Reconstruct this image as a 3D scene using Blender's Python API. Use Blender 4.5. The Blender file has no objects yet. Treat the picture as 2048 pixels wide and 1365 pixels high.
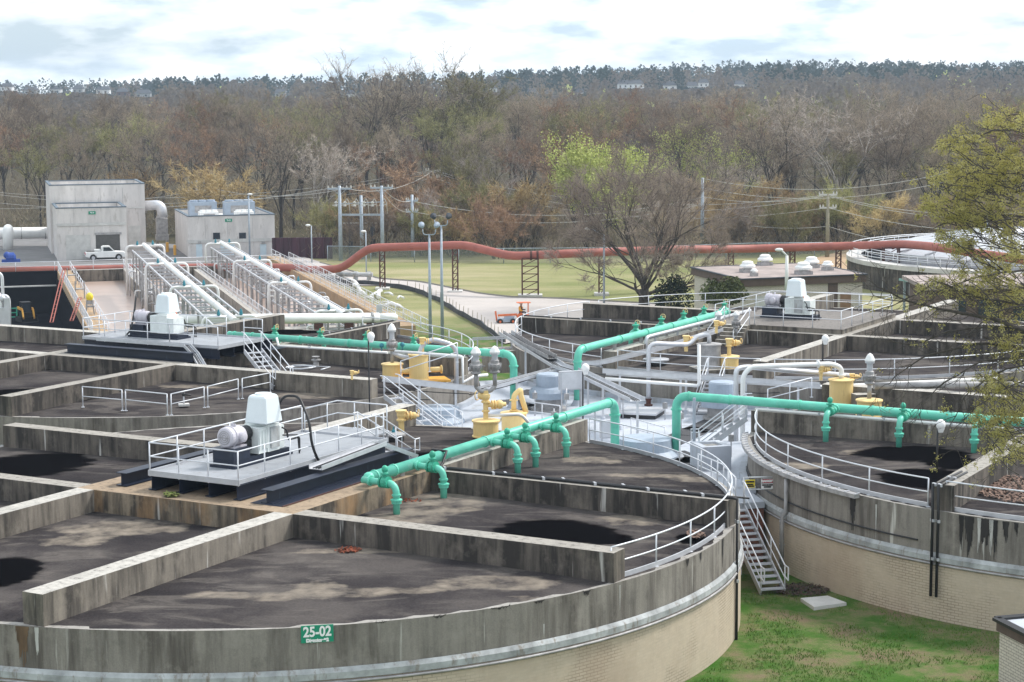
import bpy, math, random
from math import sin, cos, pi, sqrt, atan2, asin, radians as RAD
from mathutils import Vector as Vec, Matrix, noise as mnoise
random.seed(7)
sc = bpy.context.scene
C = sc.collection
# ---------------------------------------------------------------- camera
FPX, YH, ROLL, CAMH = 3934.9, 180.2, RAD(-0.391), 15.0
CX, CY = 1024.0, 682.5
TILT = math.atan2(CY - YH, FPX)
cam_d = bpy.data.cameras.new('camera'); cam = bpy.data.objects.new('camera', cam_d); C.objects.link(cam)
cam_d.sensor_width = 36; cam_d.lens = FPX / 2048 * 36; cam_d.clip_start = 0.5; cam_d.clip_end = 20000
_D0 = Vec((0, -sin(TILT), -cos(TILT))); _R0 = Vec((1, 0, 0)); _F0 = Vec((0, cos(TILT), -sin(TILT)))
_R = cos(ROLL) * _R0 - sin(ROLL) * _D0; _D = sin(ROLL) * _R0 + cos(ROLL) * _D0
m = Matrix.Identity(4)
for i in range(3):
    m[i][0] = _R[i]; m[i][1] = -_D[i]; m[i][2] = -_F0[i]
m[2][3] = CAMH
cam.matrix_world = m
sc.camera = cam
# ---------------------------------------------------------------- sky, sun, exposure
SUN_AZ, SUN_EL = RAD(62), RAD(48)      # azimuth clockwise from +Y (ahead, to the right)
world = bpy.data.worlds.new('World'); sc.world = world; world.use_nodes = True
nt = world.node_tree; nt.nodes.clear()
def wn(t, **k):
    n = nt.nodes.new(t)
    for a, b in k.items(): setattr(n, a, b)
    return n
out = wn('ShaderNodeOutputWorld'); bg = wn('ShaderNodeBackground')
sky = wn('ShaderNodeTexSky', sky_type='NISHITA', sun_disc=False)
sky.sun_elevation = SUN_EL; sky.sun_rotation = SUN_AZ; sky.air_density = 1.0; sky.dust_density = 1.5; sky.ozone_density = 1.0
tc = wn('ShaderNodeTexCoord'); mp = wn('ShaderNodeMapping'); mp.inputs['Scale'].default_value = (1.0, 1.0, 3.6)
nt.links.new(tc.outputs['Generated'], mp.inputs['Vector'])
n1 = wn('ShaderNodeTexNoise'); n1.inputs['Scale'].default_value = 20; n1.inputs['Detail'].default_value = 7; n1.inputs['Roughness'].default_value = 0.55
n2 = wn('ShaderNodeTexNoise'); n2.inputs['Scale'].default_value = 5; n2.inputs['Detail'].default_value = 4
nt.links.new(mp.outputs[0], n1.inputs['Vector']); nt.links.new(mp.outputs[0], n2.inputs['Vector'])
r1 = wn('ShaderNodeValToRGB'); e = r1.color_ramp.elements
e[0].position = 0.33; e[0].color = (0.0, 0.0, 0.0, 1); e[1].position = 0.60; e[1].color = (1, 1, 1, 1)
nt.links.new(n2.outputs['Fac'], r1.inputs['Fac'])
cr = wn('ShaderNodeValToRGB'); e = cr.color_ramp.elements      # cloud brightness: grey blue bellies to white tops
e[0].position = 0.36; e[0].color = (4.6, 5.8, 6.8, 1); e[1].position = 0.60; e[1].color = (10.6, 10.7, 10.7, 1)
el = e.new(0.43); el.color = (6.6, 7.6, 8.5, 1)
el = e.new(0.50); el.color = (8.2, 8.9, 9.5, 1)
nt.links.new(n1.outputs['Fac'], cr.inputs['Fac'])
mx = wn('ShaderNodeMixRGB'); mx.inputs[0].default_value = 0.8
ms = wn('ShaderNodeMath', operation='MULTIPLY_ADD'); ms.inputs[1].default_value = 0.30; ms.inputs[2].default_value = 0.68
nt.links.new(r1.outputs[0], ms.inputs[0]); nt.links.new(ms.outputs[0], mx.inputs[0])
nt.links.new(sky.outputs[0], mx.inputs[1]); nt.links.new(cr.outputs[0], mx.inputs[2])
nt.links.new(mx.outputs[0], bg.inputs['Color']); bg.inputs['Strength'].default_value = 0.094
nt.links.new(bg.outputs[0], out.inputs['Surface'])
sd = bpy.data.lights.new('sun', 'SUN'); sd.energy = 2.35; sd.angle = RAD(11); sd.color = (1.0, 0.96, 0.90)
sun = bpy.data.objects.new('sun', sd); C.objects.link(sun)
sdir = Vec((sin(SUN_AZ) * cos(SUN_EL), cos(SUN_AZ) * cos(SUN_EL), sin(SUN_EL)))
sun.rotation_euler = (-sdir).to_track_quat('-Z', 'Y').to_euler()
sc.view_settings.view_transform = 'Standard'; sc.view_settings.look = 'None'
sc.view_settings.exposure = 0.72; sc.view_settings.gamma = 1.0
sc.render.engine = 'CYCLES'
sc.cycles.volume_step_rate = 8; sc.cycles.max_bounces = 6; sc.cycles.volume_bounces = 0
sc.cycles.transparent_max_bounces = 24
# ---------------------------------------------------------------- places: pixel of the 2048 px photo to a world point on a level or at a depth
def ray(px, py):
    x = px - CX; y = py - CY; c, s = cos(-ROLL), sin(-ROLL)
    x, y = x * c - y * s, x * s + y * c
    return Vec((x / FPX, cos(TILT) - y / FPX * sin(TILT), -sin(TILT) - y / FPX * cos(TILT)))
def P(px, py, z):
    d = ray(px, py); k = (z - CAMH) / d.z
    return Vec((d.x * k, d.y * k, z))
def Q(px, py, Y):
    d = ray(px, py); k = Y / d.y
    return Vec((d.x * k, Y, CAMH + d.z * k))
TH = RAD(15.421); PITCH = 37.932; R = 17.42; B = 4.359; BW = 0.766; BH = 0.943
W1 = Vec((cos(TH), sin(TH), 0)); W2 = Vec((-sin(TH), cos(TH), 0))
U = (W1 - W2) / sqrt(2); V = (W1 + W2) / sqrt(2)
c1 = Vec((-9.168, 71.161, 0)); c2 = c1 + PITCH * W1; c3 = c1 + PITCH * W2; c4 = c3 + PITCH * W1; CC = (c1 + c4) / 2
CT = {1: c1, 2: c2, 3: c3, 4: c4}
MAPS = {1: lambda u, v: (u, v), 2: lambda u, v: (-v, -u), 3: lambda u, v: (v, u), 4: lambda u, v: (-u, -v)}
def T(i, u, v, z=0.0):                 # canonical tank coordinates (tank 1's) to the world
    a, b = MAPS[i](u, v)
    return CT[i] + U * a + V * b + Vec((0, 0, z))
def L(i, a, b, z=0.0):                 # true u, v of tank i
    return CT[i] + U * a + V * b + Vec((0, 0, z))
def UV(i, p):
    d = p - CT[i]
    return d.dot(U), d.dot(V)
def CANON(i, p):
    return MAPS[i](*UV(i, p))          # every map is its own inverse
def W(a, b, z=0.0): return CC + W1 * a + W2 * b + Vec((0, 0, z))
def WW(p):
    d = p - CC
    return d.dot(W1), d.dot(W2)
UPV = Vec((0, 0, 1))
def rnd(a, b): return random.uniform(a, b)
# ---------------------------------------------------------------- materials
MATS = {}
def newmat(name):
    mt = bpy.data.materials.new(name); mt.use_nodes = True; MATS[name] = mt
    return mt, mt.node_tree, mt.node_tree.nodes['Principled BSDF']
def nd(t, ty, **k):
    n = t.nodes.new(ty)
    for a, b in k.items():
        if a in ('operation', 'blend_type', 'data_type', 'attribute_name', 'musgrave_type', 'feature', 'distance', 'offset_frequency'): setattr(n, a, b)
        else: n.inputs[a.replace('_', ' ')].default_value = b
    return n
def pos(t, scale=(1, 1, 1), loc=(0, 0, 0)):
    g = t.nodes.new('ShaderNodeNewGeometry'); mpp = t.nodes.new('ShaderNodeMapping')
    mpp.inputs['Scale'].default_value = scale; mpp.inputs['Location'].default_value = loc
    t.links.new(g.outputs['Position'], mpp.inputs['Vector']); return mpp.outputs[0]
def noi(t, vec, s, det=5, rough=0.6):
    n = nd(t, 'ShaderNodeTexNoise', Scale=s, Detail=det, Roughness=rough)
    t.links.new(vec, n.inputs['Vector']); return n.outputs['Fac']
def ramp(t, fac, stops, interp='LINEAR'):
    r = t.nodes.new('ShaderNodeValToRGB'); e = r.color_ramp.elements; r.color_ramp.interpolation = interp
    while len(e) > 1: e.remove(e[-1])
    for i, (p, c) in enumerate(stops):
        if not hasattr(c, '__len__'): c = (c, c, c)
        el = e[0] if i == 0 else e.new(p)
        el.position = p; el.color = (*c, 1)
    t.links.new(fac, r.inputs['Fac']); return r.outputs['Color']
def mixc(t, fac, a, b, mode='MIX'):
    n = t.nodes.new('ShaderNodeMixRGB'); n.blend_type = mode
    for s, v in ((0, fac), (1, a), (2, b)):
        if hasattr(v, 'links') or hasattr(v, 'is_linked'): t.links.new(v, n.inputs[s])
        elif hasattr(v, '__len__'): n.inputs[s].default_value = (*v, 1)
        else: n.inputs[s].default_value = v
    return n.outputs[0]
def math_(t, op, a, b=0.5):
    n = t.nodes.new('ShaderNodeMath'); n.operation = op
    for s, v in ((0, a), (1, b)):
        if hasattr(v, 'is_linked'): t.links.new(v, n.inputs[s])
        else: n.inputs[s].default_value = v
    return n.outputs[0]
def bump(t, b, h, strength=0.3, dist=0.02):
    n = nd(t, 'ShaderNodeBump', Strength=strength, Distance=dist)
    t.links.new(h, n.inputs['Height']); t.links.new(n.outputs[0], b.inputs['Normal'])
def plain(name, col, rough=0.5, metal=0.0, var=0.15, scale=3.0, dirt=None, streak=False):
    mt, t, b = newmat(name)
    v = pos(t, (1, 1, 0.25) if streak else (1, 1, 1)); f = noi(t, v, scale, 5)
    lo = tuple(c * (1 - var) for c in col); hi = tuple(min(1, c * (1 + var)) for c in col)
    c = ramp(t, f, [(0.3, lo), (0.7, hi)])
    if dirt:
        f2 = noi(t, pos(t, (1.3, 1.3, 0.35), (3, 7, 1)), scale * 1.7, 6, 0.7)
        c = mixc(t, ramp(t, f2, [(dirt[1], 0), (dirt[1] + 0.12, 0.75)]), c, dirt[0])
    t.links.new(c, b.inputs['Base Color']); b.inputs['Roughness'].default_value = rough; b.inputs['Metallic'].default_value = metal
    return mt
def concrete(name, base, dark, stain=0.5, pale=(0.62, 0.6, 0.56), rust=0.0, top=(0.47, 0.445, 0.405)):
    mt, t, b = newmat(name)
    big = noi(t, pos(t, (1, 1, 0.5)), 0.35, 3)
    st = noi(t, pos(t, (1.0, 1.0, 0.10)), 2.6, 7, 0.62)          # vertical run marks
    st2 = noi(t, pos(t, (1.0, 1.0, 0.05), (5, 3, 0)), 6.5, 5, 0.6)
    fine = noi(t, pos(t), 22, 5, 0.65)
    blot = noi(t, pos(t, (1, 1, 0.8), (8, 8, 3)), 1.3, 6, 0.68)
    c = ramp(t, st2, [(0.25, tuple(x * 0.72 for x in base)), (0.5, base), (0.78, tuple(min(1, x * 1.28) for x in base))])
    c = mixc(t, 0.45, c, ramp(t, fine, [(0.3, tuple(x * 0.7 for x in base)), (0.7, tuple(min(1, x * 1.25) for x in base))]))
    thr = math_(t, 'ADD', math_(t, 'MULTIPLY', st, 0.75), math_(t, 'MULTIPLY', big, 0.45))
    c = mixc(t, ramp(t, thr, [(0.60 - 0.12 * stain, 0), (0.78 - 0.12 * stain, 0.92)]), c, dark)
    c = mixc(t, ramp(t, blot, [(0.52, 0), (0.70, 0.55)]), c, tuple(x * 1.45 for x in base))
    c = mixc(t, ramp(t, blot, [(0.28, 0.7), (0.42, 0)]), c, tuple(x * 0.45 for x in base))
    pal = noi(t, pos(t, (1.0, 1.0, 0.07), (11, 2, 0)), 3.4, 4, 0.5)
    c = mixc(t, ramp(t, pal, [(0.655, 0), (0.72, 0.7)]), c, pale)
    if rust:
        ru = noi(t, pos(t, (1.0, 1.0, 0.3), (1, 17, 0)), 0.8, 6, 0.65)
        c = mixc(t, ramp(t, ru, [(0.60 - rust, 0), (0.80 - rust, 0.85)]), c, (0.33, 0.20, 0.095))
    # top faces: brighter daylight put into the colour, mottled by wear
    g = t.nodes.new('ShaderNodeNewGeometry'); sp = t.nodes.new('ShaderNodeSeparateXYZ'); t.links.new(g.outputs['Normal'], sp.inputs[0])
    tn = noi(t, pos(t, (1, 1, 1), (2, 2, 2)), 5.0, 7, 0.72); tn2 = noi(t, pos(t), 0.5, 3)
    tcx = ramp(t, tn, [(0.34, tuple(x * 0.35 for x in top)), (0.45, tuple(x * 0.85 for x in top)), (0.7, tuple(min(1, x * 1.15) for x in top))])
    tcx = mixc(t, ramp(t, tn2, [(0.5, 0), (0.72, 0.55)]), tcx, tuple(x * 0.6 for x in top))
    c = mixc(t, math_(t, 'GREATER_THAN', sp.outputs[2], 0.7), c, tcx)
    t.links.new(c, b.inputs['Base Color']); b.inputs['Roughness'].default_value = 0.9
    bump(t, b, fine, 0.35, 0.02)
    return mt
M = {}
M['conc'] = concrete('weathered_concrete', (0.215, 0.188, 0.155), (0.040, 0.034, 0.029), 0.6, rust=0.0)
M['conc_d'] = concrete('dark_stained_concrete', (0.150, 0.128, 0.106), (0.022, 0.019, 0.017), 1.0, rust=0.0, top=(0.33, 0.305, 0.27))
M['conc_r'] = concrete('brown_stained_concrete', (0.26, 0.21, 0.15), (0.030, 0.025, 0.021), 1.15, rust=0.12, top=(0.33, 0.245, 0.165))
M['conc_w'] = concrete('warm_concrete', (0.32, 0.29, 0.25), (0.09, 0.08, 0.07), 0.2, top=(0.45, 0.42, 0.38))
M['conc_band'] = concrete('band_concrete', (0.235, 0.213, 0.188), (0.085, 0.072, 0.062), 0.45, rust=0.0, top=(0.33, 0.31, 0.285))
M['bldg_door'] = plain('pale_door_paint', (0.56, 0.66, 0.72), 0.5, var=0.05)
def roofmat():
    mt, t, b = newmat('roof_membrane')
    a = noi(t, pos(t, (1, 1, 1)), 0.22, 7, 0.6)
    n_ = nd(t, 'ShaderNodeTexNoise', Scale=0.42, Detail=6, Roughness=0.6, Distortion=1.6); t.links.new(pos(t, (0.5, 1.3, 1), (4, 1, 0)), n_.inputs['Vector']); a2 = n_.outputs['Fac']; f = noi(t, pos(t), 14, 5, 0.7)
    c = ramp(t, a, [(0.36, (0.014, 0.0125, 0.016)), (0.5, (0.042, 0.037, 0.039)), (0.62, (0.098, 0.087, 0.082))])
    c = mixc(t, ramp(t, a2, [(0.50, 0), (0.56, .22), (0.60, .55), (0.63, .25), (0.74, 0.8)]), c, (0.20, 0.178, 0.158))
    c = mixc(t, 0.35, c, ramp(t, f, [(0.3, (0.022, 0.020, 0.021)), (0.7, (0.105, 0.096, 0.092))]))
    at = nd(t, 'ShaderNodeAttribute', attribute_name='pale')
    pf = math_(t, 'ADD', at.outputs['Fac'], math_(t, 'MULTIPLY', math_(t, 'SUBTRACT', noi(t, pos(t, (1, 1, 1), (9, 9, 9)), 1.1, 6), 0.5), 1.3))
    c = mixc(t, ramp(t, pf, [(0.40, 0), (0.85, 0.9)]), c, (0.28, 0.24, 0.195))
    aw = nd(t, 'ShaderNodeAttribute', attribute_name='wet')
    wf = math_(t, 'ADD', aw.outputs['Fac'], math_(t, 'MULTIPLY', math_(t, 'SUBTRACT', noi(t, pos(t, (0.7, 1.6, 1), (3, 5, 9)), 0.9, 7), 0.5), 1.1))
    wm = ramp(t, wf, [(0.30, 0), (0.46, .35), (0.54, .9), (0.66, 1)])
    c = mixc(t, wm, c, (0.0035, 0.0033, 0.004))
    t.links.new(c, b.inputs['Base Color'])
    t.links.new(ramp(t, wm, [(0, 0.95), (1, 0.7)]), b.inputs['Roughness'])
    b.inputs['Specular IOR Level'].default_value = 0.0
    bump(t, b, f, 0.2, 0.02)
    return mt
M['roof'] = roofmat()
def brickmat(name, c1_, c2_, mort, ms=0.012, patch=True, warm=None):
    mt, t, b = newmat(name)
    tcn = t.nodes.new('ShaderNodeTexCoord')
    br = t.nodes.new('ShaderNodeTexBrick'); t.links.new(tcn.outputs['UV'], br.inputs['Vector'])
    br.inputs['Color1'].default_value = (*c1_, 1); br.inputs['Color2'].default_value = (*c2_, 1)
    br.inputs['Scale'].default_value = 1.0; br.inputs['Mortar Size'].default_value = ms; br.inputs['Brick Width'].default_value = 0.30; br.inputs['Row Height'].default_value = 0.10
    br.inputs['Mortar Smooth'].default_value = 0.2
    pn = noi(t, pos(t, (1, 1, 1.5)), 0.35, 4)
    mc = mixc(t, ramp(t, pn, [(0.48, 0.12), (0.62, 0.85)]) if patch else 1.0, c2_, mort)
    t.links.new(mc, br.inputs['Mortar'])
    fine = noi(t, pos(t), 3, 6, 0.7)
    c = mixc(t, 0.35, br.outputs['Color'], ramp(t, fine, [(0.3, tuple(x * 0.7 for x in c1_)), (0.7, tuple(min(1, x * 1.15) for x in c1_))]))
    if warm:
        w_ = noi(t, pos(t, (1, 1, 0.4), (7, 1, 2)), 0.25, 5)
        c = mixc(t, ramp(t, w_, [(0.5, 0), (0.72, 0.7)]), c, warm)
    t.links.new(c, b.inputs['Base Color']); b.inputs['Roughness'].default_value = 0.85
    bump(t, b, br.outputs['Fac'], -0.3, 0.01)
    return mt
M['cream'] = brickmat('cream_painted_brick', (0.52, 0.43, 0.325), (0.56, 0.475, 0.37), (0.15, 0.11, 0.08), 0.014, True, (0.37, 0.275, 0.20))
M['redbrick'] = brickmat('red_brick', (0.20, 0.075, 0.05), (0.26, 0.10, 0.065), (0.09, 0.06, 0.05), 0.014, False)
M['palebrick'] = brickmat('pale_brick', (0.60, 0.54, 0.46), (0.67, 0.61, 0.53), (0.16, 0.13, 0.11), 0.013, False)
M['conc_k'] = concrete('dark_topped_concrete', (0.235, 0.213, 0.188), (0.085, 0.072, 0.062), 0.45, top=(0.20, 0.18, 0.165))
M['bldg'] = plain('panel_concrete', (0.62, 0.585, 0.565), 0.9, 0, 0.16, 0.9, ((0.40, 0.365, 0.335), 0.56), True)
M['coping'] = plain('dark_blue_coping', (0.10, 0.135, 0.17), 0.6)
M['flash'] = plain('pale_flashing', (0.36, 0.375, 0.38), 0.7, 0.0, 0.4, 1.5, ((0.17, 0.13, 0.095), 0.54))
M['galv'] = plain('galvanised_steel', (0.50, 0.51, 0.54), 0.5, 0.35, 0.12, 2.0)
M['alu'] = plain('aluminium', (0.62, 0.63, 0.66), 0.42, 0.45, 0.12, 2.0)
M['stain'] = plain('black_run_stain', (0.022, 0.019, 0.018), 0.9, 0, 0.5, 3, None, True)
M['lime'] = plain('lime_run_stain', (0.45, 0.44, 0.42), 0.9, 0, 0.2, 3, None, True)
M['ruststain'] = plain('rust_run_stain', (0.13, 0.08, 0.045), 0.9, 0, 0.5, 3, None, True)
M['rail'] = plain('aluminium_rail', (0.66, 0.68, 0.72), 0.45, 0.25, 0.08, 2.0)
M['dull'] = plain('dull_aluminium', (0.34, 0.33, 0.33), 0.6, 0.2, 0.3, 2.5)
M['deck'] = plain('grey_deck_paint', (0.29, 0.305, 0.33), 0.75, 0.0, 0.14, 1.2, ((0.18, 0.165, 0.155), 0.58))
M['navy'] = plain('navy_paint', (0.006, 0.012, 0.030), 0.5, 0.0, 0.3, 1.5, ((0.03, 0.05, 0.08), 0.60))
M['green'] = plain('mint_green_pipe_paint', (0.125, 0.54, 0.40), 0.4, 0.0, 0.14, 1.3, ((0.27, 0.55, 0.44), 0.58))
M['green_d'] = plain('green_valve_paint', (0.035, 0.36, 0.23), 0.5, 0.0, 0.25, 2.5, ((0.10, 0.13, 0.09), 0.62))
M['yellow'] = plain('yellow_vessel_paint', (0.80, 0.58, 0.245), 0.5, 0.0, 0.08, 1.5, ((0.52, 0.33, 0.14), 0.60), True)
M['white'] = plain('white_paint', (0.80, 0.80, 0.79), 0.5, 0.0, 0.06, 1.0, ((0.52, 0.47, 0.42), 0.66), True)
M['hood'] = plain('pale_blue_hood_paint', (0.74, 0.80, 0.83), 0.4, 0.0, 0.04, 1.5)
M['gear'] = plain('pale_gearbox_paint', (0.70, 0.74, 0.73), 0.5, 0.0, 0.1, 3.0, ((0.4, 0.27, 0.17), 0.66))
M['motor'] = plain('lilac_grey_motor_paint', (0.52, 0.50, 0.55), 0.45, 0.0, 0.08, 3.0)
M['black'] = plain('black_rubber', (0.012, 0.012, 0.014), 0.5)
M['whiteroof'] = plain('white_roof_coating', (0.44, 0.47, 0.525), 0.65, 0.0, 0.14, 0.5, ((0.26, 0.25, 0.245), 0.57))
M['vent'] = plain('blue_grey_vent_paint', (0.33, 0.39, 0.47), 0.5, 0.0, 0.1, 2.0)
M['pad'] = plain('black_walk_pad', (0.045, 0.045, 0.05), 0.8)
M['rustpipe'] = plain('red_oxide_pipe_paint', (0.34, 0.105, 0.080), 0.65, 0.0, 0.16, 0.8, ((0.58, 0.43, 0.38), 0.66))
M['rust'] = plain('rusty_steel', (0.085, 0.032, 0.025), 0.8, 0.0, 0.4, 4)
M['maroon'] = plain('maroon_sheet', (0.055, 0.016, 0.028), 0.6, 0.0, 0.5, 0.7, None, True)
M['sludge'] = plain('pink_brown_basin_liquid', (0.44, 0.33, 0.275), 0.28, 0.0, 0.10, 0.35, ((0.60, 0.52, 0.46), 0.66))
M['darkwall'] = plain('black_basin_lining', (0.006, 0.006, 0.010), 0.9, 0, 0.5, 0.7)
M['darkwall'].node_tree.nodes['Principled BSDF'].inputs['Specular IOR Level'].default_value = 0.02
M['rustcon'] = plain('rust_tinted_concrete', (0.40, 0.27, 0.155), 0.9, 0, 0.2, 0.6, ((0.28, 0.26, 0.23), 0.52))
M['dial'] = plain('cream_handwheel_paint', (0.70, 0.55, 0.26), 0.5)
M['teal'] = plain('teal_actuator', (0.02, 0.20, 0.26), 0.5)
M['blue'] = plain('blue_paint', (0.015, 0.06, 0.30), 0.5)
M['orange'] = plain('orange_paint', (0.70, 0.16, 0.05), 0.5)
M['amber'] = plain('amber_paint', (0.70, 0.36, 0.05), 0.5)
M['signgreen'] = plain('sign_green', (0.0, 0.255, 0.145), 0.5, var=0.03)
M['signwhite'] = plain('sign_white', (0.85, 0.85, 0.85), 0.5, var=0.02)
M['signred'] = plain('sign_red', (0.55, 0.03, 0.06), 0.5, var=0.02)
M['signyellow'] = plain('sign_yellow', (0.80, 0.62, 0.03), 0.5, var=0.02)
M['signblack'] = plain('sign_black', (0.02, 0.02, 0.02), 0.5, var=0.02)
M['glass'] = plain('dark_glass', (0.03, 0.04, 0.055), 0.1)
M['tyre'] = plain('tyre_rubber', (0.02, 0.02, 0.02), 0.8)
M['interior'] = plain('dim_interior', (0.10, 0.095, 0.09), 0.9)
M['pole_g'] = plain('grey_steel_pole', (0.35, 0.40, 0.46), 0.5, 0.2)
M['pole_w'] = plain('weathered_wood_pole', (0.26, 0.235, 0.17), 0.9)
M['wire'] = plain('pale_wire', (0.50, 0.49, 0.46), 0.6)
M['brownroof'] = plain('brown_roof_trim', (0.11, 0.075, 0.06), 0.8)
M['tanroof'] = plain('tan_gravel_roof', (0.32, 0.265, 0.245), 0.95, 0, 0.25, 0.8)
M['asphalt'] = plain('asphalt', (0.17, 0.165, 0.165), 0.95, 0, 0.2, 0.4)
M['road'] = plain('pale_concrete_road', (0.45, 0.41, 0.385), 0.9, 0, 0.08, 0.3, ((0.40, 0.30, 0.21), 0.60))
M['kerb'] = plain('kerb_concrete', (0.20, 0.185, 0.165), 0.9, 0, 0.2)
M['silt'] = plain('black_silt_fabric', (0.05, 0.055, 0.065), 0.8, 0, 0.4)
M['slab'] = plain('pale_slab', (0.55, 0.54, 0.52), 0.9, 0, 0.15, 1.2)
M['mulch'] = plain('dark_mulch', (0.07, 0.045, 0.035), 0.95, 0, 0.6, 5)
M['leaflitter'] = plain('dead_leaves', (0.20, 0.13, 0.10), 0.95, 0, 0.7, 8)
M['redleaf'] = plain('red_brown_leaves', (0.22, 0.055, 0.025), 0.9, 0, 0.5, 8)
M['skin'] = plain('skin', (0.45, 0.28, 0.2), 0.6)
M['denim'] = plain('dark_trousers', (0.02, 0.025, 0.04), 0.9)
M['vest'] = plain('orange_vest_cloth', (0.75, 0.33, 0.04), 0.8)
M['dullgreen'] = plain('dull_teal_roof', (0.25, 0.40, 0.36), 0.7, 0, 0.3, 0.6)
M['brownbrick'] = brickmat('brown_brick', (0.15, 0.10, 0.08), (0.20, 0.14, 0.11), (0.08, 0.06, 0.05), 0.014, False)
M['door'] = plain('brown_door', (0.26, 0.15, 0.085), 0.7)
M['skycol'] = None
def groundmat():
    mt, t, b = newmat('ground_grass')
    big = noi(t, pos(t), 0.10, 6, 0.6); mid = noi(t, pos(t), 0.55, 7, 0.68); f = noi(t, pos(t), 9, 4, 0.7); f2 = noi(t, pos(t), 30, 3, 0.7)
    c = ramp(t, mid, [(0.34, (0.055, 0.165, 0.018)), (0.46, (0.10, 0.190, 0.045)), (0.54, (0.19, 0.215, 0.095)), (0.64, (0.26, 0.205, 0.14))])
    c = mixc(t, ramp(t, big, [(0.55, 0), (0.72, 0.8)]), c, (0.20, 0.16, 0.11))
    # the mown field behind the road is paler, drier grass
    g = t.nodes.new('ShaderNodeNewGeometry'); sp = t.nodes.new('ShaderNodeSeparateXYZ'); t.links.new(g.outputs['Position'], sp.inputs[0])
    fld = ramp(t, noi(t, pos(t, (0.5, 1.6, 1)), 0.09, 6, 0.62), [(0.35, (0.27, 0.295, 0.13)), (0.5, (0.37, 0.36, 0.19)), (0.64, (0.50, 0.44, 0.29))])
    c = mixc(t, ramp(t, math_(t, 'DIVIDE', sp.outputs[1], 1000.0), [(0.180, 0), (0.196, 1)]), c, fld)
    c = mixc(t, ramp(t, math_(t, 'DIVIDE', sp.outputs[1], 1000.0), [(0.262, 0), (0.275, 1)]), c, (0.10, 0.085, 0.055))
    c = mixc(t, 0.45, c, ramp(t, f, [(0.3, tuple([0.04, 0.05, 0.02])), (0.7, (0.30, 0.30, 0.17))]), 'OVERLAY')
    c = mixc(t, 0.35, c, ramp(t, f2, [(0.3, tuple([0.1, 0.1, 0.1])), (0.7, (0.9, 0.9, 0.9))]), 'OVERLAY')
    t.links.new(c, b.inputs['Base Color']); b.inputs['Roughness'].default_value = 1.0; b.inputs['Specular IOR Level'].default_value = 0.1
    bump(t, b, f2, 0.6, 0.05)
    return mt
M['ground'] = groundmat()
def foliage(name, a, b_, c_, sc_=0.3):
    mt, t, b = newmat(name)
    oi = t.nodes.new('ShaderNodeObjectInfo')
    f = noi(t, pos(t), sc_, 4, 0.7); f2 = noi(t, pos(t), 6, 2)
    s = math_(t, 'ADD', math_(t, 'MULTIPLY', f, 0.6), math_(t, 'MULTIPLY', f2, 0.4))
    c = ramp(t, s, [(0.36, a), (0.5, b_), (0.64, c_)])
    hv = t.nodes.new('ShaderNodeHueSaturation'); t.links.new(c, hv.inputs['Color'])
    t.links.new(math_(t, 'ADD', math_(t, 'MULTIPLY', oi.outputs['Random'], 0.65), 0.68), hv.inputs['Value'])
    t.links.new(math_(t, 'ADD', math_(t, 'MULTIPLY', oi.outputs['Random'], 0.02), 0.49), hv.inputs['Hue'])
    t.links.new(hv.outputs[0], b.inputs['Base Color']); b.inputs['Roughness'].default_value = 1.0; b.inputs['Specular IOR Level'].default_value = 0.05
    return mt
M['bark'] = plain('dark_bark', (0.042, 0.036, 0.032), 0.95, 0, 0.4, 2)
M['bark_y'] = plain('yard_tree_bark', (0.065, 0.054, 0.047), 0.95, 0, 0.4, 2)
M['bark_p'] = plain('pale_bark', (0.30, 0.27, 0.24), 0.95, 0, 0.4, 2)
M['bark_fg'] = plain('grey_brown_bark', (0.072, 0.062, 0.055), 0.95, 0, 0.45, 9)
M['twig'] = foliage('grey_twigs', (0.20, 0.162, 0.125), (0.31, 0.252, 0.192), (0.43, 0.355, 0.275))
M['twig_r'] = foliage('rusty_buds', (0.22, 0.14, 0.10), (0.32, 0.205, 0.14), (0.42, 0.28, 0.18))
M['twig_o'] = foliage('orange_buds', (0.30, 0.215, 0.115), (0.44, 0.325, 0.175), (0.56, 0.44, 0.25))
M['twig_g'] = foliage('olive_buds', (0.20, 0.185, 0.09), (0.30, 0.28, 0.13), (0.40, 0.38, 0.19))
M['twig_y'] = foliage('yard_tree_twigs', (0.24, 0.195, 0.16), (0.34, 0.28, 0.235), (0.45, 0.38, 0.325))
M['twig_p'] = foliage('pale_twigs', (0.32, 0.27, 0.225), (0.43, 0.36, 0.31), (0.55, 0.48, 0.42))
M['leaf_g'] = foliage('fresh_green_leaves', (0.30, 0.32, 0.10), (0.44, 0.46, 0.16), (0.58, 0.58, 0.26))
M['leaf_w'] = foliage('willow_green_leaves', (0.27, 0.30, 0.09), (0.41, 0.43, 0.14), (0.54, 0.55, 0.22))
M['leaf_y'] = foliage('yellow_green_leaves', (0.42, 0.40, 0.12), (0.60, 0.57, 0.20), (0.76, 0.73, 0.34), 1.2)
def translucent(mt, f=.45):
    t = mt.node_tree; b = t.nodes['Principled BSDF']; src = b.inputs['Base Color'].links[0].from_socket; o = t.nodes['Material Output']
    tr = t.nodes.new('ShaderNodeBsdfTranslucent'); t.links.new(src, tr.inputs['Color']); mx_ = t.nodes.new('ShaderNodeMixShader'); mx_.inputs[0].default_value = f
    t.links.new(b.outputs[0], mx_.inputs[1]); t.links.new(tr.outputs[0], mx_.inputs[2]); t.links.new(mx_.outputs[0], o.inputs['Surface'])
translucent(M['leaf_y'], .5); translucent(M['leaf_g'], .35)
M['leaf_gr'] = foliage('grass_blades', (0.05, 0.12, 0.015), (0.10, 0.17, 0.035), (0.22, 0.24, 0.09), .5)
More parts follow.
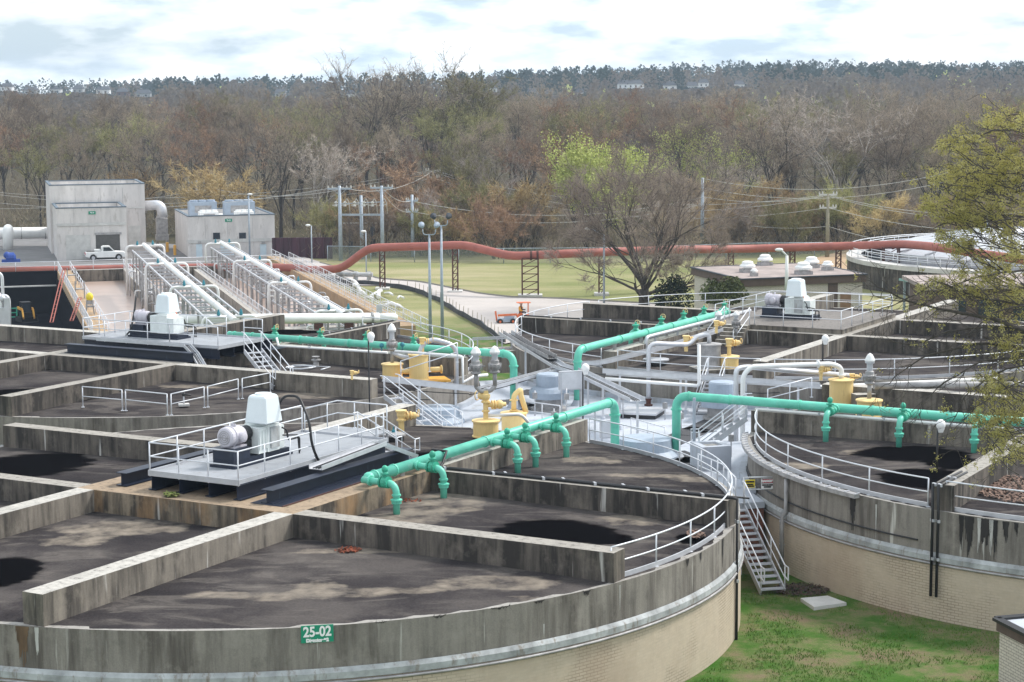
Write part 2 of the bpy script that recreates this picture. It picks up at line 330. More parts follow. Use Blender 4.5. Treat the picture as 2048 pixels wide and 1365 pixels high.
M['pine'] = foliage('dark_evergreen_needles', (0.012, 0.022, 0.012), (0.028, 0.045, 0.022), (0.055, 0.075, 0.035))
M['shrub'] = foliage('shrub_leaves', (0.09, 0.11, 0.045), (0.15, 0.175, 0.075), (0.23, 0.25, 0.12))
M['farpine'] = foliage('far_evergreen', (0.025, 0.050, 0.042), (0.038, 0.068, 0.055), (0.055, 0.090, 0.070), 0.02)
M['fartwig'] = foliage('far_bare_wood', (0.13, 0.108, 0.095), (0.19, 0.158, 0.13), (0.26, 0.225, 0.16), 0.02)
for k_ in ('farpine', 'fartwig', 'twig', 'twig_y'): translucent(M[k_], .35)
def meshmat():
    mt, t, b = newmat('chain_link')
    b.inputs['Base Color'].default_value = (0.22, 0.25, 0.23, 1); b.inputs['Alpha'].default_value = 0.35; b.inputs['Roughness'].default_value = 0.6
    return mt
M['chain'] = meshmat()
# ---------------------------------------------------------------- mesh building
class MB:
    def __init__(s): s.v = []; s.f = []; s.sm = []; s.uv = None
    def add(s, vs, fs, smooth=False, uvs=None):
        o = len(s.v); s.v += [Vec(p) for p in vs]; s.f += [[i + o for i in f] for f in fs]; s.sm += [smooth] * len(fs)
        if uvs is not None:
            if s.uv is None: s.uv = [(0, 0)] * o
            s.uv += uvs
        elif s.uv is not None: s.uv += [(0, 0)] * len(vs)
        return s
    def frame(s, o, ax, ay, az, sx, sy, sz):         # box from corner o spanning axes
        a, b, c = ax * sx, ay * sy, az * sz
        vs = [o, o + a, o + a + b, o + b, o + c, o + a + c, o + a + b + c, o + b + c]
        fs = [[0, 3, 2, 1], [4, 5, 6, 7], [0, 1, 5, 4], [1, 2, 6, 5], [2, 3, 7, 6], [3, 0, 4, 7]]
        if a.cross(b).dot(c) < 0: fs = [f[::-1] for f in fs]
        return s.add(vs, fs)
    def box(s, cen, size, rot=0.0, ax=None):
        ax = ax or Vec((cos(rot), sin(rot), 0)); ax = ax.normalized(); ay = Vec((-ax.y, ax.x, 0)); az = Vec((0, 0, 1))
        return s.frame(Vec(cen) - ax * size[0] / 2 - ay * size[1] / 2 - az * size[2] / 2, ax, ay, az, *size)
    def bar(s, a, b, w, h, up=Vec((0, 0, 1))):       # box beam from a to b, centred
        a = Vec(a); b = Vec(b); d = b - a; l = d.length; d.normalize()
        sd = d.cross(up)
        if sd.length < 1e-3: sd = d.cross(Vec((1, 0, 0)))
        sd.normalize(); u2 = sd.cross(d)
        return s.frame(a - sd * w / 2 - u2 * h / 2, d, sd, u2, l, w, h)
    def tube(s, pts, r, n=8, cap=True, smooth=True):
        pts = [Vec(p) for p in pts]; k = len(pts)
        rs = r if hasattr(r, '__len__') else [r] * k
        t0 = (pts[1] - pts[0]).normalized()
        nr = t0.cross(Vec((0, 0, 1)))
        if nr.length < 1e-2: nr = t0.cross(Vec((1, 0, 0)))
        nr.normalize(); vs = []; pt = t0
        for i in range(k):
            if i == 0: t = t0
            elif i == k - 1: t = (pts[i] - pts[i - 1]).normalized()
            else:
                t = ((pts[i] - pts[i - 1]).normalized() + (pts[i + 1] - pts[i]).normalized())
                t = t.normalized() if t.length > 1e-5 else (pts[i + 1] - pts[i]).normalized()
            q = pt.rotation_difference(t); nr = q @ nr; nr = (nr - t * nr.dot(t)).normalized(); pt = t
            bn = t.cross(nr)
            for j in range(n):
                a = 2 * pi * j / n
                vs.append(pts[i] + (nr * cos(a) + bn * sin(a)) * rs[i])
        fs = [[i * n + j, i * n + (j + 1) % n, (i + 1) * n + (j + 1) % n, (i + 1) * n + j] for i in range(k - 1) for j in range(n)]
        s.add(vs, fs, smooth)
        if cap:
            o = len(s.v) - k * n
            s.f += [[o + j for j in range(n)][::-1], [o + (k - 1) * n + j for j in range(n)]]; s.sm += [False, False]
        return s
    def lathe(s, base, prof, n=20, axis=Vec((0, 0, 1)), smooth=True):     # prof: (radius, height)
        axis = axis.normalized(); nx = axis.cross(Vec((0, 1, 0)))
        if nx.length < 1e-2: nx = axis.cross(Vec((1, 0, 0)))
        nx.normalize(); ny = axis.cross(nx); vs = []; k = len(prof)
        for r, h in prof:
            for j in range(n):
                a = 2 * pi * j / n; vs.append(Vec(base) + axis * h + (nx * cos(a) + ny * sin(a)) * max(r, 1e-4))
        fs = [[i * n + j, i * n + (j + 1) % n, (i + 1) * n + (j + 1) % n, (i + 1) * n + j] for i in range(k - 1) for j in range(n)]
        s.add(vs, fs, False)
        o = len(s.v) - k * n
        s.f += [[o + j for j in range(n)][::-1], [o + (k - 1) * n + j for j in range(n)]]; s.sm += [False, False]
        return s
    def prism(s, poly, z0, z1):
        n = len(poly); vs = [Vec((p[0], p[1], z0)) for p in poly] + [Vec((p[0], p[1], z1)) for p in poly]
        ar = sum(poly[i][0] * poly[(i + 1) % n][1] - poly[(i + 1) % n][0] * poly[i][1] for i in range(n))
        fs = [[i, (i + 1) % n, n + (i + 1) % n, n + i] for i in range(n)] + [list(range(n))[::-1], [n + i for i in range(n)]]
        if ar < 0: fs = [f[::-1] for f in fs]
        return s.add(vs, fs)
    def ball(s, c, r, n=10, sc3=(1, 1, 1)):
        prof = [(i, pi * i / (n // 2 + 1)) for i in range(n // 2 + 2)]; vs = []; k = len(prof)
        for _, a in prof:
            for j in range(n):
                b = 2 * pi * j / n; vs.append(Vec(c) + Vec((sin(a) * cos(b) * r * sc3[0], sin(a) * sin(b) * r * sc3[1], -cos(a) * r * sc3[2])))
        fs = [[i * n + j, i * n + (j + 1) % n, (i + 1) * n + (j + 1) % n, (i + 1) * n + j] for i in range(k - 1) for j in range(n)]
        return s.add(vs, fs, True)
    def torus(s, c, axis, R_, r, n=16, m_=6):
        axis = axis.normalized(); nx = axis.cross(Vec((0, 0, 1)))
        if nx.length < 1e-2: nx = Vec((1, 0, 0))
        nx.normalize(); ny = axis.cross(nx); pts = [Vec(c) + (nx * cos(2 * pi * j / n) + ny * sin(2 * pi * j / n)) * R_ for j in range(n + 1)]
        return s.tube(pts, r, m_, cap=False)
    def wall(s, pts, z0, z1, uv0=0.0):               # vertical sheet along pts with metric UVs
        d = uv0
        for i in range(len(pts) - 1):
            a, b = pts[i], pts[i + 1]; l = (Vec((b[0], b[1], 0)) - Vec((a[0], a[1], 0))).length
            s.add([(a[0], a[1], z0), (b[0], b[1], z0), (b[0], b[1], z1), (a[0], a[1], z1)], [[0, 1, 2, 3]], True,
                  [(d, z0), (d + l, z0), (d + l, z1), (d, z1)])
            d += l
        return s
    def build(s, name, mat, parent=None, loc=None):
        root = parent
        while root is not None and root.parent is not None: root = root.parent
        if parent is not None: off = Vec(root.location)
        else:
            if loc is None:
                xs = [p.x for p in s.v]; ys = [p.y for p in s.v]; zs = [p.z for p in s.v]
                loc = Vec(((min(xs) + max(xs)) / 2, (min(ys) + max(ys)) / 2, min(zs)))
            off = Vec(loc)
        me = bpy.data.meshes.new(name)
        me.from_pydata([tuple(p - off) for p in s.v], [], s.f)
        me.polygons.foreach_set('use_smooth', s.sm)
        if s.uv is not None:
            ul = me.uv_layers.new(name='UVMap'); d = []
            for lp in me.loops: d += s.uv[lp.vertex_index]
            ul.data.foreach_set('uv', d)
        me.materials.append(mat if not isinstance(mat, str) else M[mat])
        me.update()
        o = bpy.data.objects.new(name, me); C.objects.link(o)
        if parent is not None: o.parent = parent
        else: o.location = off
        return o
def tag(o, label=None, cat=None, group=None, kind=None):
    if label: o['label'] = label
    if cat: o['category'] = cat
    if group: o['group'] = group
    if kind: o['kind'] = kind
    return o
def thing(name, label, cat, loc, group=None):
    o = bpy.data.objects.new(name, None); C.objects.link(o); o.location = Vec(loc); o.empty_display_size = 0.3
    return tag(o, label, cat, group)
def part(name, mat, parent, fn, label=None):
    b = MB(); fn(b); o = b.build(name, mat, parent)
    if label: o['label'] = label
    return o
def single(name, mat, label, cat, fn, group=None, loc=None, kind=None):
    b = MB(); fn(b); return tag(b.build(name, mat, None, loc), label, cat, group, kind)
def copy_thing(r, loc, label=None, rotz=None, scale=None):
    c = r.copy(); C.objects.link(c); c.location = Vec(loc)
    if rotz is not None: c.rotation_euler = (0, 0, rotz)
    if scale is not None: c.scale = scale if hasattr(scale, '__len__') else (scale,) * 3
    if label: c['label'] = label
    for ch in r.children:
        d = ch.copy(); C.objects.link(d); d.parent = c
        for g in ch.children:
            e_ = g.copy(); C.objects.link(e_); e_.parent = d
    return c
def fillet(pts, r=0.25, k=4):
    pts = [Vec(p) for p in pts]; o = [pts[0]]
    for i in range(1, len(pts) - 1):
        a, b, c = pts[i - 1], pts[i], pts[i + 1]; d1 = (a - b); d2 = (c - b)
        rr = min(r, d1.length * 0.45, d2.length * 0.45); p0 = b + d1.normalized() * rr; p1 = b + d2.normalized() * rr
        for j in range(k + 1):
            t = j / k; o.append(p0 * (1 - t) ** 2 + b * 2 * t * (1 - t) + p1 * t * t)
    o.append(pts[-1]); return o
def lerp(a, b, t): return a + (b - a) * t
def resample(pts, step):
    pts = [Vec(p) for p in pts]; d = [0]
    for i in range(1, len(pts)): d.append(d[-1] + (pts[i] - pts[i - 1]).length)
    n = max(1, round(d[-1] / step)); o = []
    for k in range(n + 1):
        t = d[-1] * k / n; i = 1
        while i < len(pts) - 1 and d[i] < t: i += 1
        o.append(lerp(pts[i - 1], pts[i], (t - d[i - 1]) / max(1e-9, d[i] - d[i - 1])))
    return o
def railing(label, pts, h=1.07, step=1.8, mat='rail', toe=0.0, group=None, rt=0.028, parent=None, name='handrail', posts=None, simple=False):
    pts = [Vec(p) for p in pts]
    root = parent or thing(name, label, 'railing', pts[0], group)
    up = Vec((0, 0, 1))
    part('top_rail', mat, root, lambda b: b.tube([p + up * h for p in pts], rt, 6))
    part('mid_rail', mat, root, lambda b: b.tube([p + up * h * 0.53 for p in pts], rt * 0.85, 6))
    if toe: part('kick_plate', 'galv', root, lambda b: [b.bar(pts[i] + up * toe / 2, pts[i + 1] + up * toe / 2, 0.05, toe) for i in range(len(pts) - 1)])
    for p in (posts or resample(pts, step)):
        def f(b, p=p):
            b.tube([p, p + up * h], rt, 6, cap=True)
            if not simple: b.box(p + up * 0.01, (0.14, 0.14, 0.02), TH)
        part('post', mat, root, f)
    return root
def arcT(i, a0, a1, r, z=0.0, n=24):                  # arc of tank i in canonical degrees
    return [T(i, r * cos(RAD(lerp(a0, a1, k / n))), r * sin(RAD(lerp(a0, a1, k / n))), z) for k in range(n + 1)]
# ================================================================ TERRAIN
def sm(a, b, x):
    t = max(0.0, min(1.0, (x - a) / (b - a))); return t * t * (3 - 2 * t)
def hill(x, y):
    rt = sm(-0.10, 0.18, x / max(y, 1))
    return sm(620, 1350, y) * (15.5 + 5 * rt) + sm(1400, 2300, y) * (6 + 14 * rt) + 1.5 * sin(x * 0.006 + 1) * sm(800, 1500, y)
def gz(x, y):
    a, b = WW(Vec((x, y, 0)))
    t = sm(138, 178, y - 0.15 * x)
    return -4.0 - 3.5 * t + hill(x, y)
BAS = (-60.0, 9.4, 82.0, 150.0)        # basin block in W coordinates: excavated
def terrain():
    b = MB(); xs = []; ys = []
    def axis(a, c, segs):
        o = [a]
        for e_, st in segs:
            while o[-1] + st < e_ + 1e-6: o.append(o[-1] + st)
        return o
    A = axis(-3000, 0, [(-400, 100), (-120, 20), (-62, 4), (60, 1.5), (120, 4), (400, 20), (3000, 100)])
    Bv = axis(-120, 0, [(-60, 10), (-30, 3), (160, 1.5), (260, 5), (600, 20), (3000, 60)])
    idx = {}
    vs = []
    for j, bb in enumerate(Bv):
        for i, a in enumerate(A):
            p = W(a, bb); idx[i, j] = len(vs)
            z = gz(p.x, p.y) + 0.10 * mnoise.noise(Vec((p.x * 0.15, p.y * 0.15, 0)))
            vs.append(Vec((p.x, p.y, z)))
    fs = []
    for j in range(len(Bv) - 1):
        for i in range(len(A) - 1):
            ma, mb_ = (A[i] + A[i + 1]) / 2, (Bv[j] + Bv[j + 1]) / 2
            if BAS[0] < ma < BAS[1] and BAS[2] < mb_ < BAS[3]: continue
            fs.append([idx[i, j], idx[i + 1, j], idx[i + 1, j + 1], idx[i, j + 1]])
    b.add(vs, fs, True)
    o = b.build('ground', 'ground', None, Vec((0, 0, -4))); o['kind'] = 'structure'
terrain()
def sheet(name, mat, poly, z=0.03, kind='structure', zf=None, label=None):
    """ground-hugging sheet from a px outline already in world xy"""
    b = MB(); n = len(poly); vs = [Vec((p[0], p[1], (zf or gz)(p[0], p[1]) + z)) for p in poly]
    b.add(vs, [list(range(n))]); o = b.build(name, mat, None); o['kind'] = kind
    return o
def strip(name, mat, left, right, z=0.04, kind='structure', thick=0):
    b = MB(); k = 40; l = resample(left, 1e9) if 0 else [interp(left, i / k) for i in range(k + 1)]; r = [interp(right, i / k) for i in range(k + 1)]
    m_ = 8; vs = []
    for i in range(k + 1):
        for j in range(m_ + 1):
            p = lerp(l[i], r[i], j / m_); vs.append(Vec((p.x, p.y, gz(p.x, p.y) + z + 0.05)))
    fs = [[i * (m_ + 1) + j, i * (m_ + 1) + j + 1, (i + 1) * (m_ + 1) + j + 1, (i + 1) * (m_ + 1) + j] for i in range(k) for j in range(m_)]
    b.add(vs, fs, True); o = b.build(name, mat, None)
    if kind: o['kind'] = kind
    return o
def interp(pts, t):
    d = [0]
    for i in range(1, len(pts)): d.append(d[-1] + (pts[i] - pts[i - 1]).length)
    s_ = d[-1] * t; i = 1
    while i < len(pts) - 1 and d[i] < s_: i += 1
    return lerp(pts[i - 1], pts[i], (s_ - d[i - 1]) / max(1e-9, d[i] - d[i - 1]))
ZG = -7.5
def G(px, py):                                        # pixel to the terrain
    z = ZG
    for _ in range(12):
        p = P(px, py, z); z = 0.5 * z + 0.5 * gz(p.x, p.y)
    return Vec((p.x, p.y, gz(p.x, p.y)))
# road: curves from the buildings down to the lower right
rl = [G(x, y) for x, y in [(655, 545), (700, 573), (760, 573), (830, 583), (880, 605), (920, 632), (960, 652), (1010, 690)]]
rr = [G(x, y) for x, y in [(640, 528), (760, 560), (840, 566), (900, 578), (960, 590), (1020, 597), (1120, 600), (1330, 612)]]
strip('road', 'road', rl, rr, 0.06)
yl = [G(x, y) for x, y in [(-60, 536), (180, 540), (560, 540), (700, 575)]]; yr = [G(x, y) for x, y in [(-60, 462), (150, 476), (560, 505), (690, 543)]]
strip('yard_paving', 'asphalt', yl, yr, 0.04)
strip('ramp_paving', 'road', [G(548, 505), G(650, 548)], [G(556, 500), G(700, 545)], 0.10)
def kerb(pts, label, name='kerb', w=0.2, h=0.15):
    pp = [Vec((p.x, p.y, gz(p.x, p.y) + 0.12)) for p in resample(pts, 2.0)]
    tag(MB().tube(pp, 0.14, 4, smooth=False).build(name, 'kerb', None), kind='structure')
kerb(rr, '')
# silt fence along the lower road edge: fabric band with stakes
sf = resample([G(x, y) for x, y in [(640, 560), (700, 570), (760, 572), (830, 584), (880, 606), (920, 632), (960, 652), (1010, 688)]], 2.0)
sfo = thing('silt_fence', 'low sagging black silt fabric fence between the lawn and the pale road', 'fence', sf[0])
part('fabric', 'silt', sfo, lambda b: [b.bar(Vec((p.x, p.y, gz(p.x, p.y) + .26 + .07 * sin(i * 1.7))), Vec((q.x, q.y, gz(q.x, q.y) + .26 + .07 * sin(i * 1.7 + 1.7))), 0.10 + .05 * sin(i), 0.52) for i, (p, q) in enumerate(zip(sf, sf[1:]))])
for p in sf[::1]: part('stake', 'pole_w', sfo, lambda b, p=p: b.tube([Vec((p.x, p.y, gz(p.x, p.y))), Vec((p.x + .05, p.y, gz(p.x, p.y) + 1.15))], 0.03, 4))
# ================================================================ DIGESTER TANKS
WET = {1: [((70, 930), (110, 26)), ((0, 1145), (80, 30)), ((1110, 1065), (120, 26)), ((1215, 1078), (60, 10)), ((870, 915), (60, 9)), ((1385, 1075), (34, 12))],
       3: [((40, 795), (150, 16)), ((20, 812), (80, 14)), ((585, 663), (60, 6)), ((820, 745), (40, 6))],
       2: [((1820, 908), (105, 15)), ((1900, 925), (55, 17)), ((1850, 957), (90, 20)), ((1890, 970), (40, 10))], 4: [((1500, 790), (1, 1))]}
PALE = {1: [((1000, 815 + 350), (130, 14)), ((640, 1172), (60, 9)), ((560, 1190), (190, 10)), ((800, 1180), (90, 8)), ((250, 1060), (130, 16)), ((150, 1085), (70, 12)), ((820, 1040), (80, 14)), ((1190, 1140), (50, 8)), ((1300, 950), (90, 6)), ((1180, 920), (60, 8)), ((880, 1010), (90, 20)), ((700, 1105), (120, 6)), ((420, 1110), (70, 6)), ((1060, 1192), (40, 6)), ((630, 1245), (40, 4)), ((1260, 1040), (60, 12)), ((1390, 955), (40, 8))],
        3: [((620, 790), (100, 6)), ((250, 690), (60, 4)), ((400, 775), (80, 4))], 2: [((1600, 930), (60, 8)), ((1650, 975), (60, 8)), ((1720, 905), (50, 5))], 4: [((1500, 600), (1, 1))]}
THETA_B = math.degrees(asin((B + BW / 2) / (R - 0.35)))
TL = {1: 'nearest round concrete digester tank, with the green 25-02 sign on its band',
      2: 'round concrete digester tank at the right edge with a puddled roof and two black downpipes',
      3: 'round digester tank with a raised steel mixer deck, in front of the white pipe racks',
      4: 'round digester tank with a raised concrete deck, in front of the flat-roofed brick building'}
def tank(i, zb):
    c = CT[i]
    root = thing('digester_tank', TL[i], 'tank', c + Vec((0, 0, -4.4)), 'round digester tanks with walled roofs')
    N = 120
    def ring(r): return [c + Vec((r * cos(2 * pi * k / N), r * sin(2 * pi * k / N), 0)) for k in range(N + 1)]
    def band(b):
        o = ring(R); n_ = ring(R - 0.30)
        for k in range(N):
            b.add([o[k] + Vec((0, 0, zb)), o[k + 1] + Vec((0, 0, zb)), o[k + 1] + Vec((0, 0, 0)), o[k]], [[0, 1, 2, 3]], True)
            b.add([o[k], o[k + 1], n_[k + 1], n_[k]], [[0, 1, 2, 3]])
            b.add([n_[k], n_[k + 1], n_[k + 1] + Vec((0, 0, -.3)), n_[k] + Vec((0, 0, -.3))], [[0, 1, 2, 3]])
    part('concrete_band', 'conc_band', root, band)
    def led(b):
        r1, r2, r3 = ring(R + 0.02), ring(R + 0.11), ring(R + 0.02)
        for k in range(N):
            z0, z1, z2 = zb + 0.05, zb - 0.08, zb - 0.27
            b.add([r2[k] + Vec((0, 0, z1)), r2[k + 1] + Vec((0, 0, z1)), r1[k + 1] + Vec((0, 0, z0)), r1[k] + Vec((0, 0, z0))], [[0, 1, 2, 3]])
            b.add([r2[k] + Vec((0, 0, z2)), r2[k + 1] + Vec((0, 0, z2)), r2[k + 1] + Vec((0, 0, z1)), r2[k] + Vec((0, 0, z1))], [[0, 1, 2, 3]])
            b.add([r3[k] + Vec((0, 0, z2)), r3[k + 1] + Vec((0, 0, z2)), r2[k + 1] + Vec((0, 0, z2)), r2[k] + Vec((0, 0, z2))], [[0, 1, 2, 3]])
    part('ledge', 'flash', root, led)
    part('lip', 'dull', root, lambda b: b.tube([p + Vec((0, 0, zb - 0.36)) for p in ring(R + 0.10)], 0.05, 4, cap=False))
    part('brick_wall', 'cream', root, lambda b: b.wall(ring(R + 0.04), -8.0 if i > 2 else -4.6, zb - 0.30))
    def roof():
        g = 0.45; n = int(R / g) + 1; vs = []; idx = {}; wet = []; pale = []
        for a in range(-n, n + 1):
            for d in range(-n, n + 1):
                x, y = a * g, d * g; rr_ = sqrt(x * x + y * y)
                if rr_ > R - 0.02:
                    if rr_ > R + g * 1.5: continue
                    x, y = x / rr_ * (R - 0.02), y / rr_ * (R - 0.02); rr_ = R - 0.02
                p = c + Vec((x, y, 0.16 * (1 - (rr_ / R) ** 2) + 0.006 - (0.03 if rr_ > R - 0.1 else 0)))
                idx[a, d] = len(vs); vs.append(p)
        for p in vs:
            w_ = pl = 0.0
            # project to compare with the stain list, which is stored as photo positions on this roof
            for lst, tgt in ((WETW[i], 0), (PALEW[i], 1)):
                for (q, ex, ey) in lst:
                    dx = (p.x - q.x) / ex; dy = (p.y - q.y) / ey; v = max(0.0, 1.15 - (dx * dx + dy * dy) * 0.62)
                    if tgt == 0: w_ = max(w_, v)
                    else: pl = max(pl, min(v, 0.62))
            wet.append(w_); pale.append(pl)
        fs = []
        for a in range(-n, n):
            for d in range(-n, n):
                k = [(a, d), (a + 1, d), (a + 1, d + 1), (a, d + 1)]
                if all(q in idx for q in k): fs.append([idx[q] for q in k])
        b = MB(); b.add(vs, fs, True); o = b.build('roof', 'roof', root)
        for nm, dat in (('wet', wet), ('pale', pale)):
            at = o.data.attributes.new(nm, 'FLOAT', 'POINT'); at.data.foreach_set('value', dat)
    roof()
    # the walls standing on the roof, laid out like a # sign
    zb0 = -0.05
    def wallpiece(a0, b0, a1, b1, mat='conc', top=BH):
        def f(b):
            p, q = T(i, a0, b0), T(i, a1, b1); d = (q - p); n_ = 1
            b.bar(p + Vec((0, 0, (top + zb0) / 2)), q + Vec((0, 0, (top + zb0) / 2)), BW, top - zb0)
        part('roof_wall', mat, root, f)
    e_ = sqrt((R - 0.01) ** 2 - (B + BW / 2) ** 2)
    h = BW / 2
    dk = ('conc', 'conc', 'conc_r') if i == 1 else ('conc', 'conc', 'conc')
    for sgn in (-1, 1):
        wallpiece(sgn * B, -e_, sgn * B, -B - h, 'conc'); wallpiece(sgn * B, B + h, sgn * B, e_, 'conc')
        wallpiece(sgn * B, -B - h, sgn * B, B + h, 'conc_r' if i == 1 else 'conc_d')
        wallpiece(-e_, sgn * B, -B - h, sgn * B, 'conc_d')
        wallpiece(-B + h, sgn * B, B - h, sgn * B, 'conc_r' if i == 1 else 'conc_d')
        wallpiece(B + h, sgn * B, e_, sgn * B, 'conc_d')
    if i != 4: part('centre_slab', 'conc_r' if i == 1 else 'conc_d', root, lambda b: b.prism([T(i, x, y) for x, y in ((-B + h, -B + h), (B - h, -B + h), (B - h, B - h), (-B + h, B - h))], 0.1, BH - 0.01))
    return root
def stainw(lst):
    o = []
    for (px, py), (ex, ey) in lst:
        q = P(px, py, 0.08); q2 = P(px + ex, py, 0.08); q3 = P(px, py + ey, 0.08)
        o.append((q, abs(q2.x - q.x), abs(q3.y - q.y)))
    return o
WETW = {k: stainw(v) for k, v in WET.items()}; PALEW = {k: stainw(v) for k, v in PALE.items()}
TK = {1: tank(1, -1.27), 2: tank(2, -1.57), 3: tank(3, -1.4), 4: tank(4, -1.4)}
def proj(p):
    d = p - Vec((0, 0, CAMH)); dep = d.dot(_F0); x, y = FPX * d.dot(_R0) / dep, FPX * d.dot(_D0) / dep
    return CX + x * cos(ROLL) - y * sin(ROLL), CY + x * sin(ROLL) + y * cos(ROLL)
def rimpx(i, px, z, r):               # near-side point of a tank's rim that shows at photo column px
    best = None
    for k in range(1440):
        a = 2 * pi * k / 1440; n_ = Vec((cos(a), sin(a), 0)); q = CT[i] + n_ * r + UPV * z
        if n_.dot(Vec((q.x, q.y, 0))) > 0: continue
        e_ = abs(proj(q)[0] - px)
        if best is None or e_ < best[0]: best = (e_, q, n_)
    return best[1], best[2]
def bandstain(i, px, wpx_, z0, z1, mat, seed):
    # run mark with a ragged outline lying on the concrete band
    rg = random.Random(seed); _, n0 = rimpx(i, px, z0, R); a0 = math.atan2(n0.y, n0.x); w_ = wpx_ * c1.y / FPX / R * (1.15 if i == 2 else .9); b = MB(); k = 14
    for j in range(k):
        b0, b1 = a0 + w_ * (j / k - .5), a0 + w_ * ((j + 1) / k - .5); env = 1 - abs(2 * (j + .5) / k - 1) ** 2.5; zz = lerp(z0, z1, max(.05, env * rg.uniform(.55, 1.05)))
        f = lambda a, z: CT[i] + Vec((cos(a), sin(a), 0)) * (R + .008) + UPV * z
        b.add([f(b0, zz), f(b1, zz + rg.uniform(0, .12)), f(b1, z0), f(b0, z0)], [[0, 1, 2, 3]])
    b.build('run_stain', mat, TK[i])
for a_ in ((2, 1706, 17, -.03, -1.5, 'stain', 1), (2, 1925, 10, -.03, -1.3, 'stain', 2), (2, 1940, 18, -.03, -1.5, 'stain', 3), (2, 1972, 26, -.03, -1.1, 'stain', 4), (2, 1990, 9, -.03, -1.5, 'stain', 5), (2, 2012, 12, -.03, -.9, 'stain', 6), (2, 2035, 8, -.03, -.6, 'stain', 7), (2, 1958, 7, -.03, -1.5, 'lime', 8), (2, 1982, 8, -.03, -1.45, 'lime', 9), (2, 1752, 4, -.2, -1.5, 'lime', 10), (2, 1640, 3, -.03, -.8, 'stain', 21),
           (1, 1446, 12, -.02, -1.1, 'stain', 11), (1, 1402, 10, -.02, -.45, 'stain', 12), (1, 1375, 14, -.02, -.3, 'stain', 13), (1, 1172, 22, -.02, -.2, 'stain', 14), (1, 1080, 24, -.02, -.12, 'stain', 15), (1, 1000, 40, -.02, -.10, 'stain', 16), (1, 1238, 3, -.1, -1.0, 'lime', 17), (1, 1086, 3, -.75, -1.25, 'lime', 18), (1, 72, 8, -.02, -1.2, 'lime', 19), (1, 42, 26, -.02, -1.2, 'ruststain', 20), (1, 880, 26, -.02, -.09, 'stain', 22), (1, 760, 20, -.02, -.07, 'stain', 23)):
    bandstain(*a_)
# ================================================================ CONTROL BUILDING between the tanks
ZR = -1.5
def central():
    root = thing('control_building', 'low control building with a white coated roof between the four round tanks', 'building', W(0, 0, -4.2))
    h = PITCH / 2; poly = []; rr_ = R + 0.22; lim = 17.9
    # walk round: neck -W2, tank2 arc, neck +W1, tank4 arc, neck +W2, tank3 arc, neck -W1, tank1 arc
    def arc(cx, cy, n=14):
        # points on circle about (cx,cy) inside |a|<lim,|b|<lim facing the centre
        o = []; a0 = math.atan2(-cy, -cx); da = math.acos(min(1, (h - 0.0) / rr_)) if 0 else None
        for k in range(n + 1):
            a = a0 - pi / 4 + 0.065 + (pi / 2 - 0.13) * k / n
            x, y = cx + rr_ * cos(a), cy + rr_ * sin(a)
            o.append((max(-lim, min(lim, x)), max(-lim, min(lim, y))))
        return o
    ring = []
    for cx, cy in ((h, -h), (h, h), (-h, h), (-h, -h)):
        a = arc(cx, cy); ring.append(a[::-1])
    for a in ring: poly += a
    wp = [W(x, y) for x, y in poly]
    part('roof', 'whiteroof', root, lambda b: b.prism(wp, ZR - 0.25, ZR))
    part('brick_wall', 'redbrick', root, lambda b: b.wall([W(x * 0.995, y * 0.995) for x, y in poly] + [W(poly[0][0] * .995, poly[0][1] * .995)], -4.6, ZR - 0.25))
    for a in ring:
        pts = [W(x, y, ZR + 0.02) for x, y in a[1:-1]]
        part('parapet', 'whiteroof', root, lambda b: [b.bar(pts[k] + Vec((0, 0, .08)), pts[k + 1] + Vec((0, 0, .08)), 0.30, 0.28) for k in range(len(pts) - 1)])
    # black anti-slip pads
    for (x0, y0, x1, y1, wd) in ((1320, 893, 1440, 840, 1.5), (1395, 925, 1340, 902, 1.3), (1420, 865, 1370, 855, .9), (1345, 925, 1300, 905, 1.2), (1365, 945, 1400, 915, 1.4), (1010, 800, 1060, 815, 1.2), (1045, 790, 1075, 780, 1.2), (1055, 822, 1080, 808, 1.0)):
        a, b_ = P(x0, y0, ZR + 0.012), P(x1, y1, ZR + 0.012); n = max(1, int((b_ - a).length / 1.6))
        for k in range(n):
            p, q = lerp(a, b_, k / n), lerp(a, b_, (k + 0.93) / n)
            part('walk_pad', 'pad', root, lambda b: b.bar(p, q, wd, 0.02))
    return root
central()
# white low stub landing in the near neck is part of the roof; doghouse hatches stand on it
def curb_box(px, py, label, s=(2.0, 2.0, 1.0), z=ZR, mat='whiteroof', top='conc_w'):
    p = P(px, py, z); root = thing('roof_curb', label, 'roof curb', p, None)
    def f(b):
        w_, d, h = s; t = 0.28
        for sx, sy, ox, oy in ((w_, t, 0, -d / 2 + t / 2), (w_, t, 0, d / 2 - t / 2), (t, d - 2 * t, -w_ / 2 + t / 2, 0), (t, d - 2 * t, w_ / 2 - t / 2, 0)):
            b.box(p + W1 * ox + W2 * oy + Vec((0, 0, h / 2)), (sx, sy, h), TH)
    part('curb', mat, root, f)
    part('cover', top, root, lambda b: b.box(p + Vec((0, 0, s[2] * 0.86)), (s[0] - .56, s[1] - .56, 0.1), TH))
    return root
curb_box(1421, 935, 'open white curbed box beside the stair neck, nearest on the white roof', (1.35, 1.5, 1.05))
curb_box(1287, 905, 'low white curb with a brown cover behind the near curved handrail', (2.4, 1.6, 0.35))
curb_box(1003, 742, 'concrete curbed box under the left green elbow pipe', (1.9, 1.9, 1.3), mat='conc_w')
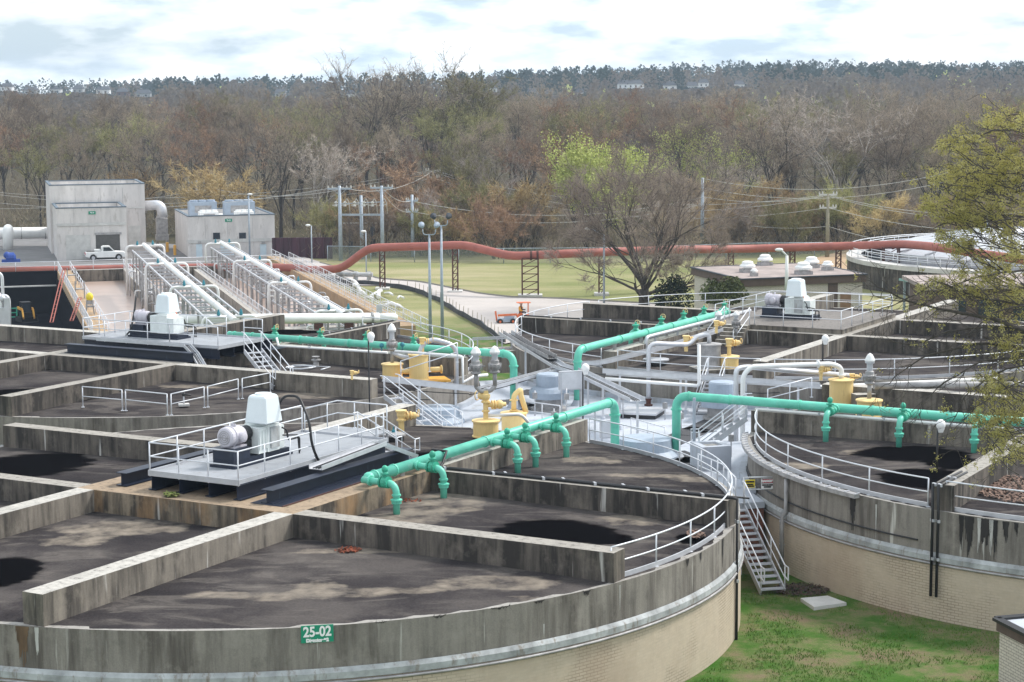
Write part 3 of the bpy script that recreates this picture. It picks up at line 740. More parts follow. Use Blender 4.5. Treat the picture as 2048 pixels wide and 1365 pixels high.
def square_hatch(px, py, sx, label):
    p = P(px, py, ZR); r_ = thing('roof_hatch', label, 'hatch', p)
    part('curb', 'black', r_, lambda b: b.box(p + Vec((0, 0, .1)), (sx * .96, sx * .96, .2), TH + pi / 4 + .2))
    part('lid', 'alu', r_, lambda b: b.box(p + Vec((0, 0, .25)), (sx, sx, .1), TH + pi / 4 + .2))
square_hatch(1283, 832, 2.0, 'square pale roof hatch with a dark rim in front of the grey tank wall')
def fan(px, py, label, s=1.0, Z=ZR):
    p = P(px, py, Z); root = thing('roof_ventilator', label, 'ventilator', p, 'blue-grey mushroom ventilators on the white roof')
    part('base', 'dull', root, lambda b: b.lathe(p, [(0.95 * s, 0), (0.95 * s, 0.12), (0.72 * s, 0.14), (0.72 * s, 0.62 * s), (0.3, 0.63 * s)], 24))
    part('skirt', 'vent', root, lambda b: b.lathe(p, [(0.6 * s, 0.60 * s), (1.02 * s, 0.66 * s), (1.04 * s, 0.98 * s), (0.9 * s, 1.18 * s), (0.68 * s, 1.25 * s)], 24))
    part('cap', 'vent', root, lambda b: b.lathe(p, [(0.66 * s, 1.25 * s), (0.66 * s, 1.82 * s), (0.60 * s, 1.90 * s), (0.2 * s, 1.96 * s), (0.01, 1.97 * s)], 24))
    return root
fan(1098, 820, 'blue-grey mushroom ventilator under the crossing of the cable trays')
fan(1443, 838, 'pale blue-grey mushroom ventilator behind the foot of the ramped stair, right', 1.0)
def barrel(px, py, r, h, label):
    p = P(px, py, ZR); root = thing('roof_ventilator', label, 'ventilator', p, 'blue-grey mushroom ventilators on the white roof')
    part('cap', 'vent', root, lambda b: b.lathe(p, [(r, 0), (r * .94, h), (r * .8, h + .05), (0.01, h + .1)], 28))
    part('skirt', 'vent', root, lambda b: b.lathe(p, [(r * 1.18, 0), (r * 1.18, 0.1), (r, .35)], 28))
barrel(1291, 914, 1.25, 0.85, 'wide drum ventilator between the two near green riser pipes')
barrel(878, 845, 1.1, 0.75, 'low pale drum behind the foot of the left silver stairs')
# ================================================================ TANK ROOF RAILINGS
def arcrail(i, a0, a1, label, step=2.2, toe=0.16, n=24, r=R - 0.30):
    pts = arcT(i, a0, a1, r, 0.0, n)
    return railing(label, pts, 1.05, step, toe=toe)
tb = THETA_B + 1
arcrail(1, tb - 0.5, 90 - tb, 'curved handrail on the nearest tank rim, facing the white roof')
arcrail(1, -tb + 2.0, tb - 1.2, 'short curved handrail on the nearest tank rim, above the silver stairs', 2.3)
arcrail(2, tb, 90 - tb, 'long curved handrail on the right tank rim, facing the silver stairs', 2.9)
arcrail(2, -tb - 1.0 - 0, tb - 2.5, 'curved handrail at the right edge, above the leaf-strewn roof bay', 3.0)
arcrail(4, tb, 90 - tb, 'curved handrail on the far right tank rim, running behind the cable tray', 2.4)
arcrail(4, 90 + tb, 90 + tb + 52, 'curved handrail on the far right tank rim, behind the right yellow vessels', 2.9)
arcrail(4, 90 - tb + 4, 90 + tb - 2.5, 'short curved handrail on the far right tank, behind the flat silver pipe bridge', 2.4)
arcrail(4, -tb + 2, tb - 1.5, 'short curved handrail on the far right tank, beside the orange machine', 2.4, 0)
arcrail(4, -90, -tb - 1, 'long curved handrail on the back rim of the far right tank, below the bare tree', 4.2, 0)
arcrail(3, 6, 90 - tb, 'curved handrail on the rim of the tank with yellow vessels, beside the lawn', 2.2)
# ================================================================ GREEN HEADER PIPES
def flange(b, p, ax, r, t=0.06): b.lathe(p - ax * t / 2, [(r, 0), (r, t)], 14, ax)
def header(i, z, v0, v1, vs_, label, style, cap_=False, ub=B + 0.05, zend=ZR, drop_dir=1, r=0.20, seg=()):
    ax = (T(i, 0, 1) - T(i, 0, 0)).normalized(); ou = (T(i, 1, 0) - T(i, 0, 0)).normalized(); up = Vec((0, 0, 1))
    p0 = T(i, ub, v0, z); p1 = T(i, ub, v1, z)
    root = thing('gas_header_pipe', label, 'pipe', T(i, ub, v1, zend), 'mint green header pipes on the tank walls')
    part('main_pipe', 'green', root, lambda b: b.tube(fillet([p0, p1, T(i, ub, v1, zend)], 0.62, 7), r, 14))
    fl = [p1 - ax * 0.62, p0 + ax * 0.35]; v = v0 + 1.6
    while v < v1 - 2: fl.append(T(i, ub, v, z)); v += 3.3
    for q in fl: part('flange', 'green', root, lambda b: flange(b, q, ax, r + .035, 0.07))
    part('flange', 'green', root, lambda b: flange(b, T(i, ub, v1, z - 0.62), up, r + .05, 0.08))
    part('pipe_boot', 'whiteroof', root, lambda b: b.lathe(T(i, ub, v1, zend), [(r * 1.9, 0), (r * 1.5, .12), (r * 1.1, .3), (r * 1.05, .3)], 16))
    if cap_: part('end_cap', 'green', root, lambda b: b.ball(p0, r * 1.08, 14))
    if style != 'side':
        pass
    v = v0 + 2.2
    while v < v1 - 1:
        if T(i, ub, v).length and v < sqrt(R * R - B * B):
            part('saddle', 'dull', root, lambda b: b.box(T(i, ub, v, (BH + z - r) / 2), (0.16, 0.16, max(.04, z - r - BH + .06)), TH))
        v += 3.3
    for vd in vs_:
        q = T(i, ub, vd, z)
        rr = 0.125
        if style == 'side':
            u1, u2 = 0.95, 1.42
            pts = fillet([q, q + ou * u2 - up * 0.02, q + ou * u2 + up * (0.02 - z)], 0.38, 6)
            bo = part('branch_pipe', 'green', root, lambda b: b.tube(pts, rr, 12))
            part('flange', 'green', root, lambda b: flange(b, q + ou * (r + .12), ou, rr + .06, .07))
            part('flange', 'green_d', root, lambda b: [flange(b, q + ou * (u1 - .16), ou, rr + .09, .06), flange(b, q + ou * (u1 + .14), ou, rr + .09, .06)])
            va = part('valve_body', 'green_d', root, lambda b: [b.lathe(q + ou * u1 + ou * 0.0 - ou * .15, [(rr + .02, 0), (rr + .09, .08), (rr + .09, .22), (rr + .02, .3)], 12, ou), b.tube([q + ou * u1, q + ou * u1 + up * .42], .085, 10), b.box(q + ou * u1 + up * .30, (.24, .24, .06), TH)])
            part('bonnet', 'green_d', root, lambda b: [b.ball(q + ou * u1 + up * .47, .12, 10, (1, 1, 1.2))])
            part('flange', 'green', root, lambda b: flange(b, q + ou * u2 - up * 0.42, up, rr + .04, .06))
            part('coupling', 'green', root, lambda b: [b.lathe(q + ou * u2 + up * (-z + .50), [(rr + .02, 0), (rr + .055, .03), (rr + .055, .12), (rr + .085, .13), (rr + .085, .18), (rr + .02, .2)], 14)])
        else:      # valve stands on the pipe, drop goes down just behind it
            sd = ou * 0.62
            part('branch_pipe', 'green', root, lambda b: b.tube(fillet([q + up * (.10), q + sd + up * .10, q + sd + up * (0.03 - z)], 0.25, 5), rr, 12))
            part('valve_body', 'green_d', root, lambda b: [b.lathe(q + sd * .5 + up * 0.18, [(.13, 0), (.19, .06), (.13, .12), (.12, .24), (.20, .26), (.20, .32), (.07, .36), (.06, .46), (.01, .48)], 12)])
            dirw = (Vec((0, 0, CAMH)) - q); dirw = ax if style == 'wheel' else -ax
            hw = q + sd * .5 + up * 0.58 + ax * (0.16 if style == 'wheel' else -.22)
            wb = part('handwheel', 'dial', root, lambda b: [b.torus(hw, ax, .155, .02, 14, 5), b.bar(hw - up * .15, hw + up * .15, .025, .025), b.bar(hw - ou * .15, hw + ou * .15, .025, .025), b.tube([hw, q + sd * .5 + up * .58], .02, 5)])
    return root
def vpos(i, px, py, z): return CANON(i, P(px, py, z))[1]
h1v = [vpos(1, x, y, 0.10) for x, y in ((783, 1030), (876, 997), (971, 940), (1060, 933), (1126, 912))]
vend = {k: vpos(k, x, y, z) for k, x, y, z in ((1, 1236, 803, 1.25), (2, 1358, 792, 1.25), (3, 1040, 706, 1.3), (4, 1150, 698, 1.5))}
header(1, 1.25, 0.35, vend[1], h1v, 'nearest mint green header pipe, with five valved drops onto the front tank roof', 'side', True)
h2v = [vpos(2, x, y, 0.1) for x, y in ((1655, 880), (1800, 893), (1948, 907))]
header(2, 1.30, -3.5, vend[2], h2v, 'right mint green header pipe with three straight drops onto the puddled roof', 'side')
h3v = [vpos(3, x, y, 1.3) for x, y in ((532, 678), (620, 685), (714, 691), (812, 697))]
header(3, 1.30, 1.2, vend[3], h3v, 'left mint green header pipe starting at the far steel mixer deck', 'wheel', True)
h4v = [vpos(4, x, y, 1.4) for x, y in ((1248, 668), (1297, 655), (1345, 644), (1390, 634), (1432, 624))]
header(4, 1.45, 0.6, vend[4], h4v, 'far mint green header pipe with five upright valves and cream handwheels', 'wheel2', False)
# ================================================================ MIXERS AND DECKS
def ibeam(b, p, q, h=0.62, w=0.34, t=0.03):
    up = Vec((0, 0, 1))
    b.bar(p + up * (h / 2), q + up * (h / 2), 0.02, h - 2 * t); b.bar(p + up * (t / 2), q + up * (t / 2), w, t); b.bar(p + up * (h - t / 2), q + up * (h - t / 2), w, t)
def mixer(i, z, label, F):
    """F(u, v, z) maps the mixer's own frame (v along the shaft, motor at -v) into the world"""
    root = thing('mixer_drive', label, 'mixer', F(0, 0, z), 'electric mixer drives on the tank decks')
    vx = (F(0, 1, 0) - F(0, 0, 0)).normalized(); ux = (F(1, 0, 0) - F(0, 0, 0)).normalized(); up = Vec((0, 0, 1))
    def bx(b, u, v, zz, su, sv, sz): b.frame(F(u - su / 2, v - sv / 2, z + zz), ux, vx, up, su, sv, sz)
    part('base_frame', 'navy', root, lambda b: [bx(b, -.25, -.35, 0, 1.15, 3.5, .10), bx(b, -.25, -.35, .10, .9, 3.4, .16)])
    part('pedestal', 'navy', root, lambda b: [bx(b, -.25, -1.55, .26, .95, .95, .42)])
    mc = F(-.25, -1.95, z + 1.08); r = .36
    mo = part('motor', 'motor', root, lambda b: [b.lathe(mc, [(.20, 0), (.33, .02), (.37, .07), (.37, .26), (.40, .27), (.40, .30), (.34, .31), (.34, .85), (.30, .95), (.12, 1.0)], 22, vx), bx(b, -.25, -1.4, .66, .6, .75, .08), b.box(mc + up * .38 + vx * .55, (.04, .2, .12), 0, vx), b.lathe(mc + ux * .30 + vx * .58 - up * .02, [(.17, 0), (.19, .03), (.19, .16), (.1, .2), (.01, .21)], 14, ux)])
    part('fan_grille', 'dull', mo, lambda b: [b.torus(mc - vx * .01, vx, rr_, .012, 16, 4) for rr_ in (.10, .17, .24)] + [b.bar(mc - vx * .012 - ux * .2, mc - vx * .012 + ux * .2, .02, .02)])
    part('coupling_guard', 'black', root, lambda b: [b.lathe(mc + vx * .98, [(.22, 0), (.28, .04), (.28, .34), (.22, .38)], 16, vx), bx(b, -.25, -.75, .45, .35, .35, .4)])
    gb = part('gearbox', 'gear', root, lambda b: [bx(b, -.25, -.30, .30, .95, .52, .95), bx(b, -.25, .30, .30, 1.05, .70, 1.0), bx(b, -.25, .30, 1.30, .85, .60, .08), bx(b, -.25, .85, .30, .9, .4, .85)] + [bx(b, .24, -.30 + .2 * k, .45, .05, .05, .7) for k in (-1, 0, 1)])
    part('cooling_panel', 'flash', gb, lambda b: bx(b, .30, .34, .42, .06, .52, .78))
    part('pipe_fittings', 'orange', gb, lambda b: [b.tube([F(-.1, .0, z + 1.42), F(.1, .55, z + 1.42), F(.15, .62, z + 1.30)], .035, 6), b.box(F(.02, .02, z + 1.46), (.12, .12, .12), TH)])
    part('lube_lines', 'black', gb, lambda b: [b.tube(fillet([F(.32, .75, z + 1.1), F(.42, .9, z + 1.0), F(.42, 1.0, z + .6), F(.42, 1.7, z + .6), F(.42, 1.7, z + .05)], .08), .035, 6), b.tube(fillet([F(.32, .8, z + .8), F(.5, 1.5, z + .72), F(.55, 1.5, z + .02)], .08), .03, 6)])
    hb = part('hood', 'hood', root, lambda b: b.add([F(a * .50 * 1.0, .08 + c * .50, z + 1.38) for a, c in ((-1, -1), (1, -1), (1, 1), (-1, 1))] + [F(a * .40, .08 + c * .40, z + 2.34) for a, c in ((-1, -1), (1, -1), (1, 1), (-1, 1))] + [F(a * .33, .08 + c * .33, z + 2.41) for a, c in ((-1, -1), (1, -1), (1, 1), (-1, 1))],
          [[0, 1, 5, 4], [1, 2, 6, 5], [2, 3, 7, 6], [3, 0, 4, 7], [4, 5, 9, 8], [5, 6, 10, 9], [6, 7, 11, 10], [7, 4, 8, 11], [8, 9, 10, 11], [0, 3, 2, 1]]))
    hb.modifiers.new('bevel', 'BEVEL').width = 0.035
    part('hood_cap', 'hood', hb, lambda b: b.lathe(F(0, .08, z + 2.40), [(.30, 0), (.30, .05), (.01, .07)], 20))
    return root
def frameT(i, du=0, dv=0):
    return lambda u, v, z: T(i, u + du, v + dv, z)
ZD = 1.60
def steel_deck(i, u0, u1, v0, v1, label, gl):
    root = thing('mixer_deck', label, 'platform', T(i, 0, 0, BH), 'steel mixer decks')
    F = frameT(i); ux = (F(1, 0, 0) - F(0, 0, 0)).normalized(); vx = (F(0, 1, 0) - F(0, 0, 0)).normalized(); up = Vec((0, 0, 1))
    part('deck_plate', 'deck', root, lambda b: b.frame(F(u0, v0, ZD - .05), ux, vx, up, u1 - u0, v1 - v0, .05))
    part('toe_plate', 'galv', root, lambda b: [b.bar(F(a0, b0, ZD - .02), F(a1, b1, ZD - .02), .04, .20) for a0, b0, a1, b1 in ((u0, v0, u1, v0), (u1, v0, u1, v1), (u1, v1, u0, v1), (u0, v1, u0, v0))])
    for u in (u0 + .1, u0 + 1.35, u0 + 2.65, u1 - .12): part('steel_beam', 'navy', root, lambda b: ibeam(b, F(u, v0 + .05, BH + .012), F(u, v1, BH + .012), .57))
    for u, a, c in ((u0 - 1.35, v0 + .1, v1 - .6), (u1 + 1.15, v0 + .05, v1 - .3)):
        part('steel_beam', 'navy', root, lambda b: ibeam(b, F(u, a, BH + .012), F(u, c, BH + .012), .48, .5))
    part('base_plate', 'navy', root, lambda b: b.frame(F(u1 + .55, v0 - .1, BH + .004), ux, vx, up, 1.35, v1 - v0 + .4, .012))
    part('base_plate', 'rust', root, lambda b: b.frame(F(u1 + 1.9, v0 - .1, BH + .004), ux, vx, up, .05, v1 - v0 + .4, .03))
    for gp in gl:
        pts = [F(a, c, ZD) for a, c in gp]; pp = []
        for k in range(len(pts) - 1):
            s_ = resample(pts[k:k + 2], 1.45); pp += s_[:-1]
        pp.append(pts[-1])
        rl_ = MB(); rl_.tube([p + up * 1.07 for p in pts], .028, 6, smooth=False); rl_.tube([p + up * .57 for p in pts], .024, 6, smooth=False); rl_.build('guard_rail', M['rail'], root)
        for p in pp: part('rail_post', 'rail', root, lambda b: b.tube([p - up * .15, p + up * 1.07], .028, 6))
    return root
e = .04
steel_deck(1, -2.15, 1.85, -3.9, 5.5, 'near steel mixer deck on navy beams with white handrails', [[(1.85 - e, 5.3), (1.85 - e, -3.9 + e), (-2.15 + e, -3.9 + e), (-2.15 + e, 5.4)]])
mixer(1, ZD, 'near mixer drive with lilac-grey motor, pale gearbox and blue-white hood', frameT(1))
steel_deck(3, -2.15, 1.85, -3.9, 5.5, 'far left steel mixer deck with a sloping tray and silver stairs', [[(-2.15 + e, 2.2), (-2.15 + e, -3.9 + e), (1.85 - e, -3.9 + e), (1.85 - e, 3.0)], [(-2.15 + e, 5.5 - e), (-2.15 + e, 2.2)], [(1.85 - e, 5.5 - e), (1.85 - e, 4.2)]])
mixer(3, ZD, 'far left mixer drive standing on the deck in front of the pipe racks', frameT(3, .1, .2))
# tank 4: concrete deck
def deck4():
    zt = 1.20
    root = thing('concrete_deck', 'raised concrete mixer deck with steps, in front of the flat-roofed brick building', 'platform', L(4, 0, 0, 0))
    part('deck_block', 'conc', root, lambda b: b.prism([L(4, x, y) for x, y in ((-B + .45, -B + .2), (B - .1, -B + .2), (B - .1, B + .9), (-B + .45, B + .9))], 0.2, zt - .02))
    part('deck_top', 'conc_k', root, lambda b: b.prism([L(4, x, y) for x, y in ((-B + .42, -B + .17), (B - .07, -B + .17), (B - .07, B + .93), (-B + .42, B + .93))], zt - .02, zt + .02))
    for k in range(7): part('step', 'conc', root, lambda b: b.frame(L(4, -2.9, -B - .35 - .30 * (k + 1), .05), U, V, Vec((0, 0, 1)), 1.5, .30, (zt) - .2 * (k + 1)))
    part('step_landing', 'conc', root, lambda b: b.frame(L(4, -2.9, -B - .35, .05), U, V, Vec((0, 0, 1)), 1.5, .55, zt - .05))
    up = Vec((0, 0, 1))
    for x in (-2.95, -1.35):
        a, c = L(4, x, -B - .1, zt), L(4, x, -B - 2.5, .15)
        part('stair_rail', 'rail', root, lambda b: [b.tube([a + up * 1.05, c + up * 1.0], .03, 6), b.tube([a + up * .55, c + up * .5], .025, 6), b.tube([c, c + up * 1.0], .03, 6), b.tube([a, a + up * 1.05], .03, 6)])
    return zt
z4 = deck4()
railing('white handrail along the front and right of the far concrete deck', [L(4, -1.2, -B + .3, z4), L(4, B - .25, -B + .3, z4), L(4, B - .25, B + .7, z4)], 1.07, 1.8)
railing('white handrail behind the far mixer drive', [L(4, -B + .6, -B + .4, z4), L(4, -B + .6, B + .7, z4), L(4, B - .3, B + .8, z4)], 1.07, 2.1)
mixer(4, z4, 'far right mixer drive with a black coupling guard on the concrete deck', lambda u, v, z: L(4, v - .2, -u - .2, z))
def hose(pts, r, label, mat='black', name='hose', cat='hose'):
    return single(name, mat, label, cat, lambda b: b.tube(fillet(pts, .6, 8), r, 8))
hose([T(1, .0, .6, 3.0), T(1, .45, .7, 3.9), T(1, 1.0, .9, 3.9), T(1, 1.75, .5, 3.1), T(1, 1.9, .4, 2.2), T(1, 1.95, .9, 1.35), T(1, 2.6, 1.5, 1.52)], .05, 'thick black cable looping from the near mixer to the cable tray')
hose([T(3, .4, -2.3, 2.9), T(3, .45, -2.2, 3.8), T(3, .1, -1.9, 3.85), T(3, -.3, -1.7, 3.1), T(3, -.9, -1.5, 2.0), T(3, -.9, -1.9, 1.66)], .05, 'thick dark cable looping beside the motor of the far left mixer')
# ================================================================ CABLE TRAYS
def tray(pts, label, w=0.5, h=0.13, legs=(), zl=ZR, mat='alu', group='aluminium cable trays', name='cable_tray'):
    root = thing(name, label, 'cable tray', pts[0], group); up = Vec((0, 0, 1))
    def ch(b):
        for p, q in zip(pts, pts[1:]):
            d = (q - p).normalized(); s_ = d.cross(up).normalized()
            b.bar(p, q, w, .02); b.bar(p + s_ * w / 2 + up * h / 2, q + s_ * w / 2 + up * h / 2, .025, h + .02); b.bar(p - s_ * w / 2 + up * h / 2, q - s_ * w / 2 + up * h / 2, .025, h + .02)
    part('channel', mat, root, ch)
    part('cables', 'black', root, lambda b: [b.tube([p + up * .045 + (pts[1] - pts[0]).normalized().cross(up) * o for p in pts], .022, 5) for o in (-.1, .02, .13)])
    for p in legs:
        part('leg', mat, root, lambda b: b.bar(Vec((p.x, p.y, zl)), p, .11, .11)); part('foot', 'whiteroof', root, lambda b: b.lathe(Vec((p.x, p.y, zl)), [(.16, 0), (.12, .22), (.08, .24)], 10))
    return root
hub = Q(1160, 748, 101.0); hz = hub.z
A0 = Q(1010, 668, 113.5); A1 = Q(1118, 735, 103.5); A2 = Q(1275, 803, 92.0)
tray([A0, A1, hub, A2], 'long cable tray crossing the white roof from upper left to lower right', 0.75, .16, [lerp(A0, A1, .4), lerp(A1, hub, .2), lerp(hub, A2, .15), lerp(hub, A2, .42), lerp(hub, A2, .7), A2])
A0b = Q(1075, 668, 114); 
tray([Q(1015, 668, 113.6), Q(1050, 690, 109.5), Q(1105, 718, 105)], 'short dark covered tray lying on the upper left end of the long tray', 0.5, .2, mat='dull')
B1 = Q(960, 782, 97.5); B0 = Q(765, 762, 97.5)
tray([A1 + Vec((0, 0, -.12)), B1], 'cable tray from the crossing to the brown relief valves', .5, .14, [lerp(A1, B1, .55), lerp(A1, B1, .12)])
tray([B1 + Vec((0, 0, -.05)), B0], 'level grey channel bridge over the silver stairs, left of the relief valves', .45, .22, [lerp(B1, B0, .25), lerp(B1, B0, .62), lerp(B1, B0, .98)])
D0 = Q(1205, 745, 99.5); D1 = Q(1640, 773, 99.0)
tray([D0, D1], 'level pipe bridge with white cable tray, running right towards the yellow vessels', .5, .16, [lerp(D0, D1, t) for t in (.08, .36, .385, .66, .9)])
e0 = Q(1150, 730, 103); e1 = Q(1200, 729, 103.6); e2 = Q(1350, 692, 107.5); e3 = Q(1440, 662, 111.5)
tray(fillet([e0, e1, e2, e3], 1.2, 5), 'curving cable tray along the roof wall towards the far mixer', .4, .16)
g0 = T(1, 2.72, -.55, 1.56); g1 = T(1, 2.72, 3.7, 1.78); g2 = T(1, 3.2, 4.6, 1.5)
tray([g0, g1], 'near cable tray over the navy beams of the near steel deck', .55, .14, group='aluminium cable trays')
tray([g1 + Vec((0, 0, -.01)), T(1, 3.5, 4.9, 1.15)], 'short sloping end of the near cable tray beside the green pipe', .45, .14)
k0 = T(3, -2.75, -2.2, 1.62); k1 = T(3, -2.75, 3.9, 1.62); k2 = T(3, -3.9, 6.1, .35)
tray([k0, k1, T(3, -3.0, 4.6, 1.25), k2], 'pale tray along the far left steel deck that slopes down at its end', .42, .14)
# black conduits along the top of roof walls
def conduit(pts, label, r=.05, mat='black', clips=2.2, name='conduit', group=None):
    root = thing(name, label, 'conduit', pts[0], group)
    part('pipe', mat, root, lambda b: b.tube(pts, r, 7))
    if clips:
        for p in resample(pts, clips)[1:-1]: part('clip', 'galv', root, lambda b: b.box(p, (.08, .22, .1), TH))
    return root
conduit([T(1, B - .3, 5.2, 1.45), T(1, B + .35, 5.2, 1.45), T(1, B + .35, 4.9, 1.02), T(1, B + .6, B - .1, BH + .06), T(1, 16.8, B - .1, BH + .06), T(1, 17.0, B - .1, BH + .03), T(1, 17.0, B - .1, -4.0)], 'black conduit along the near roof wall and down beside the stairs', .055)
conduit([T(1, B + .9, B + .12, BH + .05), T(1, 17.35, B + .12, BH + .05)], 'second black conduit lying beside the first on the near roof wall', .035)
conduit([L(4, -16.7, -B, BH + .06), L(4, -B, -B, BH + .06)], 'thin dark conduit on the front roof wall of the far right tank', .045)
conduit([L(3, B, B + .8, BH + .06), L(3, B, 16.6, BH + .06)], 'dark conduit on the roof wall beside the big white pipe', .05)
wp0 = Q(1512, 868, 83.5)
conduit([L(2, -16.6, -B - .25, BH + .07), L(2, -2, -B - .25, BH + .07)], 'white pipe along the roof wall under the right green header', .06, 'white', 3.0)
conduit([Q(553, 676, 104.4), Q(557, 692, 104.2), Q(775, 706, 100.5)], 'long thin white pipe on the roof wall in front of the left green header', .065, 'white', 3.0)
conduit([Q(790, 703, 100.4), Q(920, 713, 98.8), Q(925, 715, 98.7), Q(926, 765, 98.7), Q(950, 752, 99), Q(975, 750, 99.5)], 'white pipe dropping off the tank corner behind the yellow vessels', .075, 'white', 0)
# ================================================================ VESSELS, RELIEF VALVES, PIPEWORK
def vessel(p, r, h, label, mat='yellow', lid=True, group='yellow gas vessels on the tank roofs', name='gas_vessel', legs=False):
    root = thing(name, label, 'vessel', p, group)
    part('shell', mat, root, lambda b: b.lathe(p, [(r, 0), (r, h - .06)], 26))
    part('lid', mat, root, lambda b: b.lathe(p, [(r + .06, h - .06), (r + .06, h), (r * .7, h + .04), (.01, h + .06)], 26))
    part('base_ring', mat, root, lambda b: b.lathe(p, [(r + .05, 0.0), (r + .05, .05), (r, .06)], 26))
    return root
def pipe_thing(pts, r, label, mat='white', name='pipe', cat='pipe', fl=(), group=None, fr=.25):
    root = thing(name, label, cat, pts[-1], group)
    part('pipe_run', mat, root, lambda b: b.tube(fillet(pts, fr, 5), r, 10))
    for q, ax in fl: part('flange', mat, root, lambda b: flange(b, q, ax.normalized(), r * 1.6, .05))
    return root
UPV = Vec((0, 0, 1))
def relief(p, h, label, cap='white', body='dull', s=1.0):
    """upright relief valve stack: elbow, flanged body with fins, screened neck, pale cap"""
    root = thing('relief_valve', label, 'relief valve', p, 'brown flanged relief valves with pale caps')
    part('riser', body, root, lambda b: b.tube([p, p + UPV * h * .42], .10 * s, 10))
    part('valve_body', body, root, lambda b: b.lathe(p + UPV * h * .30, [(.13 * s, 0), (.24 * s, .06 * s), (.24 * s, .12 * s), (.17 * s, .16 * s), (.27 * s, .34 * s), (.27 * s, .44 * s), (.2 * s, .48 * s), (.2 * s, .62 * s), (.12 * s, .66 * s)], 14))
    part('bolts', body, root, lambda b: [b.tube([p + UPV * (h * .30 + .15 * s) + Vec((cos(a), sin(a), 0)) * .29 * s, p + UPV * (h * .30 + .50 * s) + Vec((cos(a), sin(a), 0)) * .29 * s], .018, 5) for a in [k * pi / 5 for k in range(10)]])
    part('neck', 'galv', root, lambda b: b.lathe(p + UPV * h * .58, [(.14 * s, 0), (.14 * s, h * .2), (.22 * s, h * .2), (.22 * s, h * .26)], 12))
    part('cap', cap, root, lambda b: b.lathe(p + UPV * h * .82, [(.23 * s, 0), (.24 * s, .05), (.17 * s, h * .10), (.12 * s, h * .14), (.01, h * .18)], 12))
    return root
def valve_cross(p, label, mat='yellow', s=1.0):
    root = thing('flanged_valve', label, 'valve', p)
    part('body', mat, root, lambda b: [b.lathe(p, [(.10 * s, 0), (.10 * s, .45 * s), (.17 * s, .46 * s), (.17 * s, .52 * s), (.12 * s, .54 * s), (.16 * s, .66 * s), (.16 * s, .76 * s), (.2 * s, .78 * s), (.2 * s, .84 * s), (.02, .85 * s)], 14)])
    part('side_valve', mat, root, lambda b: [b.tube([p + UPV * .62 * s, p + UPV * .62 * s + W1 * .45 * s], .08 * s, 10), flange(b, p + UPV * .62 * s + W1 * .22 * s, W1, .16 * s), flange(b, p + UPV * .62 * s + W1 * .34 * s, W1, .16 * s), b.ball(p + UPV * .62 * s + W1 * .45 * s, .13 * s, 10)])
    part('handwheel', mat, root, lambda b: b.torus(p + UPV * .70 * s + W1 * .62 * s, W1, .13 * s, .02, 14, 5))
    return root
# --- near group (between the near tank and the white roof)
a1 = T(1, 1.9, 13.5, .1); 
qa = Q(972, 886, 84.0); qa.z = .12
v1 = vessel(Vec((qa.x, qa.y, .12)), .55, .72, 'front yellow vessel partly hidden by the near green header')
qb = P(1028, 868, ZR); vessel(qb, .60, 1.05, 'yellow drum on the white roof beside the two brown relief valves')
hb_ = Vec((qa.x, qa.y, .84))
r_ = thing('valve_tree', 'yellow upright pipe tree with flanged valves on the front yellow vessel', 'valve', hb_)
part('stem', 'yellow', r_, lambda b: [b.lathe(hb_, [(.24, 0), (.24, .05), (.11, .06), (.11, .35), (.17, .36), (.17, .42), (.11, .43), (.11, .75), (.19, .76), (.19, .84), (.13, .85), (.2, 1.0), (.2, 1.12), (.13, 1.16), (.13, 1.3)], 14)])
part('cross_arm', 'yellow', r_, lambda b: [b.tube([hb_ + UPV * .65, hb_ + UPV * .65 + W1 * .9], .10, 10), flange(b, hb_ + UPV * .65 + W1 * .3, W1, .2), flange(b, hb_ + UPV * .65 + W1 * .42, W1, .2), b.ball(hb_ + UPV * .65 + W1 * .62, .2, 10), b.ball(hb_ + UPV * 1.05 - U * .2, .18, 10)])
part('handwheel', 'yellow', r_, lambda b: b.torus(hb_ + UPV * 1.05 - U * .42, U, .2, .025, 14, 5))
tp = hb_ + UPV * 1.3
for sx, lab in ((-.42, 'left brown flanged relief valve of the pair over the front yellow vessel'), (.42, 'right brown flanged relief valve of the pair over the front yellow vessel')):
    q = tp + W1 * sx + UPV * .18
    pipe_thing([tp, tp + W1 * sx * .5 - UPV * .05, q - UPV * .02, q + UPV * .1], .09, 'curved brown elbow under the %s relief valve' % ('left' if sx < 0 else 'right'), 'dull', 'elbow_pipe')
    relief(q, 1.75, lab, 'white', 'dull', .95)
pipe_thing([qb + UPV * 1.08, qb + UPV * 1.9, qb + UPV * 2.15 + W1 * .35, qb + UPV * 1.9 + W1 * .35, qb + W1 * .62 + UPV * 1.0], .13, 'cream bent pipe rising from the yellow drum on the white roof', 'yellow', fl=[(qb + UPV * 1.15, UPV), (qb + UPV * 1.65, UPV)])
pipe_thing([qb - U * .62 + UPV * .8, qb - U * .62 + UPV * .35 - W1 * .4, qb - U * .9 + UPV * .3 - W1 * 1.3], .07, 'thin white bent pipe beside the yellow drum on the white roof', 'white')
pipe_thing([qa + UPV * .9 + W1 * .1, qa + UPV * .9 + W1 * 1.6, qa + UPV * .4 + W1 * 2.0], .07, 'white pipe behind the front yellow vessel', 'white')
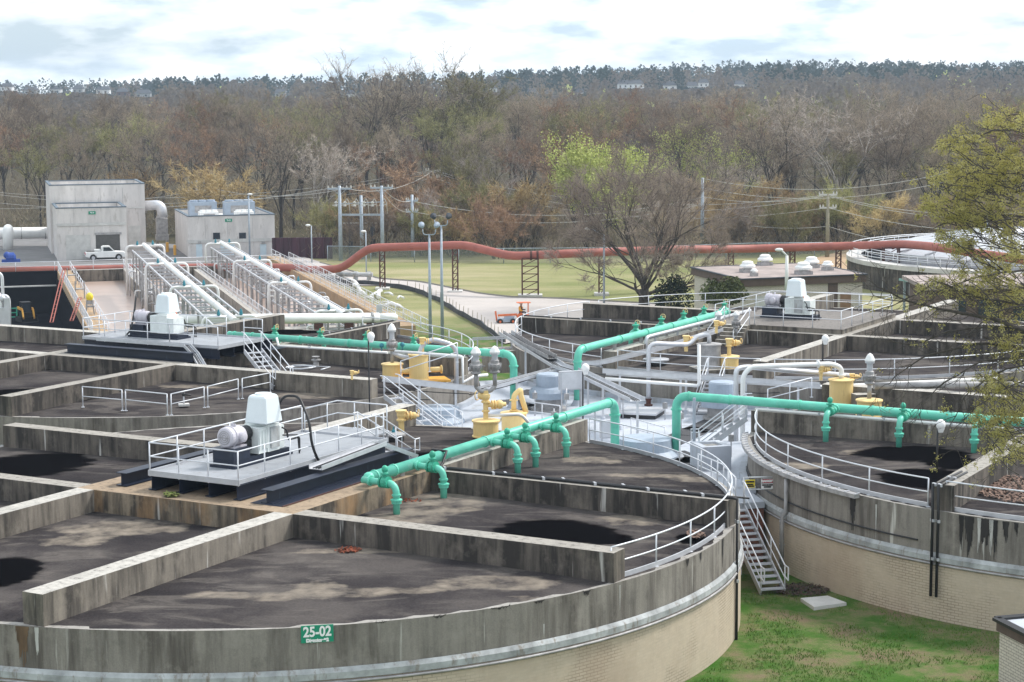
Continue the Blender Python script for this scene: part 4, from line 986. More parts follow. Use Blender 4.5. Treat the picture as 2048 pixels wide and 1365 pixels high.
# --- manhole and bent valve on the near tank
mp_ = P(787, 880, .12)
mh = thing('roof_manhole', 'round grey manhole with a teal fitting, on the near tank roof', 'manhole', mp_, 'round roof manholes')
part('curb', 'black', mh, lambda b: b.lathe(mp_, [(.46, 0), (.46, .2)], 22)); part('lid', 'dull', mh, lambda b: b.lathe(mp_, [(.54, .2), (.54, .27), (.3, .32), (.01, .33)], 22)); part('fitting', 'teal', mh, lambda b: b.lathe(mp_ + UPV * .32, [(.08, 0), (.08, .1), (.03, .12), (.03, .25)], 8))
m2 = P(1312, 728, .12); mh2 = thing('roof_manhole', 'round grey manhole on the far right tank, left of the grey vessel', 'manhole', m2, 'round roof manholes')
part('curb', 'black', mh2, lambda b: b.lathe(m2, [(.6, 0), (.6, .2)], 22)); part('lid', 'galv', mh2, lambda b: b.lathe(m2, [(.72, .2), (.72, .27), (.01, .33)], 22))
valve_cross(P(803, 868, .12), 'small yellow flanged valve on the near tank roof, behind the manhole', 'yellow', 1.25)
# --- left group on tank 3
q = P(785, 757, .12); vessel(q, .52, .78, 'short yellow vessel on the left tank corner, under a relief valve'); L3 = q
q2 = P(838, 760, .12); vessel(q2, .50, 1.35, 'tall yellow vessel beside the short one on the left tank corner')
pipe_thing([q2 + UPV * .5 + W1 * .4, q2 + UPV * .5 + W1 * 1.25], .14, 'yellow stub pipe pointing right from the tall yellow vessel', 'yellow', fl=[(q2 + UPV * .5 + W1 * 1.2, W1)])
pipe_thing([q + UPV * .4, q2 + UPV * .4], .14, 'short yellow pipe joining the two yellow vessels', 'yellow')
single('vessel_pad', 'amber', 'yellow-brown square pad under the left yellow vessels', 'pad', lambda b: b.box(lerp(q, q2, .7) - UPV * .06 + W1 * .5, (2.9, 1.5, .1), TH))
relief(q + UPV * .84, 2.05, 'single brown relief valve above the short yellow vessel, against the lawn', 'white', 'dull', .95)
pipe_thing([q + UPV * 1.35, q + UPV * 1.1 + W1 * .5, q2 + UPV * 1.1 + W1 * -.1, q2 + UPV * 1.9 + W1 * .25, q2 + UPV * 2.1 + W1 * .8, q2 + UPV * 1.7 + W1 * 2.0, q2 + UPV * -.6 + W1 * 2.0], .12, 'curling grey pipe joining the left yellow vessels and dropping to the right', 'galv', fr=.5)
valve_cross(q2 + UPV * 1.45 + W1 * .2, 'yellow valve head on top of the tall left yellow vessel', 'yellow', .9)
for dx in (-.55, .55): single('actuator', 'teal', 'small blue valve actuator %s the brown relief valve stem' % ('left of' if dx < 0 else 'right of'), 'actuator', lambda b: [b.ball(q + UPV * 1.75 + W1 * dx, .13, 8), b.tube([q + UPV * 1.75 + W1 * dx, q + UPV * 1.45 + W1 * dx], .04, 6)], 'blue valve actuators')
single('hose_reel_stand', 'dull', 'small grey valve stand with a coiled hose on the left tank roof', 'valve stand', lambda b: b.lathe(P(632, 735, .1), [(.22, 0), (.16, .08), (.16, .35), (.26, .38), (.26, .44), (.1, .46), (.22, .6), (.02, .62)], 12))
hp = P(600, 738, .12); single('hose', 'rail', 'pale coiled hose lying on the left tank roof', 'hose', lambda b: b.tube([hp + Vec((.62 * cos(t * .7) * (1 + .02 * t), .62 * sin(t * .7), .03 + t * .004)) for t in range(22)] + [hp + Vec((1.6, .3, .04)), hp + Vec((1.2, -.7, .04))], .035, 6))
valve_cross(P(704, 760, .93), 'small yellow valve on the front roof wall of the left tank', 'yellow', .55)
# --- right group on tank 2's neighbour
q = P(1682, 808, .12); q.z = .1; vessel(q, .56, 1.2, 'taller yellow vessel behind the right green header')
q3 = P(1738, 832, .1); vessel(q3, .56, .75, 'shorter yellow vessel under the right relief valve, behind the green header')
relief(q3 + UPV * .80, 2.1, 'lone brown relief valve under the hanging branches at right', 'white', 'dull', 1.0)
valve_cross(q + UPV * .85 + W1 * .55, 'yellow flanged valve between the two right yellow vessels', 'yellow', .7)
pipe_thing([q + UPV * 1.25, q + UPV * 1.75, q + UPV * 1.95 - W1 * .5, q + UPV * 2.0 - W1 * 4.6, q + UPV * 1.6 - W1 * 5.0, q - W1 * 5.0 - UPV * 1.5], .12, 'white pipe running left from the tall right vessel and dropping to the roof', 'white', fl=[(q + UPV * 1.4, UPV), (q + UPV * 1.98 - W1 * 1.2, W1)], fr=.6)
valve_cross(q + UPV * 1.2 - W1 * 1.05, 'yellow valve block on the white pipe left of the tall right vessel', 'yellow', .8)
single('support_block', 'conc', 'concrete support block between the yellow vessels and the grey pipe', 'block', lambda b: b.box(lerp(q, q3, .5) + V * 1.2 + UPV * .2, (1.0, .6, .8), TH)) 
pipe_thing([q3 + UPV * 1.3 + V * .6, q3 + UPV * .9 + V * .6 + W1 * 11], .16, 'old grey pipe sloping right behind the right yellow vessels', 'dull')
# --- far right group on tank 4
q = P(1418, 742, .12); vessel(q, .62, 1.45, 'grey upright vessel on a concrete pad on the far right tank', 'dull', group='gas vessels of the far right tank')
q4 = P(1458, 742, .12); vessel(q4, .50, .80, 'yellow vessel beside the grey one on the far right tank')
single('vessel_pad', 'conc', 'concrete pad under the grey vessel on the far right tank', 'pad', lambda b: b.box(lerp(q, q4, .35) + UPV * .0, (2.4, 1.8, .36), TH))
valve_cross(q4 + UPV * .8, 'yellow valve tree on the yellow vessel of the far right tank', 'yellow', 1.1)
valve_cross(q - W1 * 1.3 + UPV * 1.1, 'yellow valve hanging left of the grey vessel', 'yellow', 1.0)
valve_cross(q + W1 * .4 + UPV * 2.0, 'small yellow valve above the grey vessel', 'yellow', .8)
sp0 = P(1297, 812, ZR)
pipe_thing([q + UPV * 1.5, q + UPV * 1.95, q + UPV * 1.9 - W1 * .7, Q(1378, 690, 103), Vec((sp0.x, sp0.y, Q(1297, 687, sp0.y).z)), sp0], .12, 'grey pipe from the grey vessel across to a tall standpipe on the white roof', 'alu', fr=.5)
single('flanged_stub', 'rust', 'rusty flanged stub on the square hatch below the tall grey standpipe', 'pipe stub', lambda b: b.lathe(P(1297, 812, ZR), [(.22, 0), (.22, .08), (.13, .1), (.13, .3), (.17, .32), (.17, .38)], 10))
for k, (px, py) in enumerate(((1437, 672), (1472, 672))):
    relief(P(px, py, .9), 1.45, '%s of the two small pale-capped relief valves below the far mixer' % ('left' if k == 0 else 'right'), 'white', 'dull', .85)
a_, b_2 = T(4, B - .35, 12.9, BH + .35), T(4, B - .35, -2.0, BH + .35)
wpr = thing('pipe', 'long white pipe beside the far green header, turning down at its near end', 'pipe', a_)
part('pipe_run', 'alu', wpr, lambda b: b.tube(fillet([a_ - UPV * 2.0 + V * -.0, a_, b_2], .3, 5), .11, 10))
for k in range(5): part('bracket', 'galv', wpr, lambda b: b.box(lerp(a_, b_2, .08 + k * .2) - UPV * .2, (.1, .1, .3), TH))
# long pipes under the level bridge
pipe_thing([Q(1210, 758, 98.7), Q(1300, 765, 98.7), Q(1395, 772, 98.7), Q(1398, 768, 98.7), Q(1398, 690, 98.7)], .09, 'white pipe under the level bridge with an upturned right end', 'white')
pipe_thing([D0 + V * .4 - UPV * .1, D1 + V * .4 - UPV * .1, D1 + V * .4 + W1 * 10 - UPV * .1], .10, 'long white pipe behind the level bridge, running out to the right edge', 'white')
tray([D1 + V * .2 + UPV * -.15, D1 + V * .2 + W1 * 9.5 + UPV * -.9], 'wide weathered channel sloping down to the right behind the yellow vessels', .7, .16, mat='dull', group=None)
pipe_thing([Q(1472, 890, 91.5), Q(1472, 738, 91.5), Q(1492, 734, 91.8), Q(1700, 752, 92.8)], .12, 'silver standpipe behind the ramped stair bending right to the vessels', 'alu')
# control cabinets and small verticals on the white roof
def cabinet(px, py, z0, s, label, mat='galv'):
    p = P(px, py, ZR); r_ = thing('control_cabinet', label, 'cabinet', p, None)
    part('box', mat, r_, lambda b: b.box(p + UPV * z0, s, TH)); part('door', 'alu', r_, lambda b: b.box(p + UPV * z0 - W2 * (s[1] / 2 + .012), (s[0] * .86, .02, s[2] * .88), TH))
    part('stand', 'galv', r_, lambda b: [b.bar(p + W1 * o, p + W1 * o + UPV * z0, .06, .06) for o in (-s[0] * .4, s[0] * .4)])
cabinet(1143, 835, 1.9, (1.3, .25, .95), 'grey panel board fixed in front of the middle green riser')
cabinet(1216, 890, .75, (.75, .25, .85), 'grey junction box left of the near green riser')
for k, (px, py, h_, r0, mt_, lb) in enumerate(((1190, 905, 1.9, .05, 'galv', 'left thin grey standpipe behind the near railing'), (1226, 912, 2.3, .07, 'galv', 'thick grey standpipe left of the near green riser'), (1388, 925, 2.9, .07, 'pole_g', 'slim blue-grey pole right of the right green riser'), (1162, 822, 1.9, .08, 'dull', 'dull grey post behind the panel board'))):
    single('standpipe', mt_, lb, 'pipe', lambda b: b.lathe(P(px, py, ZR), [(r0 * 2, 0), (r0 * 1.6, .12), (r0, .14), (r0, h_)], 10))
# chiller / tank skid behind the left elbow
sk = P(985, 742, -1.5)
single('ladder_rack', 'galv', 'grey slotted steel rack behind the left green elbow', 'rack', lambda b: [b.bar(sk + W1 * o, sk + W1 * o + UPV * 2.0, .07, .07) for o in (-1.2, -.9, .3, .6, 1.2)] + [b.bar(sk - W1 * 1.2 + UPV * z_, sk + W1 * 1.2 + UPV * z_, .05, .07) for z_ in (.3, .8, 1.3, 1.9, 2.0)])
single('white_float', 'white', 'small white capsule tank in front of the slotted steel rack', 'tank', lambda b: b.lathe(sk - W2 * .3 + W1 * .2 + UPV * .35, [(.01, 0), (.17, .08), (.2, .2), (.2, .65), (.15, .8), (.01, .86)], 14))
# ================================================================ STAIRS
def stair(top, bot, width, n, label, side, h=.95, mat='galv', rails=(1, 1), landing=0):
    """top / bot: points on the centre line, side: unit vector across"""
    root = thing('metal_stairs', label, 'stairs', bot, 'silver metal stairs')
    side = side.normalized(); d = bot - top; dh = Vec((d.x, d.y, 0)).normalized()
    for k in range(n):
        t = (k + .5) / n; p = lerp(top, bot, t)
        part('tread', mat, root, lambda b: b.bar(p - side * width / 2, p + side * width / 2, .27, .05, UPV))
    for s_ in (-1, 1):
        o = side * s_ * width / 2
        part('stringer', mat, root, lambda b: b.bar(top + o, bot + o, .05, .24))
        if rails[(s_ + 1) // 2]:
            q = [top + o + UPV * h, bot + o + UPV * h]
            part('stair_rail', 'rail', root, lambda b: [b.tube([q[0] - dh * .3, q[0], q[1], q[1] + dh * .35, q[1] + dh * .35 - UPV * .5, q[1] - UPV * .42], .028, 6, smooth=False), b.tube([top + o + UPV * h * .52, bot + o + UPV * h * .52], .024, 6)])
            for p in resample([top + o, bot + o], 1.6): part('post', 'rail', root, lambda b: b.tube([p, p + UPV * h], .026, 6))
    return root
# main stairs between the near and the right tank
st = P(1512, 1022, -1.62); sb = P(1560, 1203, -3.95)
stT = Vec((st.x - .35, st.y, -1.55)); stB = Vec((sb.x - .15, sb.y, -3.95))
sd_ = Vec((0, 0, 1)).cross((stB - stT)); sd_.z = 0
stT = Vec((8.78, 77.0, -1.60)); stB = Vec((9.80, 72.6, -3.90))
SIDE = Vec((1, .23, 0)).normalized()
stair(stT, stB, .95, 14, 'long silver stairs from the lawn up to the white roof between two tanks', SIDE, 1.0)
def text_mesh(body, size, name, mat, parent, org, ax, up, ext=.008, sx=1.0, bold=0.0):
    cu = bpy.data.curves.new(name, 'FONT'); cu.body = body; cu.size = size; cu.extrude = ext; cu.align_x = 'CENTER'; cu.align_y = 'CENTER'; cu.offset = bold
    to = bpy.data.objects.new(name, cu); C.objects.link(to)
    dg = bpy.context.evaluated_depsgraph_get(); dg.update()
    me = bpy.data.meshes.new_from_object(to.evaluated_get(dg)); C.objects.unlink(to); bpy.data.objects.remove(to)
    nrm = ax.cross(up).normalized(); root = parent
    while root.parent is not None: root = root.parent
    off = Vec(org) - Vec(root.location)
    for v in me.vertices: v.co = off + ax * v.co.x * sx + up * v.co.y + nrm * v.co.z
    me.name = name; me.materials.clear(); me.materials.append(M[mat])
    o = bpy.data.objects.new(name, me); C.objects.link(o); o.parent = parent; return o
def board(name, label, c, ax, w, h, mat, texts, t=.02, cat='sign', group=None):
    """flat sign; texts: (string, size, dy, mat, xscale)"""
    ax = ax.normalized(); nr = ax.cross(UPV).normalized()
    root = thing(name, label, cat, c, group)
    part('panel', mat, root, lambda b: b.frame(c - ax * w / 2 - UPV * h / 2 - nr * t, ax, nr, UPV, w, t, h))
    for ti, tx in enumerate(texts):
        s_, sz, dy, m_, xs = tx[:5]; dx = tx[5] if len(tx) > 5 else 0
        if s_ is None: part('field', m_, root, lambda b: b.frame(c - ax * sz / 2 + ax * dx + UPV * (dy - xs / 2) + nr * .0, ax, nr, UPV, sz, .004 + .003 * ti, xs))
        else: text_mesh(s_, sz, 'lettering', m_, root, c + UPV * dy + ax * dx + nr * .010, ax, UPV, .004, xs, .012)
    return root
# sign 25-02 on the near tank band
qs = P(635, 1256, 0); d_ = (qs - c1); d_.z = 0; nrm = d_.normalized(); axs = Vec((-nrm.y, nrm.x, 0))
if axs.x < 0: axs = -axs
sc_ = c1 + nrm * (R + .05) + Vec((0, 0, -.20))
board('tank_sign', 'green 25-02 Digester #2 sign on the nearest tank', sc_, axs, .92, .50, 'signgreen', [('25-02', .40, .055, 'signwhite', .86), ('Digester #2', .125, -.185, 'signwhite', 1.05)])
# danger and caution signs on the stair gate
g1_ = Q(1487, 1016, 77.4); g2_ = Q(1558, 1012, 77.5); g1_.z = g2_.z = ZR
gr = railing('white gate railing with safety signs at the head of the silver stairs', [g1_, g2_], 1.05, 1.3)
ga = (g2_ - g1_).normalized()
board('danger_sign', 'red, black and white DANGER sign on the gate railing', Q(1535, 968, 77.4), ga, .50, .42, 'signwhite', [(None, .48, .11, 'signblack', .19), (None, .42, .11, 'signred', .145), ('DANGER', .12, .11, 'signwhite', 1.0), ('HYDROGEN SULFIDE', .055, -.05, 'signblack', .85), ('GAS PRESENT', .055, -.13, 'signblack', .85)])
board('caution_sign', 'yellow caution sign on the gate railing beside the DANGER sign', Q(1500, 968, 77.3), ga, .40, .32, 'signyellow', [('CAUTION', .075, .08, 'signblack', 1.0), ('AUTHORIZED', .05, -.03, 'signblack', .9), ('PERSONNEL ONLY', .045, -.10, 'signblack', .85)])
# landing cage: posts behind the signs
for k, (px, pa) in enumerate(((1444, 76.9 + 3.4), (1466, 80.1))):
    pass
railing('white handrail on the left of the stair landing, against the near tank', [Q(1462, 1000, 79.5) * 1.0, Q(1463, 950, 82.8), Q(1440, 935, 85.5)], 1.05, 1.5) if 0 else None
p1_ = P(1486, 1014, ZR); railing('white handrail along the left side of the stair landing', [Vec((8.9, 77.3, ZR)), Vec((8.7, 80.2, ZR)), Vec((7.9, 82.6, ZR))], 1.05, 1.4)
# open steel door and junction box under the landing
dd = P(1555, 1150, -3.95)
dr = thing('steel_door', 'grey steel door standing open below the red brick wall', 'door', dd)
part('leaf', 'dull', dr, lambda b: b.bar(Vec((10.55, 76.3, -2.95)), Vec((11.3, 75.7, -2.95)), .05, 1.95)); part('frame', 'galv', dr, lambda b: [b.bar(Vec((10.53, 76.25, -1.98)), Vec((11.32, 75.65, -1.98)), .07, .06), b.bar(Vec((11.31, 75.66, -3.9)), Vec((11.31, 75.66, -1.98)), .07, .07), b.bar(Vec((10.54, 76.26, -2.9)), Vec((11.3, 75.66, -2.9)), .07, .05)])
single('junction_box', 'flash', 'small grey electrical box at the foot of the near tank beside the stairs', 'box', lambda b: [b.box(Vec((8.62, 73.6, -3.3)), (.22, .14, .34)), b.tube([Vec((8.62, 73.6, -4)), Vec((8.62, 73.6, -3.3))], .03, 6)])
# downpipe and gutter on the right tank next to the stairs
dpx = T(2, 0, 0)
def rimpt(i, px, py, z, r): 
    q = P(px, py, z); d = q - CT[i]; d.z = 0; d.normalize(); return CT[i] + d * r + Vec((0, 0, z)), d
q, dn = rimpx(2, 1573, -.2, R + .12)
single('downpipe', 'dull', 'dark grey downpipe on the right tank wall, beside the DANGER sign', 'downpipe', lambda b: b.tube([q, q + UPV * -1.3, q + UPV * -1.5 + dn * .15, q + UPV * -3.6 + dn * .15], .08, 8))
gpts = [CT[2] + (U * -cos(a) + V * -sin(a)) * (R + .14) + UPV * -.02 for a in [RAD(18 + 3 * k) for k in range(16)]]
gt = thing('rim_gutter', 'galvanised bracketed gutter along the right tank rim, above the stair neck', 'gutter', gpts[0])
part('channel', 'dull', gt, lambda b: [b.bar(p, q_, .26, .16) for p, q_ in zip(gpts, gpts[1:])])
for p in resample(gpts, .55): part('bracket', 'galv', gt, lambda b: b.box(p + UPV * .09, (.32, .05, .05), TH + .6))
# black double downpipe on the right tank
for k, px in enumerate((1868, 1879)):
    q, dn = rimpx(2, px, 0.0, R + .12)
    conduit([T(2, 0, 0) * 0 + q + UPV * .95 - dn * .6 + (V * 2.2 if 1 else 0), q + UPV * .98 - dn * .35, q + UPV * .95 + dn * .08, q + dn * .06 + UPV * -.05, q + UPV * -3.1 + dn * .08], 'black downpipe on the right tank, %s of the pair' % ('left' if k == 0 else 'right'), .055, 'black', 1.4, 'downpipe', 'black downpipes on the right tank')
dpw, _ = rimpt(2, 1600, 1040, -1.35, R + .06)
conduit([CT[2] + (U * -cos(a) + V * -sin(a)) * (R + .05) + UPV * (-1.08 - .1 * k / 14) for k, a in enumerate([RAD(24 + 3.45 * k) for k in range(15)])], 'thin black cable clipped along the right tank band', .03, 'black', 0)
tankcap = None
# T3 stairs
s1 = Q(505, 672, 101.6); s2 = Q(563, 742, 98.2); s2.z = .2; s1.z = 1.62
stair(s1, s2, .95, 8, 'silver stairs from the far left steel deck down to the tank roof', (U * .3 + V).cross(UPV) if 0 else Vec(((s2 - s1).y, -(s2 - s1).x, 0)), .98)
s1 = Q(783, 765, 95.8); s2 = Q(900, 856, 92.0); s1.z = .1; s2.z = ZR
stair(s1, s2, .9, 8, 'silver stairs left of the relief valves, from the tank down to the white roof', Vec(((s2 - s1).y, -(s2 - s1).x, 0)), 1.0)
s1 = Q(1432, 725, 100.7); s2 = P(1408, 830, ZR); s1.z = .15
stair(s1, s2, .9, 9, 'silver stairs behind the right green header, from the far tank to the white roof', Vec((1, 0, 0)), 1.0)
s1 = Q(1492, 845, 88.5); s2 = P(1398, 905, ZR); s1.z = .15
stair(s1, s2, .9, 7, 'silver ramped stairs from the right tank down to the white roof', Vec(((s2 - s1).y, -(s2 - s1).x, 0)), 1.0)
s1 = T(1, .9, 5.5, 1.6); s2 = T(1, .9, 8.3, .15)
stair(s1, s2, .85, 6, 'short silver stairs off the back end of the near steel deck', U, .98)
# small railed step-down left of the near deck
e1_, e2_, e3_ = T(1, -2.2, 5.4, 1.45), T(1, -2.2, 8.0, 1.45), T(1, -.3, 8.0, 1.45)
sp_ = thing('side_platform', 'small grey railed platform behind the near mixer', 'platform', e1_)
part('plate', 'deck', sp_, lambda b: b.prism([T(1, x, y) for x, y in ((-2.3, 5.56), (.3, 5.56), (.3, 8.1), (-2.3, 8.1))], 1.36, 1.42))
for x, y in ((-2.2, 5.7), (.2, 5.7), (.2, 8.0), (-2.2, 8.0)): part('leg', 'galv', sp_, lambda b: b.bar(T(1, x, y, .1), T(1, x, y, 1.4), .1, .1))
railing('white handrail round the small platform behind the near mixer', [T(1, -2.2, 5.7, 1.42), T(1, -2.2, 8.0, 1.42), T(1, .2, 8.0, 1.42)], 1.07, 1.5)
# freestanding railing sections on the left tank roof
def sect(px0, py0, px1, py1, label):
    a, b_ = P(px0, py0, .1), P(px1, py1, .1)
    return railing(label, [a, b_], 1.0, 9, group='freestanding handrail sections on the left tank roof', posts=[a, b_])
secs = [(166, 815, 245, 822), (252, 822, 335, 831), (343, 831, 409, 816), (416, 815, 477, 799), (485, 798, 541, 786)]
nm_ = ['leftmost', 'second from left', 'third from left, first after the corner', 'fourth from left', 'rightmost']
for k, s_ in enumerate(secs): sect(*s_, 'freestanding white handrail section on the left roof, ' + nm_[k])
wv = P(368, 812, .12)
sv = thing('camera_post', 'small post with a dark lamp head on the left tank roof', 'lamp', wv)
part('base', 'slab', sv, lambda b: b.box(wv + UPV * .05, (.5, .4, .1), TH)); part('stem', 'galv', sv, lambda b: b.tube([wv, wv + UPV * .5], .04, 6)); part('head', 'black', sv, lambda b: [b.ball(wv + UPV * .55, .1, 8), b.tube([wv + UPV * .55, wv + UPV * .5 + W1 * .35], .05, 6)])
# globe lamps on black posts
def globe(px, py0, py1, Y, label, r=.19):
    b0 = Q(px, py1, Y); t0 = Q(px, py0, Y)
    root = thing('globe_lamp', label, 'lamp', b0, 'globe lamps on thin dark posts')
    part('post', 'black', root, lambda b: b.tube([b0, Vec((b0.x, b0.y, t0.z))], .04, 6))
    part('globe', 'white', root, lambda b: [b.ball(Vec((b0.x + .12, b0.y, t0.z - .02)), r, 12, (1, 1, 1.15)), b.lathe(Vec((b0.x + .12, b0.y, t0.z - .32)), [(.1, 0), (.15, .14)], 10)])
globe(740, 672, 872, 95.0, 'globe lamp on a tall dark post above the left tank wall')
globe(1166, 736, 880, 92.0, 'globe lamp at the crossing of the cable trays', .2)
globe(1645, 677, 745, 100.5, 'globe lamp in front of the far right tank, above the yellow vessel')
globe(1873, 849, 968, 75.5, 'globe lamp on a dark post at the corner of the right tank')
# litter and growth on the near tank
def litter(px, py, ex, ey, mat, label, i=1, n=160, name='leaf_litter', cat='leaf litter', z0=.14, sz=.08):
    q = P(px, py, z0); ex *= .5 * q.y / FPX; ey = ey * .5 * q.y / FPX * 5
    b = MB()
    for _ in range(n):
        a = rnd(0, 2 * pi); r = sqrt(random.random()); p = q + Vec((cos(a) * r * ex, sin(a) * r * ey, rnd(0, .06)))
        s_ = rnd(.4, 1) * sz; d1 = Vec((rnd(-1, 1), rnd(-1, 1), rnd(-.5, .5))).normalized() * s_; d2 = d1.cross(Vec((rnd(-.3, .3), rnd(-.3, .3), 1))).normalized() * s_ * .7
        b.add([p - d1, p + d2, p + d1, p - d2], [[0, 1, 2, 3]])
    return tag(b.build(name, mat, None, q), label, cat, None, 'stuff')
litter(697, 1101, 55, 9, 'redleaf', 'red-brown leaf litter against the near roof wall')
litter(800, 1003, 90, 8, 'redleaf', 'leaf litter below the first green drop pipes')
litter(1392, 1070, 36, 14, 'leaflitter', 'dead leaves in the roof corner by the short handrail', n=200)
litter(343, 991, 30, 5, 'leaf_gr', 'tuft of green weeds on the near deck slab', n=200, name='weeds', cat='weeds', z0=BH + .05, sz=.11)
litter(2010, 975, 150, 60, 'leaflitter', 'thick dead leaf litter in the right tank roof bay', n=1500, z0=.12, sz=.1)
litter(1600, 1180, 120, 20, 'mulch', 'dark mulch at the foot of the silver stairs', n=800, z0=-3.93, sz=.08)
# slab and lawn edge
pq = [G(x, y) for x, y in ((1601, 1204), (1655, 1199), (1693, 1213), (1628, 1222))]
single('concrete_slab', 'slab', 'pale square concrete slab on the lawn right of the stairs', 'slab', lambda b: b.prism([(p.x, p.y) for p in pq], -4.05, -3.86))
# brick corner building, bottom right
zr5 = -1.9
f1 = P(1993, 1236, zr5); f2_ = P(2100, 1290, zr5); f3 = P(2100, 1228, zr5)
kb = thing('brick_kiosk', 'small pale brick building with a dark roof edge, bottom right corner', 'building', Vec((f1.x + 3, f1.y, -4.2)))
aw = Vec((f2_.x - f1.x, f2_.y - f1.y, 0)).normalized(); bw = Vec((-aw.y, aw.x, 0))
kc = [Vec((f1.x, f1.y, 0)) + aw * a + bw * c for a, c in ((.08, .08), (6, .08), (6, 3.5), (.08, 3.5))]
part('brick_wall', 'palebrick', kb, lambda b: b.wall(kc + [kc[0]], -4.6, zr5 - .42))
kc2 = [Vec((f1.x, f1.y, 0)) + aw * a + bw * c for a, c in ((0, 0), (6.1, 0), (6.1, 3.6), (0, 3.6))]
part('fascia', 'brownroof', kb, lambda b: b.prism(kc2, zr5 - .42, zr5 - .06))
part('roof_edge', 'black', kb, lambda b: [b.bar(Vec((p.x, p.y, zr5 - .03)), Vec((q_.x, q_.y, zr5 - .03)), .30, .10) for p, q_ in zip(kc2, kc2[1:] + kc2[:1])])
part('roof', 'whiteroof', kb, lambda b: b.prism(kc2, zr5 - .07, zr5 - .055))
# ================================================================ AERATION BASINS (world axes W1, W2)
ZW = -6.0; ZL = -7.4; ZFAR = 149.5
def wbox(b, a0, a1, b0, b1, z0, z1): b.frame(W(a0, b0, z0), W1, W2, UPV, a1 - a0, b1 - b0, z1 - z0)
def liquid(name, label, a0, a1, b0, b1, z):
    b = MB(); b.add([W(a0, b0, z), W(a1, b0, z), W(a1, b1, z), W(a0, b1, z)], [[0, 1, 2, 3]])
    o = b.build(name, 'sludge', None); o['kind'] = 'structure'; return o
NB = 84.0
bas = thing('aeration_basin', 'long concrete aeration basins filled with pinkish brown liquid, behind the left tank', 'basin', W(-8, 115, -12))
part('walkway_wall', 'rustcon', bas, lambda b: wbox(b, -19.1, -17.5, NB, ZFAR, -12.5, ZW), 'rust-tinted walkway wall beside the drained black basin')
part('walkway_wall', 'conc_w', bas, lambda b: wbox(b, -11.4, -9.9, NB, ZFAR, -9, ZW))
part('walkway_wall', 'conc_w', bas, lambda b: wbox(b, -3.0, -2.2, NB, ZFAR, -9, ZW - .3))
part('walkway_wall', 'rustcon', bas, lambda b: wbox(b, 7.7, 9.4, NB - 2, ZFAR + 12, -9, ZW), 'rust-tinted walkway wall with double railings beside the lawn')
part('end_wall', 'conc', bas, lambda b: wbox(b, -17.5, 7.7, ZFAR - .2, ZFAR + .6, -9, ZW))
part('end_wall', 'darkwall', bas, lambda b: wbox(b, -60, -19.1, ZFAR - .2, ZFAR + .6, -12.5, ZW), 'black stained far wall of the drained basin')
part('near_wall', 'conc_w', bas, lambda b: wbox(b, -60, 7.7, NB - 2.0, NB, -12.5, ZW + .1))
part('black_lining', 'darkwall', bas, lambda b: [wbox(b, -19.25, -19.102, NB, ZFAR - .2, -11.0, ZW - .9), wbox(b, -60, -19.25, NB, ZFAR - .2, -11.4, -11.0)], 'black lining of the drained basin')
part('weir_ledge', 'slab', bas, lambda b: wbox(b, -60, -19.3, ZFAR - .9, ZFAR - .25, -7.75, -7.62))
liquid('basin_water', '', -17.5, -11.4, NB, ZFAR - .2, ZL); liquid('basin_water', '', -9.9, -3.0, NB, ZFAR - .2, ZL); liquid('basin_water', '', -2.2, 7.7, NB, ZFAR - .2, ZL - .1)
def brail(a, b0, b1, label, h=1.1, step=3.6, dense=0):
    pts = [W(a, b0, ZW + .01), W(a, b1, ZW + .01)]
    r = railing(label, pts, h, step, mat='rail', rt=.035, simple=True)
    if dense:
        [part('picket', 'rail', r, lambda b: b.bar(p + UPV * .02, p + UPV * h, .03, .03)) for p in resample(pts, max(dense, .9))]; part('bottom_rail', 'rail', r, lambda b: b.tube([p + UPV * .15 for p in pts], .03, 5))
    return r
brail(-19.0, NB, ZFAR, 'leftmost long basin handrail, beside the drained black basin', dense=.9)
brail(-17.6, NB, ZFAR, 'long basin handrail on the right of the rust-tinted walkway')
brail(-11.3, NB, ZFAR, 'long picketed basin handrail left of the first white pipe rack', dense=.7)
brail(-3.0, NB, ZFAR - 4, 'long picketed basin handrail left of the second pipe rack', dense=.7)
brail(8.0, NB, ZFAR + 10, 'long picketed basin handrail on the walkway beside the lawn, left one', dense=1.1)
brail(9.3, NB - 8, ZFAR + 4, 'long basin handrail along the lawn edge, right one', dense=1.1)
railing('handrail along the far end of the basins in front of the red pipe', [W(-60, ZFAR + .3, ZW), W(7.7, ZFAR + .3, ZW)], 1.1, 4.5, simple=True, rt=.035)
